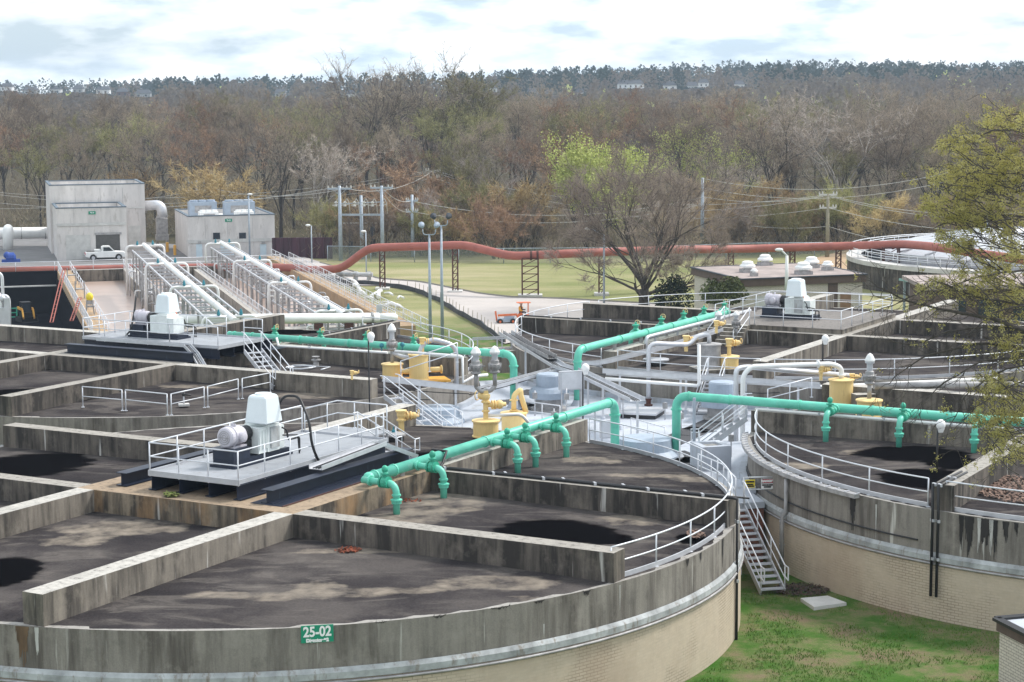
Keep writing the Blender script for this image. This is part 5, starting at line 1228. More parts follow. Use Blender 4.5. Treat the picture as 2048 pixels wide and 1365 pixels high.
def pipe_rack(a, zp, b0, b1, label, n, hi, open_end, seed):
    rg = random.Random(seed); root = thing('pipe_rack', label, 'pipe rack', W(a, b0, ZW), 'white pipe racks over the basins')
    pm = part('main_pipe', 'white', root, lambda b: b.tube([W(a, b0, zp), W(a, b1, zp)], .27, 16, cap=not open_end))
    for t in (.15, .45, .72): part('flange', 'white', root, lambda b: flange(b, W(a, lerp(b0, b1, t), zp), W2, .33, .10))
    if open_end: part('pipe_mouth', 'black', root, lambda b: flange(b, W(a, b0 - .02, zp), W2, .22, .03))
    for k in range(n):
        bb = lerp(b0 + 1, b1 - 1, k / (n - 1)); zt = zp - hi - .2
        for da in (-1.3, 1.6): part('rack_post', 'dull', root, lambda b: b.bar(W(a + da, bb, ZL - .3), W(a + da, bb, zt), .16, .16, W1))
        part('cross_beam', 'galv', root, lambda b: [b.bar(W(a - 1.3, bb, zt), W(a + 1.6, bb, zt), .16, .16), b.bar(W(a - 1.3, bb, zt - 1.5), W(a + 1.6, bb, zt - 1.5), .12, .12)])
    part('stringers', 'galv', root, lambda b: [b.bar(W(a + da, b0, zp - hi - .1), W(a + da, b1, zp - hi - .1), .14, .18) for da in (-1.3, 1.6)] + [b.bar(W(a + da, b0, zp - hi - 1.6), W(a + da, b1, zp - hi - 1.6), .08, .12) for da in (-1.3, 1.6)])
    for k in range(4):
        bb = lerp(b0 + 3, b1 - 1.5, k / 3)
        for s_ in (-1, 1):
            dp = part('drop_pipe', 'white', root, lambda b: b.tube(fillet([W(a, bb, zp), W(a + s_ * 2.1, bb, zp + .05), W(a + s_ * 2.1, bb, ZL - .2)], .6, 5), .125, 10))
            part('actuator', 'teal', dp, lambda b: b.lathe(W(a + s_ * .85, bb, zp + .1), [(.10, 0), (.15, .1), (.11, .28), (.05, .5)], 8))
    for k in range(n * 4):
        bb = rg.uniform(b0 + .5, b1 - .5); da = rg.choice((-1.9, -.7, .5, 1.1, 2.0)); ht = rg.uniform(1.2, 3.1)
        part('riser_pipe', rg.choice(('alu', 'white', 'dull')), root, lambda b: b.tube(fillet([W(a + da, bb, ZL - .3), W(a + da, bb, ZL + ht), W(a + da + .7, bb, ZL + ht), W(a + da + .7, bb, ZL + ht - .9)], .25, 3), .09, 8))
    for k in range(n // 2):
        bb = lerp(b0 + 2, b1 - 3, k / (n // 2)); part('diagonal_brace', 'dull', root, lambda b: b.bar(W(a - 1.3, bb, ZL), W(a - 1.1, bb + 1.3, zp - hi - .3), .14, .14))
    return root
import itertools
# pipe heights from where their ends sit in the photo
def solve_w(px, py, a):      # depth along W2 and height so that the pixel ray meets the vertical plane w1 = a
    d = ray(px, py); o = Vec((0, 0, CAMH)); dn = (a - (o - CC).dot(W1)) / d.dot(W1); q = o + d * dn
    return WW(q)[1], q.z
PA = -10.2; n1_, zn1 = solve_w(470, 633, PA); f1_, zf1 = solve_w(288, 497, PA)
PB = 1.2; n2_, zn2 = solve_w(690, 622, PB); f2w, zf2 = solve_w(442, 491, PB)
print('pipes', n1_, zn1, f1_, zf1, n2_, zn2, f2w, zf2)
pipe_rack(PA, (zn1 + zf1) / 2, n1_, f1_, 'left white pipe rack over the basins, behind the far left mixer', 20, .5, False, 3)
pipe_rack(PB, (zn2 + zf2) / 2, n2_, f2w, 'right white pipe rack over the basins with an open pipe end', 24, .5, True, 5)
bp0, bp1 = Q(345, 640, 158), Q(758, 636, 163)
bigp = thing('pipe', 'large white horizontal pipe across the near end of the basins', 'pipe', bp0)
part('pipe_run', 'white', bigp, lambda b: b.tube([bp0, bp1], .42, 16)); part('flange', 'dull', bigp, lambda b: flange(b, lerp(bp0, bp1, .93), bp1 - bp0, .48, .16) if 0 else flange(b, lerp(bp0, bp1, .965), (bp1 - bp0).normalized(), .50, .18))
part('elbow', 'white', bigp, lambda b: b.tube(fillet([bp1, bp1 + W1 * 1.3, bp1 + W1 * 1.5 - UPV * .2 + W2 * 1.5], .8, 5), .36, 14))
for t in (.70, .85, .96): part('support', 'rust', bigp, lambda b: b.box(lerp(bp0, bp1, t) - UPV * 1.9, (.7, .5, 3.0), TH))
# orange-red machine stands and hose by the near wall skipped; fans of small white pipes on the left edge
for k, (px, py, h_) in enumerate(((8, 650, 4.6), (20, 650, 2.6), (-5, 650, 3.6))):
    q = Q(px, py, 172); pipe_thing([q - W1 * 1.2 + UPV * h_, q + UPV * h_, q], .15, ('tall', 'short', 'middle')[k] + ' grey bent pipe at the left edge before the drained basin', 'alu', fr=.6)
single('pipe_manifold', 'galv', 'grey pipe manifold block at the left edge before the drained basin', 'manifold', lambda b: [b.box(Q(10, 632, 171), (.9, .8, 1.5), TH), b.box(Q(14, 610, 171), (.5, .5, 1.2), TH), b.ball(Q(4, 598, 171), .35, 8)])
pipe_thing([Q(-20, 560, 171), Q(-4, 600, 171), Q(0, 640, 171)], .4, 'thick white sloping pipe at the left edge', 'white')
# drained basin contents
def loader(p, yaw):
    root = thing('track_loader', 'yellow and black compact track loader standing in the drained black basin', 'loader', p)
    X = Vec((cos(yaw), sin(yaw), 0)); Yv = Vec((-X.y, X.x, 0))
    def bx(b, x, y, z, sx, sy, sz): b.frame(p + X * (x - sx / 2) + Yv * (y - sy / 2) + UPV * z, X, Yv, UPV, sx, sy, sz)
    for s_ in (-.72, .72): part('track', 'tyre', root, lambda b: b.prism([(0, 0)] * 0 or [((p + X * x + Yv * (s_ + o))[0], (p + X * x + Yv * (s_ + o))[1]) for x, o in ((-1.1, -.2), (1.1, -.2), (1.1, .2), (-1.1, .2))], p.z, p.z + .55))
    part('body', 'black', root, lambda b: [bx(b, -.1, 0, .4, 2.3, 1.0, .7), bx(b, -1.0, 0, 1.0, .6, 1.1, .6)])
    cab_ = part('cab', 'black', root, lambda b: [bx(b, 0, 0, 2.15, 1.3, 1.1, .1)] + [bx(b, x, y, 1.0, .1, .1, 1.2) for x in (-.55, .55) for y in (-.5, .5)])
    part('window', 'glass', cab_, lambda b: bx(b, .0, 0, 1.05, 1.1, .95, 1.08))
    for s_ in (-.62, .62): part('lift_arm', 'amber', root, lambda b: [b.bar(p + Yv * s_ + X * -1.1 + UPV * 1.5, p + Yv * s_ + X * .9 + UPV * 1.45, .16, .28), b.bar(p + Yv * s_ + X * .9 + UPV * 1.4, p + Yv * s_ + X * 1.35 + UPV * .4, .16, .26)])
    part('bonnet', 'amber', root, lambda b: bx(b, .75, 0, .6, .5, 1.0, .35))
    part('bucket', 'black', root, lambda b: [b.add([p + Yv * y + X * x + UPV * z for y in (-.95, .95) for x, z in ((1.3, .05), (1.95, .05), (1.55, .65), (1.25, .6))], [[0, 1, 2, 3], [7, 6, 5, 4], [0, 4, 5, 1], [2, 6, 7, 3], [3, 7, 4, 0]])])
pl = P(52, 643, -11.0)
loader(pl, -pi / 2 + .5)
single('steel_rack', 'green_d', 'green steel rack beside the track loader in the drained basin', 'rack', lambda b: [b.bar(P(34, 641, -11.0) + UPV * z, P(34, 641, -11.0) + UPV * z - W1 * 1.5, .12, .12) for z in (.4, .9, 1.4)] + [b.bar(P(34, 641, -11.0) - W1 * o, P(34, 641, -11.0) - W1 * o + UPV * 1.5, .12, .12) for o in (0, 1.5)])
for k, (x0, y0, x1, y1) in enumerate(((103, 645, 128, 540), (143, 642, 160, 596))):
    q0 = Q(x0, y0, 188 - 3 * k); q1 = Q(x1, y1, 196 - 6 * k)
    l_ = thing('ladder', 'long red ladder leaning on the basin walkway' if k == 0 else 'short red ladder leaning beside the yellow lamp cart', 'ladder', q0)
    part('rail', 'rustpipe', l_, lambda b: [b.bar(q0 + W1 * o, q1 + W1 * o, .09, .09) for o in (-.14, .14)])
    [part('rung', 'rustpipe', l_, lambda b: b.bar(lerp(q0, q1, t) - W1 * .14, lerp(q0, q1, t) + W1 * .14, .05, .05)) for t in [j / 12 for j in range(13)]]
q = W(-18.3, 0, ZW); 
qy = P(166, 634, ZW); qy = W(-18.2, WW(qy)[1] + 2, ZW)
yc = thing('work_cart', 'yellow drum on a small grey work cart on the rust-tinted walkway', 'cart', qy)
part('drum', 'signyellow', yc, lambda b: b.ball(qy + UPV * 1.65, .40, 12, (.9, .9, 1.1))); part('stand', 'dull', yc, lambda b: [b.box(qy + UPV * .75, (.8, .8, .12), TH), b.box(qy + UPV * 1.15, (.7, .5, .4), TH)] + [b.bar(qy + W1 * x + W2 * y, qy + W1 * x * .6 + W2 * y * .6 + UPV * 1.3, .07, .07) for x in (-.4, .4) for y in (-.4, .4)])
for k, t in enumerate((18, 34)): 
    q5 = W(-18.3, 98 + t, ZW); single('drive_frame', 'dull', 'small grey frame on the rust-tinted walkway, ' + ('nearer' if k == 0 else 'farther') + ' one', 'frame', lambda b: [b.box(q5 + UPV * 1.0, (1.0, .8, .1), TH)] + [b.bar(q5 + W1 * x + W2 * y, q5 + W1 * x + W2 * y + UPV * 1.8, .07, .07) for x in (-.45, .45) for y in (-.35, .35)])
# ================================================================ CONCRETE PLANT BUILDINGS
def bldg(name, label, a0, a1, b0, b1, z0, z1, parapet=True):
    root = thing(name, label, 'building', W((a0 + a1) / 2, (b0 + b1) / 2, z0))
    part('wall', 'bldg', root, lambda b: wbox(b, a0, a1, b0, b1, z0, z1 - .7))
    part('parapet', 'bldg', root, lambda b: [wbox(b, a0, a1, b0, b0 + .3, z1 - .7, z1), wbox(b, a0, a1, b1 - .3, b1, z1 - .7, z1), wbox(b, a0, a0 + .3, b0 + .3, b1 - .3, z1 - .7, z1), wbox(b, a1 - .3, a1, b0 + .3, b1 - .3, z1 - .7, z1)])
    part('coping', 'coping', root, lambda b: [wbox(b, a0 - .06, a1 + .06, b0 - .06, b0 + .36, z1, z1 + .14), wbox(b, a0 - .06, a1 + .06, b1 - .36, b1 + .06, z1, z1 + .14), wbox(b, a0 - .06, a0 + .36, b0 + .36, b1 - .36, z1, z1 + .14), wbox(b, a1 - .36, a1 + .06, b0 + .36, b1 - .36, z1, z1 + .14)])
    part('roof', 'slab', root, lambda b: wbox(b, a0 + .3, a1 - .3, b0 + .3, b1 - .3, z1 - .7, z1 - .62))
    return root
def face(px, py, b0):            # pixel on the vertical plane w2 = b0
    d = ray(px, py); k = (b0 - (Vec((0, 0, CAMH)) - CC).dot(W2)) / d.dot(W2); q = Vec((0, 0, CAMH)) + d * k
    return WW(q)[0], q.z
BF = 181.5
xa, z_t = face(112, 418, BF); xb, _ = face(252, 418, BF)
BB = BF + 12
xc, z_t2 = face(101, 372, BB); xd, _ = face(289, 375, BB)
blA = bldg('plant_building', 'tall concrete plant building behind the one with the open bay', xa - .3, xd, BB, BB + 14, -8, z_t2)
blB = bldg('plant_building', 'low front concrete plant building with an open vehicle bay behind the pickup', xa, xb, BF, BB - .02, -8, z_t)
def fpanel(root, name, mat, b0, x0, y0, x1, y1, d=.05, off=.03):
    a0, zt_ = face(x0, y0, b0); a1, zb_ = face(x1, y1, b0)
    return part(name, mat, root, lambda b: wbox(b, a0, a1, b0 - off - d, b0 - off + 0, zb_, zt_))
fpanel(blB, 'roller_door', 'slab', BF, 131, 471, 182, 519)
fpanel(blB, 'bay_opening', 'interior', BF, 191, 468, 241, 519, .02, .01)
fpanel(blB, 'bay_frame', 'dull', BF, 189, 466, 243, 469, .12)
fpanel(blB, 'string_course', 'slab', BF, 112, 448, 252, 450, .08)
fpanel(blA, 'roller_door', 'slab', BB, 256, 452, 282, 497)
xe, z_t3 = face(375, 434, BF - 1); xf, _ = face(549, 434, BF - 1)
for x_ in (147, 189, 220): fpanel(blB, 'panel_joint', 'dull', BF, x_, 419, x_ + .6, 447, .02, .005)
for x_ in (150, 200, 245): fpanel(blA, 'panel_joint', 'dull', BB, x_, 376, x_ + .6, 410, .02, .005)
fpanel(blA, 'string_course', 'slab', BB, 253, 415, 289, 416.5, .08)
blC = bldg('plant_building', 'wide low concrete plant building with cooling units on its roof', xe, xf, BF - 1, BF + 16, -8, z_t3)
fpanel(blC, 'string_course', 'slab', BF - 1, 375, 480.5, 549, 482.5, .08)
for x_ in (410, 455, 505): fpanel(blC, 'panel_joint', 'dull', BF - 1, x_, 436, x_ + .6, 478, .02, .005)
for x0, x1 in ((426, 440), (478, 492)): fpanel(blC, 'window', 'glass', BF - 1, x0, 466, x1, 480, .05, .05)
for x0, x1 in ((392, 405), (441, 470), (520, 533)): fpanel(blC, 'door', 'bldg_door', BF - 1, x0, 489, x1, 518)
for x in (396, 456, 523): fpanel(blC, 'wall_light', 'dull', BF - 1, x, 483, x + 6, 487, .3)
def tsign(px, py, b0, txt, label):
    a, z = face(px, py, b0); c = W(a, b0 - .08, z); board('building_sign', label, c, W1, .95, .42, 'signgreen', [(txt, .26, 0, 'signwhite', .9)])
tsign(184, 426, BF, '85-14', 'small green number sign on the building with the open bay')
tsign(457, 441, BF - 1, '85-15', 'small green number sign on the building with cooling units')
def hvac(px, py, w_, h_, label, Yd=278, mat='vent'):
    q = Q(px, py, Yd); q.z = z_t3 - .6
    r_ = thing('cooling_unit', label, 'cooling unit', q, 'cooling units on the plant roof')
    part('casing', mat, r_, lambda b: b.box(q + UPV * h_ / 2, (w_, 2.2, h_), TH)); part('grille', 'dull', r_, lambda b: b.box(q + UPV * h_ * .5 - W2 * 1.12, (w_ * .6, .05, h_ * .5), TH))
    part('fan_ring', mat, r_, lambda b: [b.lathe(q + UPV * h_ + W1 * o, [(w_ * .17, 0), (w_ * .17, .25)], 14) for o in (-w_ * .3, 0, w_ * .3)])
hvac(405, 433, 3.9, 2.0, 'left pale blue cooling unit on the wide plant building', 280); hvac(478, 433, 4.3, 2.0, 'right pale blue cooling unit on the wide plant building', 280)
hvac(417, 436, 2.6, 1.0, 'front left white cooling unit on the wide plant building', 273, 'white'); hvac(488, 436, 2.5, 1.0, 'front right white cooling unit on the wide plant building', 273, 'white')
# duct and scrubber between the buildings
q = Q(325, 500, 285); gzz = -7.5
dz = Q(325, 440, 285).z
sc2 = thing('duct_scrubber', 'pinkish grey filter housing fed by a curved silver duct between the buildings', 'duct', Vec((q.x, q.y, gzz)))
part('housing', 'dull', sc2, lambda b: [b.box(Vec((q.x, q.y, Q(325, 455, 285).z)), (1.6, 1.6, 2.5), TH), b.box(Vec((q.x, q.y, Q(325, 475, 285).z)), (1.8, 1.8, .8), TH), b.lathe(Vec((q.x, q.y, Q(325, 437, 285).z)), [(.9, 0), (.5, .7)], 12)])
part('leg', 'dull', sc2, lambda b: [b.bar(Vec((q.x + x, q.y + y, gzz)), Vec((q.x + x, q.y + y, Q(325, 478, 285).z)), .15, .15) for x in (-.7, .7) for y in (-.7, .7)])
part('curved_duct', 'alu', sc2, lambda b: b.tube(fillet([Q(288, 412, 285), Q(322, 410, 285), Q(326, 436, 285)], 1.6, 7), .72, 14))
# big white duct at the left edge
wd = thing('white_duct', 'big white horizontal duct at the far left, beside the plant building', 'duct', Q(0, 480, 290))
part('duct_run', 'white', wd, lambda b: b.tube([Q(-60, 468, 290), Q(101, 466, 290)], .85, 16)); part('strap', 'dull', wd, lambda b: [b.lathe(Q(x, 467, 290), [(.9, 0), (.9, .12)], 16, W1) for x in (42, 90)])
pipe_thing([Q(16, 500, 284), Q(16, 458, 284), Q(17, 462, 288)], .75, 'white vertical duct bending into the big white duct', 'white', fr=1.0)
single('blue_pump', 'blue', 'bright blue pump set at the left edge of the yard', 'pump', lambda b: [b.box(Q(22, 524, 262), (2.4, .9, .7), TH), b.lathe(Q(12, 516, 262), [(.5, 0), (.7, .3), (.7, 1.0), (.3, 1.3)], 12, W1), b.ball(Q(14, 511, 262), .5, 8)])
for k, (px, py) in enumerate(((132, 520), (242, 516), (286, 498), (335, 506), (350, 512), (566, 548))):
    q = G(px, py); single('bollard', 'amber', 'yellow bollard ' + ('left of the white roller door', 'behind the white pickup', 'right of the open-bay building', 'left of the wide plant building', 'at the corner of the wide plant building', 'beside the right pipe rack')[k], 'bollard', lambda b: b.lathe(q, [(.20, 0), (.20, 1.4), (.12, 1.5), (.01, 1.52)], 12), 'yellow bollards in the yard')
# maroon sheet wall behind the ramp
mw = thing('sheet_wall', 'dark maroon corrugated sheet wall right of the plant buildings', 'wall', Q(600, 528, 268))
m0, m1 = Q(546, 476, 268), Q(661, 475, 266)
part('panel', 'maroon', mw, lambda b: b.bar(m0 - UPV * 2.2, m1 - UPV * 2.2, .15, 4.4)); part('rib', 'maroon', mw, lambda b: [b.bar(lerp(m0, m1, t) - W2 * .2 - UPV * 4.4, lerp(m0, m1, t) - W2 * .2, .35, .3, W2) for t in [k / 7 for k in range(8)]])
# ================================================================ RED PIPE on trestles
RP = [(-30, 541, 240), (130, 540, 240), (300, 536, 240), (520, 534, 238), (585, 536, 234), (625, 541, 229), (683, 538, 226), (738, 496, 224), (850, 493, 221), (928, 490, 219), (1022, 513, 215), (1130, 508, 214), (1330, 500, 219), (1500, 498, 227), (1700, 492, 226), (1810, 489, 220), (1860, 493, 213), (1960, 508, 203), (2090, 526, 192)]
rp = thing('red_pipe', 'long red oxide pipeline crossing the whole site on rusty trestles', 'pipe', Q(1024, 500, 215))
rpp = [Q(*a) for a in RP]
part('pipe_run', 'rustpipe', rp, lambda b: b.tube(fillet(rpp, 1.2, 3), .46, 16))
for x, y, Y in ((1062, 512, 214.5), (1075, 511, 214.5), (1534, 497, 227), (1786, 490, 221.5)): 
    part('joint_collar', 'rust', rp, lambda b: b.lathe(Q(x, y, Y) - Vec((.12, 0, 0)), [(.52, 0), (.52, .24)], 16, Vec((1, 0, 0))))
def trestle(px, Y, wide, label, ztop, face_n=1):
    c = Q(px, 500, Y); zb_ = gz(c.x, c.y); zt_ = ztop; w2 = wide / 2
    root = thing('pipe_trestle', label, 'trestle', Vec((c.x, c.y, zb_)), 'rusty trestles under the red pipe')
    cols = [(-w2, -.5), (-w2, .5), (w2, -.5), (w2, .5)] if wide > 1 else [(-.28, 0), (.28, 0)]
    for dx, dy in cols: part('leg', 'rust', root, lambda b: b.bar(Vec((c.x + dx, c.y + dy, zb_)), Vec((c.x + dx, c.y + dy, zt_)), .16, .16))
    n = 5 if wide > 1 else 7
    part('bracing', 'rust', root, lambda b: [b.bar(Vec((c.x - cols[-1][0], c.y - .5 * (wide > 1), lerp(zb_, zt_, k / n))), Vec((c.x + cols[-1][0], c.y - .5 * (wide > 1), lerp(zb_, zt_, (k + 1) / n))), .08, .08) for k in range(n)] + [b.bar(Vec((c.x - cols[-1][0], c.y - .5 * (wide > 1), lerp(zb_, zt_, k / n))), Vec((c.x + cols[-1][0], c.y - .5 * (wide > 1), lerp(zb_, zt_, k / n))), .09, .09) for k in range(n + 1)])
    part('footing', 'slab', root, lambda b: b.box(Vec((c.x, c.y, zb_ + .1)), (max(1.6, wide + .9), 1.8, .3)))
def pz(px):
    for (x0, y0, Y0), (x1, y1, Y1) in zip(RP, RP[1:]):
        if x0 <= px <= x1:
            t = (px - x0) / (x1 - x0); return lerp(Y0, Y1, t), lerp(Q(x0, y0, Y0).z, Q(x1, y1, Y1).z, t)
for px, wd_, lb in ((764, .5, 'narrow rusty trestle beside the lawn, leftmost under the red pipe'), (910, .5, 'narrow rusty trestle standing at the roadside on the grass'), (1060, 1.75, 'wide braced rusty trestle behind the orange machine'), (1203, .5, 'narrow rusty trestle behind the bare tree limbs'), (1462, .6, 'short rusty trestle above the flat brick building roof, left'), (1585, .6, 'short rusty trestle behind the roof vents, middle'), (1677, .8, 'rusty trestle beside the wood utility pole'), (1782, 1.7, 'wide braced rusty trestle in front of the round clarifier')):
    Y, z_ = pz(px); trestle(px, Y, wd_, lb, z_ - .3)
# ================================================================ POLES, LAMPS, WIRES
def pole(px, y0, y1, Y, mat, label, arms=(), r=.24, group=None, kit=0):
    t = Q(px, y0, Y); base = Q(px, y1, Y); base = Vec((t.x, t.y, min(base.z, gz(t.x, t.y) if y1 < 0 else base.z)))
    root = thing('utility_pole', label, 'utility pole', base, 'utility poles at the edge of the woods')
    part('shaft', mat, root, lambda b: b.tube([base, t], [r * 1.25, r * .8], 10))
    for ay, w_ in arms:
        a = Q(px, ay, Y)
        ar_ = part('crossarm', 'wire' if mat == 'pole_w' else mat, root, lambda b: b.bar(a - Vec((w_ / 2, 0, 0)), a + Vec((w_ / 2, 0, 0)), .22, .22))
        part('insulators', 'wire', ar_, lambda b: [b.lathe(a + Vec((o * w_ / 2, 0, .08)), [(.09, 0), (.12, .1), (.07, .2), (.1, .28), (.02, .34)], 8) for o in (-.95, -.6, .6, .95)])
        part('brace', mat, root, lambda b: [b.bar(a + Vec((s_ * w_ * .3, 0, 0)), a - UPV * .9, .05, .05) for s_ in (-1, 1)])
    return root, t
poles = {}
for nm, a in {'p393': (393, 359, 430, 320, 'pole_g', 'grey pole behind the cooling units of the wide plant building', ((366, 2.6), (382, 3.0))),
              'p679': (679, 372, 528, 262, 'pole_g', 'tall thick grey pole, left upright of the switch frame', ((378, 3.2),)),
              'p722': (722, 391, 528, 264, 'pole_g', 'shorter grey pole, middle upright of the switch frame', ()),
              'p763': (763, 372, 528, 262, 'pole_g', 'tall grey pole, right upright of the switch frame', ((376, 3.0),)),
              'p824': (824, 390, 528, 268, 'pole_g', 'single grey pole right of the switch frame', ((402, 1.6), (424, 1.6))),
              'p866': (866, 340, 500, 300, 'pole_w', 'wood pole with two pale crossarms behind the flood lights', ((342, 7.0 * .33), (355, 1.9))),
              'p1405': (1405, 356, 496, 270, 'pole_g', 'lone slender grey pole right of the big bare tree', ()),
              'p1656': (1656, 388, 520, 262, 'pole_w', 'wood pole with two pale crossarms behind the flat brick building', ((390, 2.4), (416, 2.2)))}.items():
    poles[nm] = pole(*a[:4], a[4], a[5], a[6])
sf_ = thing('switch_frame', 'grey crossbeam with switches between the three grey poles', 'switchgear', Q(722, 430, 263))
part('crossbeam', 'pole_g', sf_, lambda b: [b.bar(Q(682, 430, 263), Q(768, 430, 263), .25, .25), b.bar(Q(682, 408, 263), Q(768, 404, 263), .1, .12)])
for k, x in enumerate((672, 690, 709, 728, 745, 765)): part('switch', 'wire', sf_, lambda b: [b.bar(Q(x - 7, 411, 262.5), Q(x + 7, 409, 262.5), .12, .12), b.lathe(Q(x, 413, 262.5), [(.25, 0), (.1, .3), (.25, .5), (.05, .7)], 8), b.tube(fillet([Q(x, 408, 262), Q(x + 3, 396, 262), Q(x + 8, 405, 262), Q(x + 10, 428, 262)], .4, 4), .04, 5)])
for k, x in enumerate((702, 745)):
    q = Q(x, 520, 270); t_ = Q(x, 448, 270); tr_ = thing('transformer_pole', ('left' if k == 0 else 'right') + ' dark riser pole with a small crossarm behind the switch frame', 'utility pole', q, 'dark riser poles')
    part('shaft', 'silt', tr_, lambda b: b.tube([q, t_], .32, 8)); part('crossarm', 'wire', tr_, lambda b: b.bar(t_ - Vec((1.1, 0, -.1)), t_ + Vec((1.1, 0, .1)), .12, .12))
def wire(p, q, sag, label, r=.028, group='power lines strung across the site'):
    pts = [lerp(p, q, k / 14) - UPV * sag * 4 * (k / 14) * (1 - k / 14) for k in range(15)]
    return single('power_line', 'wire', label, 'power line', lambda b: b.tube(pts, r, 4, cap=False, smooth=False), group)
def wpx(a, b_, sag, label, r=.032): wire(Q(*a), Q(*b_), sag, label, r)
WR = [((-40, 382, 320), (866, 341, 300), 2.5, 'topmost line from the left edge to the wood pole'),
      ((-40, 385, 320), (866, 343, 300), 3.2, 'second line from the left edge to the wood pole'), ((-40, 402, 322), (679, 374, 262), 2.0, 'line from the left edge to the left grey upright'),
      ((-40, 418, 322), (393, 383, 320), .8, 'lower line from the left edge to the grey pole behind the cooling units'), ((393, 367, 320), (679, 380, 262), 1.4, 'line between the cooling-unit pole and the left grey upright'),
      ((393, 384, 320), (866, 356, 300), 2.0, 'line from the cooling-unit pole to the lower wood crossarm'), ((679, 374, 262), (866, 342, 300), 1.6, 'line from the left grey upright up to the wood pole'),
      ((763, 374, 262), (824, 402, 268), .8, 'upper slack line between the two right grey poles'), ((763, 380, 262), (824, 424, 268), 1.0, 'lower slack line between the two right grey poles'),
      ((824, 403, 268), (1405, 395, 270), 2.2, 'line from the single grey pole towards the slender pole'), ((824, 424, 268), (1405, 409, 270), 2.0, 'lower line from the single grey pole towards the slender pole'),
      ((866, 341, 300), (1656, 390, 262), 3.0, 'longest line, from the left wood pole to the right wood pole'), ((866, 344, 300), (1656, 392, 262), 3.8, 'second long line between the two wood poles'),
      ((866, 356, 300), (1656, 416, 262), 3.4, 'lower long line between the two wood poles'), ((1405, 357, 270), (1900, 345, 240), 1.8, 'upper line from the slender pole to the right'),
      ((1405, 376, 270), (1900, 362, 240), 1.8, 'second line from the slender pole to the right'), ((1405, 394, 270), (1656, 391, 262), .8, 'short line from the slender pole to the wood pole'),
      ((1656, 390, 262), (2100, 420, 240), 1.4, 'upper line from the right wood pole to the right edge'), ((1656, 392, 262), (2100, 432, 240), 1.4, 'second line from the right wood pole to the right edge'),
      ((1656, 416, 262), (2100, 462, 240), 1.2, 'lower line from the right wood pole to the right edge'), ((1500, 452, 268), (1656, 453, 262), .3, 'lowest line left of the right wood pole'), ((1656, 453, 262), (1960, 500, 240), .8, 'lowest line right of the right wood pole')]
for a in WR: wpx(*a)
def flood(px, ytop, ybase, Y, label, s=1.0):
    base = Q(px, ybase, Y); top = Vec((base.x, base.y, Q(px, ytop, Y).z)); root = thing('flood_light', label, 'flood light', base, 'tall flood light poles on the lawn')
    part('shaft', 'pole_g', root, lambda b: b.tube([base, top], [.15, .08], 10))
    part('bracket', 'pole_g', root, lambda b: b.tube(fillet([top + Vec((-.5, 0, .45)), top + Vec((-.45, 0, .0)), top + Vec((.45, 0, .0)), top + Vec((.5, 0, .45))], .25, 4), .045, 6))
    for s_ in (-1, 1):
        c = top + Vec((s_ * .5, 0, .62)); part('lamp_head', 'silt' if s == 1 else 'vent', root, lambda b: [b.lathe(c - Vec((0, .3 * s_ * 0 + .2, 0)) , [(.10, 0), (.18, .12), (.25, .42), (.22, .46)], 12, Vec((s_ * .25, .9, .35)))])
flood(885, 452, 690, 150, 'taller flood light pole with two dark lamp heads')
flood(861, 470, 690, 150, 'slightly shorter flood light pole with two silvery lamp heads', .9)
def street(px, y0, y1, Y, hx, hy, label, mat='pole_g', r=.07):
    base = Q(px, y1, Y); top = Vec((base.x, base.y, Q(px, y0, Y).z)); h_ = Q(hx, hy, Y)
    root = thing('street_lamp', label, 'street lamp', base, None)
    part('shaft', mat, root, lambda b: b.tube([base, top], [r * 1.3, r], 8)); part('arm', mat, root, lambda b: b.tube([top, lerp(top, h_, .7) + UPV * .1, h_], r * .7, 6))
    part('lamp_head', 'white', root, lambda b: b.ball(h_, .25, 10, (1.4, .8, .6)))
street(1208, 470, 608, 200, 1176, 458, 'street lamp with a long arm in front of the bare tree', r=.09)
street(1573, 512, 582, 160, 1558, 500, 'white street lamp behind the far mixer, arm to the left', 'white', .12)
street(624, 452, 532, 258, 616, 451, 'short street lamp by the maroon sheet wall')
street(733, 464, 560, 240, 727, 463, 'thin dark street lamp at the road beyond the lawn')
street(500, 392, 522, 262, 500, 389, 'slender pole lamp at the front of the wide plant building', r=.10)
street(1974, 425, 470, 230, 1974, 428, 'pale lamp pole beyond the round clarifier, upper right')
# chain link fence behind the field
def cfence(pts, label, h=2.0):
    pts = [Vec((p.x, p.y, gz(p.x, p.y))) for p in pts]; root = thing('chain_link_fence', label, 'fence', pts[0], None)
    part('mesh', 'chain', root, lambda b: [b.add([p, q, q + UPV * h, p + UPV * h], [[0, 1, 2, 3]]) for p, q in zip(pts, pts[1:])])
    part('top_rail', 'pole_g', root, lambda b: b.tube([p + UPV * h for p in pts], .05, 5))
    for p in resample(pts, 6.0)[:95]: part('post', 'pole_g', root, lambda b: b.tube([p, p + UPV * (h + .05)], .06, 5))
cfence([Vec((Q(x, 500, Y).x, Y, 0)) for x, Y in ((655, 262), (1000, 256), (1250, 256), (1500, 262), (1720, 262))], 'long chain link fence between the grass field and the woods')
single('guard_pipe', 'flash', 'long pale horizontal pipe lying beside the road in the grass', 'pipe', lambda b: [b.tube([P(672, 549, -6.6), P(745, 550, -6.6)], .28, 10)] + [b.box(P(x, 552, -6.9), (.5, .5, 1.0)) for x in (682, 712, 738)])
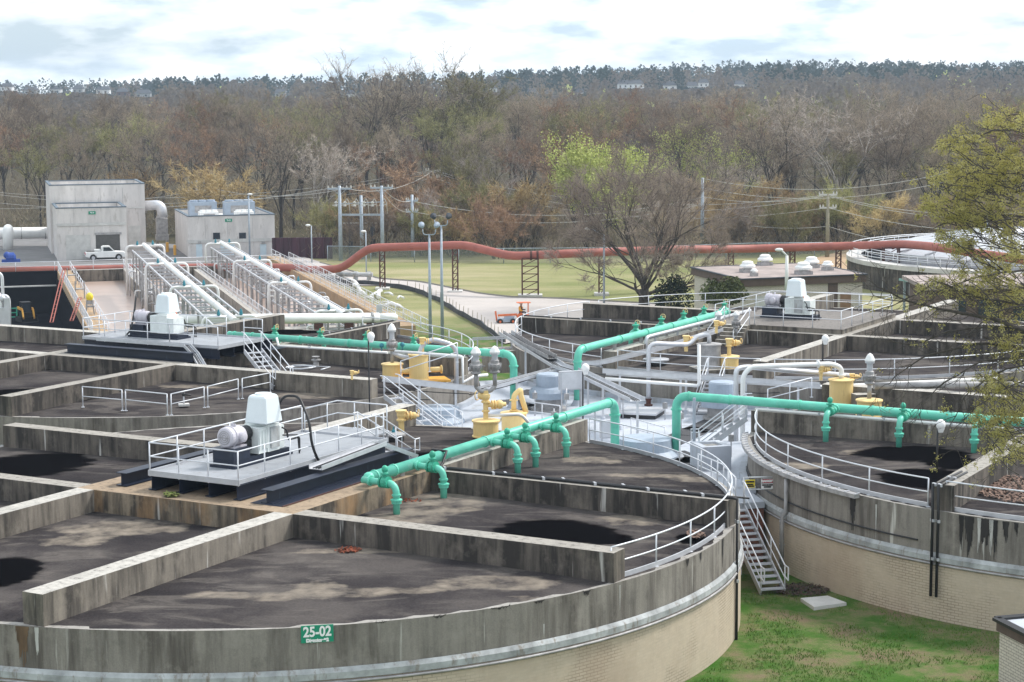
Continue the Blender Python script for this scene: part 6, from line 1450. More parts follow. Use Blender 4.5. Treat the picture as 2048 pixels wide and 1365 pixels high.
# white pipe pieces dumped on the lawn
prs = [((708, 575), (722, 592)), ((722, 590), (732, 596)), ((740, 598), (760, 590)), ((757, 600), (762, 588)), ((770, 592), (786, 597)), ((795, 603), (808, 603)), ((700, 566), (716, 578)), ((765, 610), (805, 622)), ((662, 556), (700, 566)), ((768, 618), (800, 620)), ((730, 602), (748, 604))]
for k, (a, c) in enumerate(prs):
    pa, pc = G(*a) + UPV * .3, G(*c) + UPV * .35
    single('pipe_piece', 'white', 'white scrap pipe piece lying on the lawn beside the basin walkway', 'pipe piece', lambda b: b.tube(fillet([pa, lerp(pa, pc, .5) + W2 * (.6 if k % 2 else -.5) + UPV * .2, pc], .4, 4), .12 + .10 * (k % 3 == 0), 10), 'white pipe pieces scattered on the lawn')
single('sign_box', 'alu', 'small grey box on a post at the basin handrail end', 'box', lambda b: [b.box(Q(759, 618, 172), (.5, .2, .7)), b.tube([Q(759, 640, 172), Q(759, 618, 172)], .05, 5)])
railing('low white handrail at the foot of the left silver stairs on the white roof', [P(831, 852, ZR), P(901, 854, ZR), P(925, 868, ZR)], 1.05, 1.2)
railing('low white handrail left of the mushroom ventilator, behind the yellow drum', [P(1049, 842, ZR), P(1120, 852, ZR)], 1.0, 1.4)
railing('white handrail above the near curb on the white roof, right of the near riser', [P(1262, 878, ZR), P(1330, 898, ZR)], 1.0, 1.3)
railing('sloping white handrail left of the tall right yellow vessel', [Q(1535, 818, 97.5), Q(1623, 795, 98.5)], 1.0, 1.3)
railing('white handrail on the tank edge below the tall yellow vessel, left', [Q(802, 762, 97.8), Q(872, 740, 98.2), Q(915, 725, 98.6)], 1.0, 1.4)
for k, (a_, b_, sg) in enumerate((((757, 775, 97.4), (938, 788, 97.4), .05), ((757, 792, 97.2), (860, 800, 97.2), .05), ((938, 790, 97.4), (1105, 742, 103), .12), ((1176, 745, 101), (1330, 760, 99), .08), ((1440, 775, 99), (1560, 785, 99), .15))):
    single('cable', 'black', 'thin black cable strung ' + ('from the left tank corner to the relief valves', 'below the level channel at left', 'under the cable tray left of the crossing', 'right of the crossing, over the pipe bridge', 'under the pipe bridge, before the yellow vessels')[k], 'cable', lambda b: b.tube([lerp(Q(*a_), Q(*b_), t / 8) - UPV * sg * 4 * t / 8 * (1 - t / 8) for t in range(9)], .022, 4))
for k, (px, py, hh) in enumerate(((1108, 880, 1.5), (1133, 862, 2.1), (1206, 842, 1.7), (1246, 838, 1.4), (1362, 872, 1.2), (1330, 840, .9), (1462, 915, 1.1), (1070, 832, 1.3))):
    q = P(px, py, ZR); u_ = thing('conduit_riser', 'thin conduit riser with a box on the white roof, ' + ('left of the long near header', 'below the panel board', 'right of the panel board', 'beside the square roof hatch', 'by the black walk pads', 'behind the right riser', 'beside the ramped stairs', 'left of the mushroom ventilator')[k], 'conduit', q)
    part('pipe', 'galv', u_, lambda b: b.tube([q, q + UPV * hh], .035, 6)); part('box', 'dull', u_, lambda b: b.box(q + UPV * hh * .8, (.22, .14, .30), TH))
# ================================================================ VEHICLES AND PERSON
def pickup(p, ax):
    root = thing('pickup_truck', 'white single-cab pickup parked in front of the open building bay', 'pickup truck', p)
    X = ax.normalized(); Yv = Vec((-X.y, X.x, 0))
    def prof(b, pts, y0, y1):      # side outline extruded across
        n = len(pts); vs = [p + X * x + UPV * z + Yv * y0 for x, z in pts] + [p + X * x + UPV * z + Yv * y1 for x, z in pts]
        b.add(vs, [list(range(n)), [n + i for i in range(n)][::-1]] + [[(i + 1) % n, i, n + i, n + (i + 1) % n] for i in range(n)])
    wh = lambda cx: [(cx + .47 * cos(a), .40 + .47 * sin(a)) for a in [pi - pi * k / 6 for k in range(7)]]
    bo = [(-2.65, .55)] + wh(-1.65) + wh(1.72) + [(2.6, .42), (2.68, .62), (2.66, .95), (2.45, 1.12), (1.15, 1.22), (-.55, 1.22), (-2.62, 1.15)]
    body = part('body', 'white', root, lambda b: prof(b, bo, -.95, .95))
    body.modifiers.new('bevel', 'BEVEL').width = .05
    part('bed', 'interior', root, lambda b: b.frame(p + X * -2.45 - Yv * .78 + UPV * 1.2, X, Yv, UPV, 1.8, 1.56, .03))
    part('tool_box', 'white', root, lambda b: b.frame(p + X * -1.45 - Yv * .6 + UPV * 1.2, X, Yv, UPV, .8, 1.2, .28))
    cb = part('cab', 'white', root, lambda b: prof(b, [(-.55, 1.2), (-.50, 1.80), (-.30, 1.92), (.45, 1.92), (.65, 1.85), (1.25, 1.22)], -.85, .85))
    for s_ in (-1, 1):
        part('side_window', 'glass', cb, lambda b: prof(b, [(-.30, 1.28), (-.28, 1.78), (.50, 1.78), (1.02, 1.28)], s_ * .858 - .005, s_ * .858 + .005))
    part('windscreen', 'glass', cb, lambda b: b.add([p + X * x + Yv * y + UPV * z for x, y, z in ((.70, -.72, 1.83), (.70, .72, 1.83), (1.22, .78, 1.27), (1.22, -.78, 1.27))], [[0, 1, 2, 3]]))
    for x in (-1.65, 1.72):
        for s_ in (-.86, .86):
            w_ = part('wheel', 'tyre', root, lambda b: b.lathe(p + X * x + Yv * (s_ - .12) + UPV * .40, [(.30, 0), (.40, .03), (.40, .21), (.30, .24)], 18, Yv))
            part('rim', 'galv', w_, lambda b: b.lathe(p + X * x + Yv * (s_ - .13) + UPV * .40, [(.05, 0), (.24, .01), (.24, .25), (.05, .26)], 14, Yv))
    part('bumper', 'dull', root, lambda b: [b.frame(p + X * 2.62 - Yv * .92 + UPV * .42, X, Yv, UPV, .14, 1.84, .22), b.frame(p + X * -2.76 - Yv * .9 + UPV * .5, X, Yv, UPV, .14, 1.8, .18)])
    for s_ in (-.75, .75): part('headlight', 'alu', root, lambda b: b.frame(p + X * 2.60 + Yv * (s_ - .12) + UPV * .80, X, Yv, UPV, .1, .24, .18))
    for s_ in (-.86, .80): part('tail_light', 'signred', root, lambda b: b.frame(p + X * -2.68 + Yv * s_ + UPV * .8, X, Yv, UPV, .05, .08, .3))
pk = G(211, 522); pickup(pk + UPV * .10, W1)
def person(p, face_dir, label, seated=True):
    X = face_dir.normalized(); Yv = Vec((-X.y, X.x, 0))
    J = {'pel': (0, 0, .50), 'sp': (-.02, 0, .72), 'ch': (0, 0, .93), 'nk': (.01, 0, 1.08), 'hd': (.03, 0, 1.20), 'ht': (.03, 0, 1.32)}
    if not seated: J = {k: (x, y, z + .42) for k, (x, y, z) in J.items()}
    ed = [('pel', 'sp'), ('sp', 'ch'), ('ch', 'nk'), ('nk', 'hd'), ('hd', 'ht')]; rad = {'pel': .15, 'sp': .14, 'ch': .165, 'nk': .06, 'hd': .105, 'ht': .085}
    for s_, t in ((-1, 'l'), (1, 'r')):
        J['s' + t] = (0, s_ * .19, J['ch'][2] + .06); J['e' + t] = (.12, s_ * .25, J['ch'][2] - .2); J['w' + t] = (.36, s_ * .2, J['ch'][2] - .22); J['f' + t] = (.44, s_ * .19, J['ch'][2] - .21)
        J['h' + t] = (0, s_ * .1, J['pel'][2] - .03)
        if seated: J['k' + t] = (.44, s_ * .14, .50); J['a' + t] = (.46, s_ * .14, .09); J['t' + t] = (.62, s_ * .14, .04)
        else: J['k' + t] = (.03, s_ * .12, .48); J['a' + t] = (0, s_ * .13, .08); J['t' + t] = (.16, s_ * .14, .04)
        ed += [('ch', 's' + t), ('s' + t, 'e' + t), ('e' + t, 'w' + t), ('w' + t, 'f' + t), ('pel', 'h' + t), ('h' + t, 'k' + t), ('k' + t, 'a' + t), ('a' + t, 't' + t)]
        for k, r in (('s', .075), ('e', .05), ('w', .036), ('f', .045), ('h', .10), ('k', .07), ('a', .05), ('t', .045)): rad[k + t] = r
    ks = list(J); root = thing('person', label, 'person', p)
    me = bpy.data.meshes.new('body'); me.from_pydata([tuple(X * J[k][0] + Yv * J[k][1] + UPV * J[k][2]) for k in ks], [(ks.index(a), ks.index(b_)) for a, b_ in ed], [])
    o = bpy.data.objects.new('body', me); C.objects.link(o); o.parent = root; me.materials.append(M['denim'])
    o.modifiers.new('skin', 'SKIN'); 
    if not me.skin_vertices: 
        me.attributes.new('skin', 'FLOAT', 'POINT')
    sv_ = me.skin_vertices[0].data if me.skin_vertices else None
    if sv_:
        for i, k in enumerate(ks): sv_[i].radius = (rad[k], rad[k]); sv_[i].use_root = (k == 'pel')
    ss = o.modifiers.new('sub', 'SUBSURF'); ss.levels = ss.render_levels = 2
    wz = lambda x, y, z: p + X * x + Yv * y + UPV * z
    z0 = J['ch'][2]
    part('vest', 'vest', root, lambda b: b.lathe(wz(0, 0, z0 - .36), [(.19, 0), (.20, .15), (.215, .32), (.20, .44), (.10, .50)], 16))
    part('face', 'skin', root, lambda b: [b.ball(wz(.045, 0, J['hd'][2]), .112, 12, (1, .9, 1.2)), b.ball(wz(.155, 0, J['hd'][2] - .01), .02, 6), b.ball(wz(.03, .1, J['hd'][2]), .022, 6), b.ball(wz(.03, -.1, J['hd'][2]), .022, 6)] + [b.tube([wz(.44, s_ * .19 + (f - 1.5) * .022, z0 - .21), wz(.50, s_ * .19 + (f - 1.5) * .022, z0 - .22), wz(.52, s_ * .19 + (f - 1.5) * .022, z0 - .26)], .011, 5) for s_ in (-1, 1) for f in range(4)])
    part('hard_hat', 'signwhite', root, lambda b: b.lathe(wz(.03, 0, J['hd'][2] + .05), [(.15, 0), (.15, .015), (.125, .02), (.11, .08), (.05, .12), (.01, .125)], 14))
lg = G(1012, 648)
def boom_cart(p):
    root = thing('boom_lift', 'orange boom lift with an operator platform on the pale road behind the tanks', 'lift', p)
    X = Vec((1, .12, 0)).normalized(); Yv = Vec((-X.y, X.x, 0))
    def bx(b, x, y, z, sx, sy, sz): b.frame(p + X * (x - sx / 2) + Yv * (y - sy / 2) + UPV * z, X, Yv, UPV, sx, sy, sz)
    part('chassis', 'vent', root, lambda b: [bx(b, 0, 0, .35, 2.6, 1.3, .45), bx(b, .5, 0, .8, 1.4, 1.0, .3)])
    for x in (-.95, .95):
        for s_ in (-.75, .75):
            w_ = part('wheel', 'tyre', root, lambda b: b.lathe(p + X * x + Yv * (s_ - .14) + UPV * .42, [(.3, 0), (.42, .04), (.42, .24), (.3, .28)], 16, Yv)); part('hub', 'orange', w_, lambda b: b.lathe(p + X * x + Yv * (s_ - .16) + UPV * .42, [(.05, 0), (.18, .01), (.18, .31), (.05, .32)], 10, Yv))
    part('boom', 'orange', root, lambda b: [b.bar(p + X * -1.2 + UPV * 1.25, p + X * 1.6 + UPV * 1.35, .28, .30), b.bar(p + X * -1.35 + UPV * .5, p + X * -1.55 + UPV * 1.9, .14, .25), b.bar(p + X * 1.6 + UPV * 1.0, p + X * 2.4 + UPV * 1.5, .5, .5)])
    part('canopy', 'orange', root, lambda b: [bx(b, 2.6, 0, 3.05, 2.0, 1.3, .10), bx(b, 3.3, .5, 1.4, .08, .08, 1.65), bx(b, 3.3, -.5, 1.4, .08, .08, 1.65), bx(b, 2.3, .5, 2.9, .6, .1, .1)])
    part('seat', 'black', root, lambda b: [bx(b, 2.25, 0, 1.3, .5, .5, .12), bx(b, 2.0, 0, 1.4, .1, .5, .55), bx(b, 2.3, 0, .6, .6, .5, .7)])
    part('counterweight', 'orange', root, lambda b: bx(b, 2.9, 0, .75, 1.0, 1.1, .55))
    root.scale = (.66,) * 3
    return p + X * 2.2 * .66 + UPV * .95 * .66, X
sp1, sx1 = boom_cart(lg)
person(sp1, sx1, 'person in an orange vest and hard hat seated on the orange lift')
# ================================================================ FLAT-ROOFED BRICK BUILDING (behind the far right tank)
zb6 = -.7
o6 = P(1482, 559, zb6); BL = Vec((o6.x, o6.y, 0)); e6 = P(1733, 549, zb6); ln6 = (Vec((e6.x, e6.y, 0)) - BL).length; k6 = P(1382, 535, zb6); dp6 = (Vec((k6.x, k6.y, 0)) - BL).length
a6 = (Vec((e6.x, e6.y, 0)) - BL).normalized(); b6 = (Vec((k6.x, k6.y, 0)) - BL).normalized()
def R6(a, c): return BL + a6 * a + b6 * c
bb6 = thing('brick_building', 'flat-roofed pale brick building with round roof vents behind the far mixer', 'building', R6(ln6 / 2, dp6 / 2) + UPV * -5)
ins = [R6(.25, .25), R6(ln6 - .25, .25), R6(ln6 - .25, dp6 - .25), R6(.25, dp6 - .25)]
part('brick_wall', 'palebrick', bb6, lambda b: b.wall(ins + [ins[0]], -7, zb6 - .6))
part('fascia', 'brownroof', bb6, lambda b: b.prism([R6(0, 0), R6(ln6, 0), R6(ln6, dp6), R6(0, dp6)], zb6 - .65, zb6 - .05))
part('roof_edge', 'silt', bb6, lambda b: [b.bar(p + UPV * zb6, q + UPV * zb6, .25, .10) for p, q in ((R6(0, 0), R6(ln6, 0)), (R6(ln6, 0), R6(ln6, dp6)), (R6(ln6, dp6), R6(0, dp6)), (R6(0, dp6), R6(0, 0)))])
part('roof', 'tanroof', bb6, lambda b: b.prism([R6(.1, .1), R6(ln6 - .1, .1), R6(ln6 - .1, dp6 - .1), R6(.1, dp6 - .1)], zb6 - .06, zb6 + .01))
part('door', 'door', bb6, lambda b: b.frame(R6(ln6 * .80, .22) + UPV * -4.4, a6, b6, UPV, 1.0, .06, 2.2)); part('door', 'slab', bb6, lambda b: b.frame(R6(ln6 * .12, .22) + UPV * -4.4, a6, b6, UPV, 1.0, .06, 2.2))
part('wall_band', 'brownroof', bb6, lambda b: b.frame(R6(ln6 * .70, .20) + UPV * -4.4, a6, b6, UPV, .9, .05, 3.1))
for k, (px, py, s_, lb) in enumerate(((1495, 545, 1.0, 'front left'), (1530, 531, 1.0, 'back middle'), (1607, 549, 1.1, 'front middle'), (1623, 536, 1.0, 'back right'), (1655, 541, .75, 'small right'), (1508, 553, .5, 'tiny front left'))):
    q = P(px, py, zb6); q = q + a6 * 0; r_ = thing('roof_vent', lb + ' white mushroom vent on the flat brick building roof', 'roof vent', q, 'white mushroom vents on the brick building')
    part('curb', 'dull', r_, lambda b: b.box(q + UPV * .15, (1.1 * s_, 1.1 * s_, .3), TH)); part('hood', 'white', r_, lambda b: b.lathe(q + UPV * .3, [(.35 * s_, 0), (.35 * s_, .12), (.68 * s_, .15), (.68 * s_, .30 * s_), (.5 * s_, .42 * s_), (.48 * s_, .60 * s_), (.3 * s_, .68 * s_), (.01, .7 * s_)], 20))
# ================================================================ ROUND CLARIFIER and low sheds at right
cc7 = Vec((62.0, 226.0, 0)); r7 = 23.0; z7 = -4.3
cl = thing('clarifier_tank', 'wide round clarifier with a white rim and pale dome behind the right branches', 'tank', cc7 + UPV * -8)
def ring7(r, z): return [cc7 + Vec((r * cos(2 * pi * k / 96), r * sin(2 * pi * k / 96), z)) for k in range(97)]
part('wall', 'conc_d', cl, lambda b: b.wall(ring7(r7, 0), -8.5, z7))
part('rim', 'slab', cl, lambda b: [b.add([a, c, d, e_], [[0, 1, 2, 3]]) for a, c, d, e_ in zip(ring7(r7 + .1, z7), ring7(r7 + .1, z7)[1:], ring7(r7 - 1.6, z7)[1:], ring7(r7 - 1.6, z7))] + [b.add([a, c, d, e_], [[0, 1, 2, 3]]) for a, c, d, e_ in zip(ring7(r7 + .1, z7 - .5), ring7(r7 + .1, z7 - .5)[1:], ring7(r7 + .1, z7)[1:], ring7(r7 + .1, z7))])
part('water', 'glass', cl, lambda b: b.add(ring7(r7 - 1.6, z7 - .8)[:-1], [list(range(96))]))
part('dome', 'galv', cl, lambda b: b.lathe(cc7 + UPV * (z7 - .5), [(19, 0), (18.9, 1.2), (16, 2.1), (10, 2.9), (4, 3.2), (.1, 3.3)], 40))
for rr_, zz, n in ((r7 - .2, z7, 60), (r7 - 1.8, z7, 60)):
    rp_ = ring7(rr_, zz); part('guard_rail', 'rail', cl, lambda b: [b.tube([p + UPV * 1.05 for p in rp_], .05, 4, cap=False), b.tube([p + UPV * .55 for p in rp_], .04, 4, cap=False)] + [b.tube([p, p + UPV * 1.05], .04, 4) for p in rp_[::2]])
part('dome_ribs', 'rail', cl, lambda b: [b.tube([cc7 + Vec((18.9 * cos(a), 18.9 * sin(a), z7 + .9)), cc7 + Vec((10 * cos(a), 10 * sin(a), z7 + 2.6)), cc7 + Vec((1 * cos(a), 1 * sin(a), z7 + 2.95))], .10, 4) for a in [2 * pi * k / 24 for k in range(24)]])
dirt = [G(x, y) for x, y in ((1620, 520), (1700, 500), (1690, 530), (1800, 545), (2100, 560), (2100, 575), (1800, 556), (1690, 545), (1630, 540))]
strip('dirt_path', 'rustcon', [dirt[0], dirt[8], dirt[7], dirt[6], dirt[5]], [dirt[1], dirt[2], dirt[3], dirt[3] + Vec((12, 1, 0)), dirt[4]], .05)
def canopy(name, label, px0, py0, px1, py1, Y, w_, mat, h_):
    p, q = Q(px0, py0, Y), Q(px1, py1, Y + 6); r_ = thing(name, label, 'canopy', Vec((p.x, p.y, -6)))
    part('roof', mat, r_, lambda b: b.bar(p, q, w_, .22)); n = 4
    for k in range(n + 1):
        for s_ in (-.45, .45): c = lerp(p, q, k / n) + Vec((0, s_ * w_, 0)); part('post', 'pole_g', r_, lambda b: b.bar(Vec((c.x, c.y, -7)), c, .2, .2))
canopy('shed_canopy', 'long low shed with a pale teal roof, half hidden by the right branches', 1815, 562, 2120, 600, 182, 3, 'dullgreen', 3)
canopy('shed_canopy', 'second low teal-edged shed roof under the branches, nearer one', 1870, 588, 2120, 615, 172, 3, 'dullgreen', 3)
p8 = Q(1990, 640, 150); lb8 = thing('low_brick_shed', 'low brown brick shed with dark windows at the right edge', 'building', Vec((p8.x + 4, p8.y + 3, -5)))
part('brick_wall', 'brownbrick', lb8, lambda b: b.wall([Vec((p8.x + x, p8.y + y, 0)) for x, y in ((-5, 0), (14, 3), (14, 10), (-5, 8), (-5, 0))], -5, -.4)); part('roof', 'tanroof', lb8, lambda b: b.prism([(p8.x + x, p8.y + y) for x, y in ((-5.5, -.6), (14.5, 2.4), (14.5, 10.6), (-5.5, 8.6))], -.4, -.1))
for k in range(5): part('window', 'glass', lb8, lambda b: b.frame(Vec((p8.x - 4 + k * 2.8, p8.y - .07 + k * 2.8 * 3 / 19, -3.0)), Vec((1, 3 / 19, 0)), Vec((0, 1, 0)), UPV, 1.8, .05, 1.7))
# ================================================================ TREES
def grow(tb, p, d, Ln, r, lvl, rg, tips, spread, upw, ch=(3, 4), seg=3, wob=.18, minr=.012, ratio=.68):
    pts = [p]; rs = [r]; q = Vec(p); dd = Vec(d)
    for k in range(seg):
        dd = (dd + Vec((rg.gauss(0, wob), rg.gauss(0, wob), rg.gauss(0, wob) + upw))).normalized(); q = q + dd * Ln / seg; pts.append(q.copy()); rs.append(max(minr, r * (1 - .55 * (k + 1) / seg)))
    tb.tube(pts, rs, 5 if r > .12 else 3, cap=False)
    if lvl == 0:
        tips.append((pts, dd)); return
    n = rg.randint(*ch)
    for k in range(n):
        t = rg.uniform(.35, 1.0) if k else 1.0; i = min(seg - 1, int(t * seg)); bp = lerp(pts[i], pts[i + 1], t * seg - i)
        ax = Vec((rg.gauss(0, 1), rg.gauss(0, 1), rg.gauss(0, .5))); nd_ = (dd + (ax - dd * ax.dot(dd)).normalized() * spread * rg.uniform(.5, 1.2)).normalized()
        grow(tb, bp, nd_, Ln * ratio * rg.uniform(.8, 1.15), max(minr, rs[i] * .62), lvl - 1, rg, tips, spread, upw, ch, seg, wob, minr, ratio)
def twigs(b, tips, rg, n, ln, w_, spread=.8, up=.25):
    for pts, dd in tips:
        for _ in range(n):
            i = rg.randrange(len(pts) - 1); p = lerp(pts[i], pts[i + 1], rg.random())
            d = (dd + Vec((rg.gauss(0, spread), rg.gauss(0, spread), rg.gauss(0, spread) + up))).normalized() * ln * rg.uniform(.4, 1.1)
            s_ = d.cross(Vec((rg.gauss(0, 1), rg.gauss(0, 1), rg.gauss(0, 1)))).normalized() * w_
            b.add([p - s_, p + s_, p + d], [[0, 1, 2]])
def leaves(b, tips, rg, n, sz, jit):
    for pts, dd in tips:
        for _ in range(n):
            i = rg.randrange(len(pts) - 1); p = lerp(pts[i], pts[i + 1], rg.random()) + Vec((rg.gauss(0, jit), rg.gauss(0, jit), rg.gauss(0, jit)))
            a = Vec((rg.gauss(0, 1), rg.gauss(0, 1), rg.gauss(0, 1))).normalized() * sz * rg.uniform(.6, 1.2); c = a.cross(Vec((rg.gauss(0, 1), rg.gauss(0, 1), rg.gauss(0, 1)))).normalized() * sz * rg.uniform(.4, .8)
            b.add([p - a, p + c, p + a, p - c], [[0, 1, 2, 3]])
def tree_obj(name, label, seed, h, kind, mat, bark='bark', loc=Vec((0, 0, 0)), group=None, dens=1.0):
    rg = random.Random(seed); tb, cb = MB(), MB(); tips = []; o = Vec(loc)
    if kind == 'tall':
        tb.tube([o + Vec((0, 0, -.5)), o + Vec((.1, 0, h * .18)), o + Vec((rg.uniform(-.4, .4), .2, h * .36))], [.26, .21, .16], 6, cap=False); top = o + Vec((0, 0, h * .33))
        for k in range(5):
            a = 2 * pi * k / 5 + rg.random(); grow(tb, lerp(o, top, rg.uniform(.55, 1.1)), Vec((cos(a) * .42, sin(a) * .42, 1)).normalized(), h * .37, .11, 3, rg, tips, .62, .06, (4, 4), ratio=.62)
        twigs(cb, tips, rg, int(13 * dens), h * .055, .026, 1.0)
    elif kind == 'bush':
        for k in range(8):
            a = 2 * pi * k / 8 + rg.random(); grow(tb, o + Vec((cos(a) * .3, sin(a) * .3, -.3)), Vec((cos(a) * .55, sin(a) * .55, 1)).normalized(), h * .45, .07, 2, rg, tips, .7, .08, (4, 4), ratio=.62)
        twigs(cb, tips, rg, int(44 * dens), h * .10, .024, 1.1, .1)
    elif kind == 'leafy':
        for k in range(7):
            a = 2 * pi * k / 7 + rg.random(); grow(tb, o + Vec((cos(a) * .3, sin(a) * .3, -.3)), Vec((cos(a) * .42, sin(a) * .42, 1)).normalized(), h * .42, .12, 3, rg, tips, .55, .10, (3, 3), ratio=.62)
        leaves(cb, tips, rg, int(30 * dens), h * .008, h * .030)
    elif kind == 'leafy2':
        for k in range(11):
            a = 2 * pi * k / 11 + rg.random(); grow(tb, o + Vec((cos(a) * .3, sin(a) * .3, -.3)), Vec((cos(a) * .36, sin(a) * .36, 1)).normalized(), h * .40, .12, 3, rg, tips, .42, .12, (3, 3), ratio=.60)
        leaves(cb, tips, rg, int(22 * dens), h * .0085, h * .028)
    elif kind == 'pine':
        tb.tube([o + Vec((0, 0, -.5)), o + Vec((0, 0, h * .9))], [.25, .05], 6, cap=False)
        for k in range(900):
            z = rg.uniform(.12, 1) ** 1.0; rr_ = h * .26 * (1 - z) ** .8 * sqrt(rg.random()) + .2; a = rg.uniform(0, 2 * pi)
            tips.append(([o + Vec((cos(a) * rr_, sin(a) * rr_, z * h)), o + Vec((cos(a) * rr_ * 1.2, sin(a) * rr_ * 1.2, z * h - .2))], Vec((cos(a), sin(a), -.2))))
        leaves(cb, tips, rg, 2, .34, .12)
    root = thing(name, label, 'tree', loc, group)
    tb.build('trunk', bark, root); cb.build('crown', mat, root)
    return root
PROT = {}
def proto(key, *a, **k):
    PROT[key] = dict(a=a, k=k, obj=None)
proto('g1', 11, 18, 'tall', 'twig'); proto('g2', 12, 18, 'tall', 'twig'); proto('g3', 13, 18, 'tall', 'twig'); proto('g4', 14, 18, 'tall', 'twig')
proto('r1', 15, 18, 'tall', 'twig_r'); proto('o1', 16, 18, 'tall', 'twig_g'); proto('o2', 17, 18, 'tall', 'twig_g'); proto('p1', 18, 18, 'tall', 'twig_p', 'bark_p', dens=.6)
proto('d1', 19, 18, 'tall', 'twig', dens=.45); proto('d2', 23, 18, 'tall', 'twig', dens=.35)
proto('b1', 20, 9, 'bush', 'twig_o'); proto('b2', 21, 9, 'bush', 'twig_r'); proto('b3', 22, 9, 'bush', 'twig'); proto('b4', 24, 9, 'bush', 'twig_g'); proto('b5', 26, 9, 'bush', 'twig_p')
proto('v1', 25, 18, 'leafy', 'leaf_g', dens=1.1)
KD = {'g': 'grey-brown bare tree', 'r': 'rusty-budded bare tree', 'o': 'olive-budded tree', 'p': 'pale-barked bare tree', 'd': 'dark-limbed open bare tree', 'b1': 'orange-tan budding shrub tree', 'b2': 'rust-coloured shrub tree', 'b3': 'grey shrub tree', 'b4': 'olive shrub tree', 'b5': 'pale bushy tree', 'v': 'fresh green tree'}
def plant(key, x, y, h, label=None, zone=None):
    pr = PROT[key]; h0 = pr['a'][1]; s_ = h / h0; loc = Vec((x, y, gz(x, y) - .1)); kd = KD.get(key) or KD[key[0]]
    nm = 'shrub_tree' if key[0] == 'b' else 'woodland_tree'
    lab = label or (kd + ' ' + zone); grp = None if label else kd + 's ' + zone
    if pr['obj'] is None:
        pr['obj'] = tree_obj(nm, lab, *pr['a'], loc=Vec((0, 0, 0)), group=grp, **pr['k']); o = pr['obj']; o.location = loc
        o.scale = (s_,) * 3; return o
    o = copy_thing(pr['obj'], loc, lab, rnd(0, 6.28), (s_ * rnd(.95, 1.3), s_ * rnd(.9, 1.15), s_))
    o.name = nm
    if grp: o['group'] = grp
    elif 'group' in o: del o['group']
    return o
def zone(px, row):
    xz = ['behind the plant buildings at left', 'left of the grey utility poles', 'behind the grey utility poles', 'left of the bare yard tree', 'behind the big bare yard tree', 'behind the right wood pole', 'behind the round clarifier'][min(6, max(0, int(px / 293)))]
    return {0: 'at the woods front edge ', 1: 'in the front of the woods ', 2: 'in the middle woods ', 3: 'deep in the woods '}[row] + xz
random.seed(42)
rows = [(272, 5.0, (7.5, 11.5), 0, ['b1', 'b2', 'b3', 'b3', 'b4', 'b5', 'b3']), (283, 5.4, (9.5, 13.5), 0, ['b1', 'b3', 'b5', 'b4', 'd1', 'b4', 'b5', 'b2', 'b1']), (298, 6.4, (12, 16), 1, ['g1', 'b5', 'r1', 'g3', 'd1', 'o1', 'd2', 'b3', 'p1', 'b4']), (322, 7.4, (15, 18.5), 1, ['g4', 'g2', 'g3', 'd2', 'p1', 'o2', 'r1', 'g1']),
        (352, 8.0, (16, 20), 2, ['g1', 'g4', 'o2', 'r1', 'o1', 'd1', 'g2']), (392, 9.0, (18, 21), 2, ['g1', 'g2', 'o2', 'g4', 'o1', 'r1', 'g3']), (445, 10.0, (19, 22.5), 3, ['g1', 'g2', 'o2', 'o1', 'r1', 'g3']), (510, 11.5, (20, 23), 3, ['g1', 'g2', 'o2', 'g4', 'r1'])]
for Y0, sp, (h0, h1_), row, keys in rows:
    x = -Y0 * .285; n = 0
    while x < Y0 * .285:
        yy = Y0 + rnd(-.035, .035) * Y0; px = CX + x / yy * FPX
        if not (px < 640 and yy < 306):
            ok = not (row == 0 and px > 1690 and Vec((x - cc7.x, yy - cc7.y, 0)).length < r7 + 8)
            if ok and not (row == 0 and 1090 < px < 1275): plant(random.choice(keys), x, yy, rnd(h0, h1_), zone=zone(px, row))
        x += sp * rnd(.7, 1.35)
def plantpx(key, px, Y, ytop, label):
    q = Q(px, 400, Y); t = Q(px, ytop, Y).z; return plant(key, q.x, Y, t - gz(q.x, Y), label)
for key, px, Y, yt, lab in (('d1', 765, 400, 122, 'tall open bare tree rising above the horizon, leftmost of the skyline group'), ('d2', 805, 405, 114, 'tall open bare tree rising above the horizon, second of the skyline group'), ('d1', 862, 410, 112, 'tallest narrow bare tree in the middle of the skyline group'),
                            ('d2', 897, 400, 124, 'tall bare tree on the right of the skyline group'), ('d1', 735, 395, 138, 'shorter dark bare tree at the left end of the skyline group'), ('o1', 945, 400, 140, 'olive tree right of the skyline group'),
                            ('p1', 1675, 300, 142, 'white-limbed sycamore standing out above the woods at right'), ('p1', 640, 292, 250, 'pale bare tree behind the grey switch frame poles'), ('b1', 430, 312, 284, 'orange-tan shrub tree right behind the wide plant building'),
                            ('b1', 1035, 276, 312, 'rounded orange-tan shrub tree behind the field fence'), ('b2', 860, 290, 278, 'broad rusty shrub tree behind the wood pole'), ('b1', 1495, 272, 392, 'orange-tan shrub right of the slender pole'),
                            ('b1', 905, 268, 385, 'orange-tan shrub behind the flood lights'), ('o1', 925, 292, 290, 'small olive tree behind the flood lights'), ('v1', 1385, 330, 215, 'small yellow-green tree deep in the woods, right of the big green tree'), ('b1', 265, 330, 300, 'orange-brown shrub tree above the tall plant building'), ('o2', 1800, 330, 300, 'olive tree behind the right wood pole wires'),
                            ('d1', 1550, 296, 215, 'dark twisted bare tree right of the slender pole'), ('d2', 560, 300, 230, 'dark twisted bare tree above the wide plant building'), ('d1', 1770, 300, 240, 'dark forked bare tree near the right edge')):
    plantpx(key, px, Y, yt, lab)
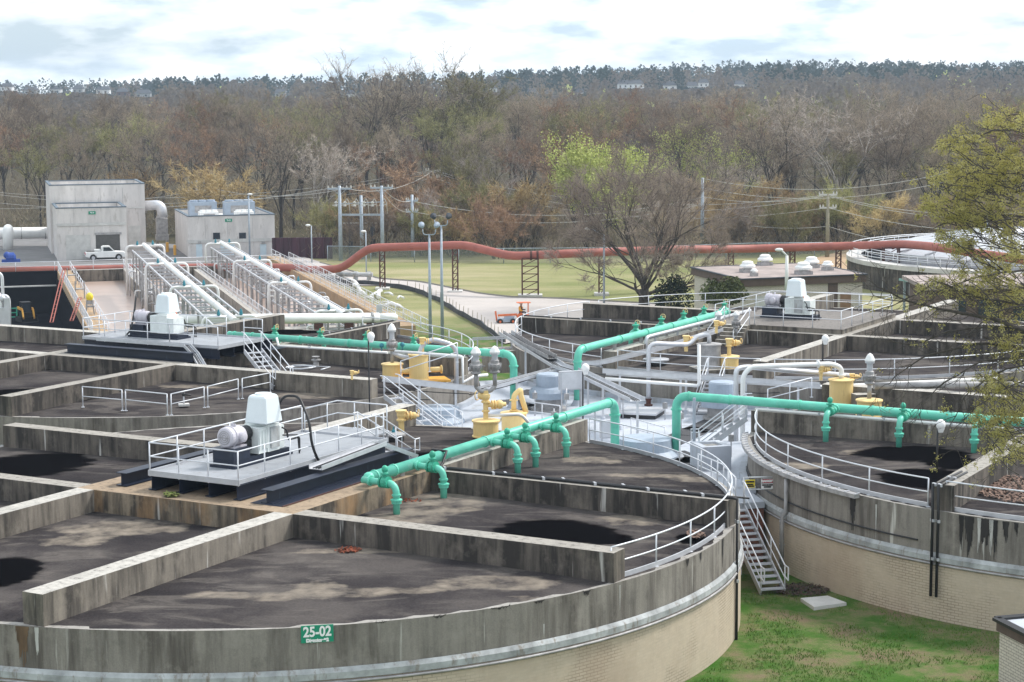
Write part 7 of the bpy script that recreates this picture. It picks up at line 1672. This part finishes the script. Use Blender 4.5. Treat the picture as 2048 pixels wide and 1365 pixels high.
PROT['v2'] = dict(a=(33, 18, 'leafy2', 'leaf_w'), k=dict(dens=2.4), obj=None); KD['v2'] = 'fresh green tree'
plantpx('v2', 1180, 277, 222, 'big fresh green tree at the woods edge behind the red pipe')
def undergrowth():
    rg = random.Random(88); b = MB()
    for _ in range(4200):
        y = 266 + 220 * rg.random() ** 1.2; x = rg.uniform(-.285, .285) * y; px = CX + x / y * FPX
        if (px < 640 and y < 308) or Vec((x - cc7.x, y - cc7.y, 0)).length < r7 + 6: continue
        h = rg.uniform(2.0, 5.5) * (1 + (y - 266) / 240); o = Vec((x, y, gz(x, y)))
        for _k in range(30):
            p = o + Vec((rg.gauss(0, 1.1), rg.gauss(0, 1.1), rg.random() ** 1.2 * h * .75)); d = Vec((rg.gauss(0, .5), rg.gauss(0, .5), rg.uniform(.3, 1.2))).normalized() * rg.uniform(.8, 1.7)
            s_ = d.cross(Vec((rg.gauss(0, 1), rg.gauss(0, 1), 0))).normalized() * rg.uniform(.03, .055)
            b.add([p - s_, p + s_, p + d], [[0, 1, 2]])
    tag(b.build('undergrowth', 'brush', None), 'tangled brown undergrowth filling the floor of the woods', 'undergrowth', None, 'stuff')
M['brush'] = foliage('brown_brush', (0.13, 0.105, 0.082), (0.22, 0.18, 0.135), (0.33, 0.285, 0.19), .12)
undergrowth()
# far woods: read as masses
def farwood(name, label, mat, n, yr, hr, wr, cond=None, seed=5, per=34, base=0):
    rg = random.Random(seed); b = MB(); k = 0
    while k < n:
        y = rg.uniform(*yr); x = rg.uniform(-.30, .30) * y
        if cond and not cond(x, y): k += .2; continue
        k += 1; h = rg.uniform(*hr); w_ = rg.uniform(*wr); z = gz(x, y)
        for hx, hw, hy, hzz in HS:
            if y < hy and abs(x / y - hx) < hw + w_ / y * .8: h = min(h, max(3.0, CAMH + (hzz - 3.2 - CAMH) * y / hy - z))
        for _ in range(per):
            t = rg.random(); a = rg.uniform(0, 6.28); rr_ = w_ * sqrt(rg.random()) * (sin(pi * min(1, .12 + .9 * t)) ** .6)
            c = Vec((x + rr_ * cos(a), y + rr_ * sin(a), z + h * (.18 + .82 * t))); s_ = w_ * .20 * rg.uniform(.6, 1.2)
            a1 = Vec((rg.gauss(0, 1), rg.gauss(0, .6), rg.gauss(0, 1))).normalized() * s_; a2 = a1.cross(Vec((rg.gauss(0, .5), 1, rg.gauss(0, .5)))).normalized() * s_ * .8
            b.add([c - a1, c + a2, c + a1 * .9, c - a2], [[0, 1, 2, 3]])
    return tag(b.build(name, mat, None), label, 'woods', None, 'stuff')
# far houses
HS = []
def house(px, py, Y, w_, h_, label, d=9, wall='signwhite', roof='silt', wins=3):
    Y = Y * 1.0 + 430; w_ *= Y / (Y - 430) * .9; q = Q(px, py, Y); z0 = gz(q.x, q.y); h_ = q.z - z0; HS.append((q.x / q.y, w_ * .62 / q.y, q.y, q.z)); root = thing('house', label, 'house', Vec((q.x, q.y, z0)), 'far houses on the hillside')
    X = Vec((1, 0, 0)); Yv = Vec((0, 1, 0)); o = Vec((q.x - w_ / 2, q.y, z0 - 1))
    part('wall', wall, root, lambda b: b.frame(o, X, Yv, UPV, w_, d, h_ + 1))
    part('roof', roof, root, lambda b: b.add([Vec((q.x + a * w_ * .54, q.y + c, q.z + z)) for a, c, z in ((-1, -.6, 0), (1, -.6, 0), (1, d + .6, 0), (-1, d + .6, 0), (-.7, d / 2, 2.6), (.7, d / 2, 2.6))], [[0, 1, 5, 4], [1, 2, 5], [2, 3, 4, 5], [3, 0, 4], [3, 2, 1, 0]]))
    for f in range(2):
        for k in range(wins): part('window', 'glass', root, lambda b: b.frame(Vec((q.x - w_ / 2 + w_ * (k + .3) / wins, q.y - .06, q.z - 2.2 - 2.8 * f)), X, Yv, UPV, w_ * .28 / wins, .05, 1.2))
house(1262, 168, 820, 12, 3.6, 'white apartment house on the far hill, the largest one', wins=5)
for px, py, Y, w_, lb, wl in ((1340, 165, 860, 8, 'white far house just right of the largest white one', 'signwhite'), (1385, 166, 880, 7, 'second white far house right of the largest one', 'signwhite'), (1408, 160, 900, 6, 'small gabled white far house above the right woods', 'signwhite'), (1480, 163, 930, 6, 'tiny white far house near the evergreens', 'signwhite'),
                              (1100, 182, 800, 5, 'small white far house low in the trees, left of the largest', 'signwhite'), (1065, 178, 850, 6, 'grey far house left of centre right hill', 'flash'), (1160, 180, 820, 5, 'small far house between two budding trees', 'signwhite'),
                              (12, 168, 1000, 8, 'white far house at the left edge of the skyline', 'signwhite'), (60, 175, 1010, 9, 'far house with a grey roof, second from the left edge', 'flash'), (110, 173, 1020, 8, 'far house third from the left edge', 'signwhite'), (155, 172, 1010, 7, 'far house with a pale wall, fourth from left', 'flash'), (205, 174, 1000, 9, 'far house above the tall plant building, left', 'signwhite'),
                              (245, 178, 990, 8, 'far brick house with a red roof above the tall plant building', 'redbrick'), (285, 181, 960, 10, 'long low far house right of the red-roofed one', 'flash'), (560, 180, 960, 7, 'far house in the haze above the wide plant building', 'flash'), (700, 182, 900, 6, 'far house left of the skyline trees', 'signwhite'), (985, 171, 950, 6, 'far white house right of the skyline trees', 'signwhite')):
    house(px, py + 6, Y, w_ * .8, 2.6, lb, 7, wl, wins=2)
farwood('far_woods', 'far bare grey-brown woods rolling up to the hillside', 'fartwig', 1700, (560, 1000), (13, 19), (3.5, 5.5), seed=5, per=60)
farwood('far_woods', 'hazy bare woods on the far hillside below the ridge', 'fartwig', 1100, (950, 1500), (11, 16), (4, 6), seed=6, per=44)
farwood('ridge_evergreens', 'dark evergreen woods along the far ridge skyline', 'farpine', 1500, (1150, 1900), (12, 19), (3.5, 6), lambda x, y: mnoise.noise(Vec((x * .006, y * .004, 3))) > (-.05 if x < 0 else -.22), 7, 52)
farwood('budding_far_woods', 'pale green budding trees scattered through the far woods', 'leaf_g', 120, (600, 1250), (9, 14), (3, 5), None, 9, 50)
# big bare yard tree
def yard_tree():
    rg = random.Random(77); base = Q(1288, 604, 200); base.z = gz(base.x, base.y); tb, cb = MB(), MB(); tips = []
    root = thing('yard_tree', 'big spreading bare tree on the grass in front of the red pipe', 'tree', base)
    tb.tube([base - UPV * .3, base + UPV * 2.2], [.62, .5], 9, cap=False)
    for k in range(17):
        a = 2 * pi * k / 17 + rg.uniform(-.2, .2); el_ = rg.choice((.15, .35, .75, 1.3, 2.2)); z = rg.uniform(.8, 2.3) if el_ < .5 else rg.uniform(1.6, 3)
        grow(tb, base + UPV * z, Vec((cos(a), sin(a) * .8, el_)).normalized(), rg.uniform(5.0, 6.6) * (1.1 if el_ > .7 else 1), .17, 4, rg, tips, .55, .035, (3, 3), 3, .14, .014, .64)
    twigs(cb, tips, rg, 16, 1.25, .018, .9, .08)
    tb.build('trunk', M['bark_y'], root); cb.build('crown', 'twig_y', root)
yard_tree()
random.seed(9)
def shrub(px, py, Y, w_, h_, mat, label, n=900, sz=.16, name='shrub'):
    base = Q(px, py, Y); base.z = gz(base.x, base.y) if base.z < -3.5 else base.z; rg = random.Random(int(px)); cb, tb = MB(), MB()
    root = thing(name, label, 'shrub', base)
    for k in range(7): tb.tube([base + Vec((rg.uniform(-.2, .2), rg.uniform(-.2, .2), -.2)), base + Vec((rg.uniform(-1, 1) * w_ * .35, rg.uniform(-1, 1) * w_ * .3, h_ * .7))], [.05, .015], 4, cap=False)
    for _ in range(n):
        a = rg.uniform(0, 6.28); t = rg.random(); rr_ = w_ / 2 * (sin(pi * (.15 + .8 * t)) ** .5) * (rg.random() ** .4) * (1 + .25 * sin(3 * a + t * 5)); c = base + Vec((cos(a) * rr_, sin(a) * rr_ * .8, h_ * t * (1 + .15 * sin(5 * a))))
        a1 = Vec((rg.gauss(0, 1), rg.gauss(0, 1), rg.gauss(0, 1))).normalized() * sz * rg.uniform(.5, 1.2); a2 = a1.cross(Vec((rg.gauss(0, 1), rg.gauss(0, 1), 1))).normalized() * sz * .6
        cb.add([c - a1, c + a2, c + a1, c - a2], [[0, 1, 2, 3]])
    tb.build('stems', M['bark'], root); cb.build('foliage', mat, root)
shrub(1345, 600, 196, 4.0, 3.6, 'pine', 'dark evergreen shrub right of the big bare tree trunk', 2200)
shrub(1400, 606, 172, 3.4, 2.6, 'shrub', 'olive shrub behind the far curved handrail, left one', 1300)
shrub(1436, 607, 168, 3.2, 1.9, 'shrub', 'olive shrub behind the far curved handrail, middle one', 1300)
shrub(1462, 606, 160, 2.4, 1.9, 'shrub', 'olive shrub at the left corner of the brick building', 1300)
shrub(1300, 606, 180, 2.6, 1.6, 'twig', 'low tangled brush at the foot of the big bare tree', 700)
# foreground tree hanging in from the right
def fg_tree():
    rg = random.Random(5); YF = 50.0; tb, lb = MB(), MB(); root = thing('foreground_tree', 'near tree with yellow-green spring leaves hanging in from the right edge', 'tree', Q(2290, 1300, YF))
    base = Q(2290, 1300, YF); base.z = -4
    tb.tube([base, Q(2280, 900, YF), Q(2290, 500, YF), Q(2260, 200, YF)], [.42, .34, .24, .14], 10)
    limbs = [([(2285, 700), (2100, 655), (1990, 650), (1900, 664), (1820, 690), (1768, 684)], .05, .6, -.15, .08), ([(2285, 730), (2080, 705), (1960, 722), (1890, 762), (1846, 806)], .05, -.8, -.3, .1),
             ([(2285, 610), (2080, 612), (1960, 600), (1880, 566), (1800, 604), (1748, 592)], .05, -1.6, -.1, .12), ([(2285, 780), (2090, 720), (1990, 745), (1930, 790), (1900, 850)], .04, 1.2, -.3, .15),
             ([(2285, 800), (2140, 700), (2060, 664), (1982, 640), (1901, 622), (1848, 611), (1810, 600), (1762, 578), (1735, 560)], .115, .0, -.2, .2),
             ([(2285, 740), (2130, 700), (2048, 692), (1960, 686), (1880, 704), (1840, 722), (1800, 748), (1778, 770)], .075, 1.5, -.3, .15),
             ([(2285, 620), (2120, 530), (2010, 545), (1940, 560), (1880, 580)], .055, -1.0, -.1, .7),
             ([(2285, 520), (2110, 430), (2000, 430), (1940, 455), (1892, 448)], .06, .5, 0, 1.0),
             ([(2285, 470), (2130, 350), (2000, 330), (1930, 350), (1885, 385)], .06, -1.2, 0, 1.0),
             ([(2280, 380), (2130, 300), (2030, 260), (1975, 262), (1905, 300)], .055, 1.0, .1, 1.0),
             ([(2280, 330), (2130, 250), (2060, 225), (2010, 232)], .05, 0, .1, .9),
             ([(2285, 880), (2150, 800), (2060, 800), (2010, 860), (1975, 905)], .05, .8, -.3, .8),
             ([(2285, 840), (2150, 760), (2060, 755), (2000, 780), (1955, 815)], .05, -.6, -.2, .9),
             ([(2285, 700), (2150, 620), (2060, 610), (1990, 620), (1940, 665)], .045, -1.4, -.25, .5),
             ([(2285, 560), (2150, 480), (2040, 500), (1985, 525), (1950, 510)], .045, 1.8, 0, 1.0),
             ([(2285, 430), (2160, 390), (2080, 380), (2000, 385), (1930, 400)], .045, 2.2, 0, 1.0)]
    for px, r, dy, up, lf in limbs:
        pts = [Q(x + rg.uniform(-3, 3), y + rg.uniform(-3, 3), YF + dy * (k / len(px))) for k, (x, y) in enumerate(px)]
        fine = resample(pts, .28); fine = [p + Vec((rg.gauss(0, .012), rg.gauss(0, .012), rg.gauss(0, .012))) for p in fine]
        n = len(fine); rs = [lerp(r, .012, k / (n - 1)) for k in range(n)]
        tb.tube(fine, rs, 6, cap=False)
        t0 = int(n * .22)
        for k in range(t0, n):
            for _ in range(k % 2 + (rg.random() < (.25 if lf > .3 else .9))):
                d0 = (fine[min(n - 1, k + 1)] - fine[k - 1]).normalized(); ax = Vec((rg.gauss(0, 1), rg.gauss(0, 1), rg.gauss(0, 1) + up))
                d = (d0 * .9 + (ax - d0 * ax.dot(d0)).normalized() * .9).normalized(); tips = []
                grow(tb, fine[k], d, rg.uniform(.35, .8), .012, 2 if rg.random() < .6 else 1, rg, tips, .8, up * .12, (2, 3), 3, .25, .006, .7)
                for tp, dd in tips:
                    if rg.random() < lf * .55:
                        for _q in range(rg.randint(9, 18)):
                            c = lerp(tp[-2], tp[-1], rg.random()) + Vec((rg.gauss(0, .045), rg.gauss(0, .045), rg.gauss(0, .045)))
                            a1 = Vec((rg.gauss(0, 1), rg.gauss(0, 1), rg.gauss(0, 1))).normalized() * rg.uniform(.018, .042); a2 = a1.cross(Vec((rg.gauss(0, 1), rg.gauss(0, 1), 1))).normalized() * rg.uniform(.012, .026)
                            lb.add([c - a1, c + a2, c + a1, c - a2], [[0, 1, 2, 3]])
    ells = [(2012, 248, 44, 26, 9), (1945, 290, 60, 26, 12), (1990, 340, 75, 50, 30), (1920, 370, 60, 45, 22), (1990, 430, 80, 50, 32), (1895, 430, 45, 28, 12), (1925, 490, 60, 24, 12), (2030, 500, 50, 40, 14), (1955, 560, 70, 36, 16), (1880, 575, 35, 16, 4), (2025, 600, 50, 34, 14),
            (2030, 690, 40, 30, 10), (1985, 780, 34, 26, 8), (2030, 800, 40, 40, 14), (1990, 850, 34, 34, 12), (2030, 900, 40, 36, 10), (2050, 300, 40, 60, 14)]
    for cx_, cy_, rx, ry, n in ells:
        for _ in range(int(n * 1.45)):
            a = rg.uniform(0, 6.28); rr_ = rg.random() ** .6; px, py = cx_ + cos(a) * rx * rr_, cy_ + sin(a) * ry * rr_; c0 = Q(px, py, YF + rg.uniform(-2.2, 2.2))
            root_p = Q(px + rg.uniform(30, 90), py + rg.uniform(0, 50), c0.y); mid = lerp(root_p, c0, .5) + Vec((0, 0, rg.uniform(-.1, .12)))
            tb.tube([root_p, mid, c0], [.016, .011, .006], 4, cap=False); tips = []
            for _k in range(3): grow(tb, c0, Vec((rg.gauss(-.6, .7), rg.gauss(0, .7), rg.gauss(.1, .6))).normalized(), rg.uniform(.16, .34), .007, 1, rg, tips, .8, .02, (2, 3), 2, .25, .004, .7)
            for tp, dd in tips:
                for _q in range(rg.randint(14, 24)):
                    c = lerp(tp[0], tp[-1], rg.random()) + Vec((rg.gauss(0, .045), rg.gauss(0, .045), rg.gauss(0, .04)))
                    a1 = Vec((rg.gauss(0, 1), rg.gauss(0, 1), rg.gauss(0, 1))).normalized() * rg.uniform(.016, .036); a2 = a1.cross(Vec((rg.gauss(0, 1), rg.gauss(0, 1), 1))).normalized() * rg.uniform(.010, .020)
                    lb.add([c - a1, c + a2, c + a1, c - a2], [[0, 1, 2, 3]])
    tb.build('trunk', M['bark_fg'], root); lb.build('leaves', 'leaf_y', root)
fg_tree()
# grass tufts on the near lawn
def tufts():
    rg = random.Random(3); b = MB()
    for _ in range(9000):
        px, py = rg.uniform(1380, 2060), rg.uniform(1185, 1400); q = G(px, py)
        if (q - Vec((c1.x, c1.y, q.z))).length < R + .3 or (q - Vec((c2.x, c2.y, q.z))).length < R + .3: continue
        if mnoise.noise(Vec((q.x * .6, q.y * .6, 0))) < -.12: continue
        for _k in range(2):
            a = rg.uniform(0, 6.28); h_ = rg.uniform(.05, .12); p = q + Vec((rg.gauss(0, .06), rg.gauss(0, .06), 0)); w_ = Vec((cos(a), sin(a), 0)) * .015
            b.add([p - w_, p + w_, p + Vec((rg.gauss(0, .04), rg.gauss(0, .04), h_))], [[0, 1, 2]])
    tag(b.build('grass', 'leaf_gr', None), 'short patchy grass blades on the near lawn', 'grass', None, 'stuff')
tufts()
# ================================================================ HAZE
hb2 = MB(); hb2.frame(Vec((-3400, -300, -15)), Vec((1, 0, 0)), Vec((0, 1, 0)), UPV, 6800, 3900, 85)
hz_ = hb2.build('haze', 'white', None, Vec((0, 0, 0))); tag(hz_, 'thin pale blue haze in the distance', 'haze', None, 'stuff')
hm = bpy.data.materials.new('haze_air'); hm.use_nodes = True; ht = hm.node_tree; ht.nodes.clear()
ho = ht.nodes.new('ShaderNodeOutputMaterial'); pv = ht.nodes.new('ShaderNodeVolumePrincipled'); pv.inputs['Color'].default_value = (0.70, 0.84, 1.0, 1); pv.inputs['Density'].default_value = 0.00017; pv.inputs['Anisotropy'].default_value = 0.0
ht.links.new(pv.outputs[0], ho.inputs['Volume']); hz_.data.materials.clear(); hz_.data.materials.append(hm)
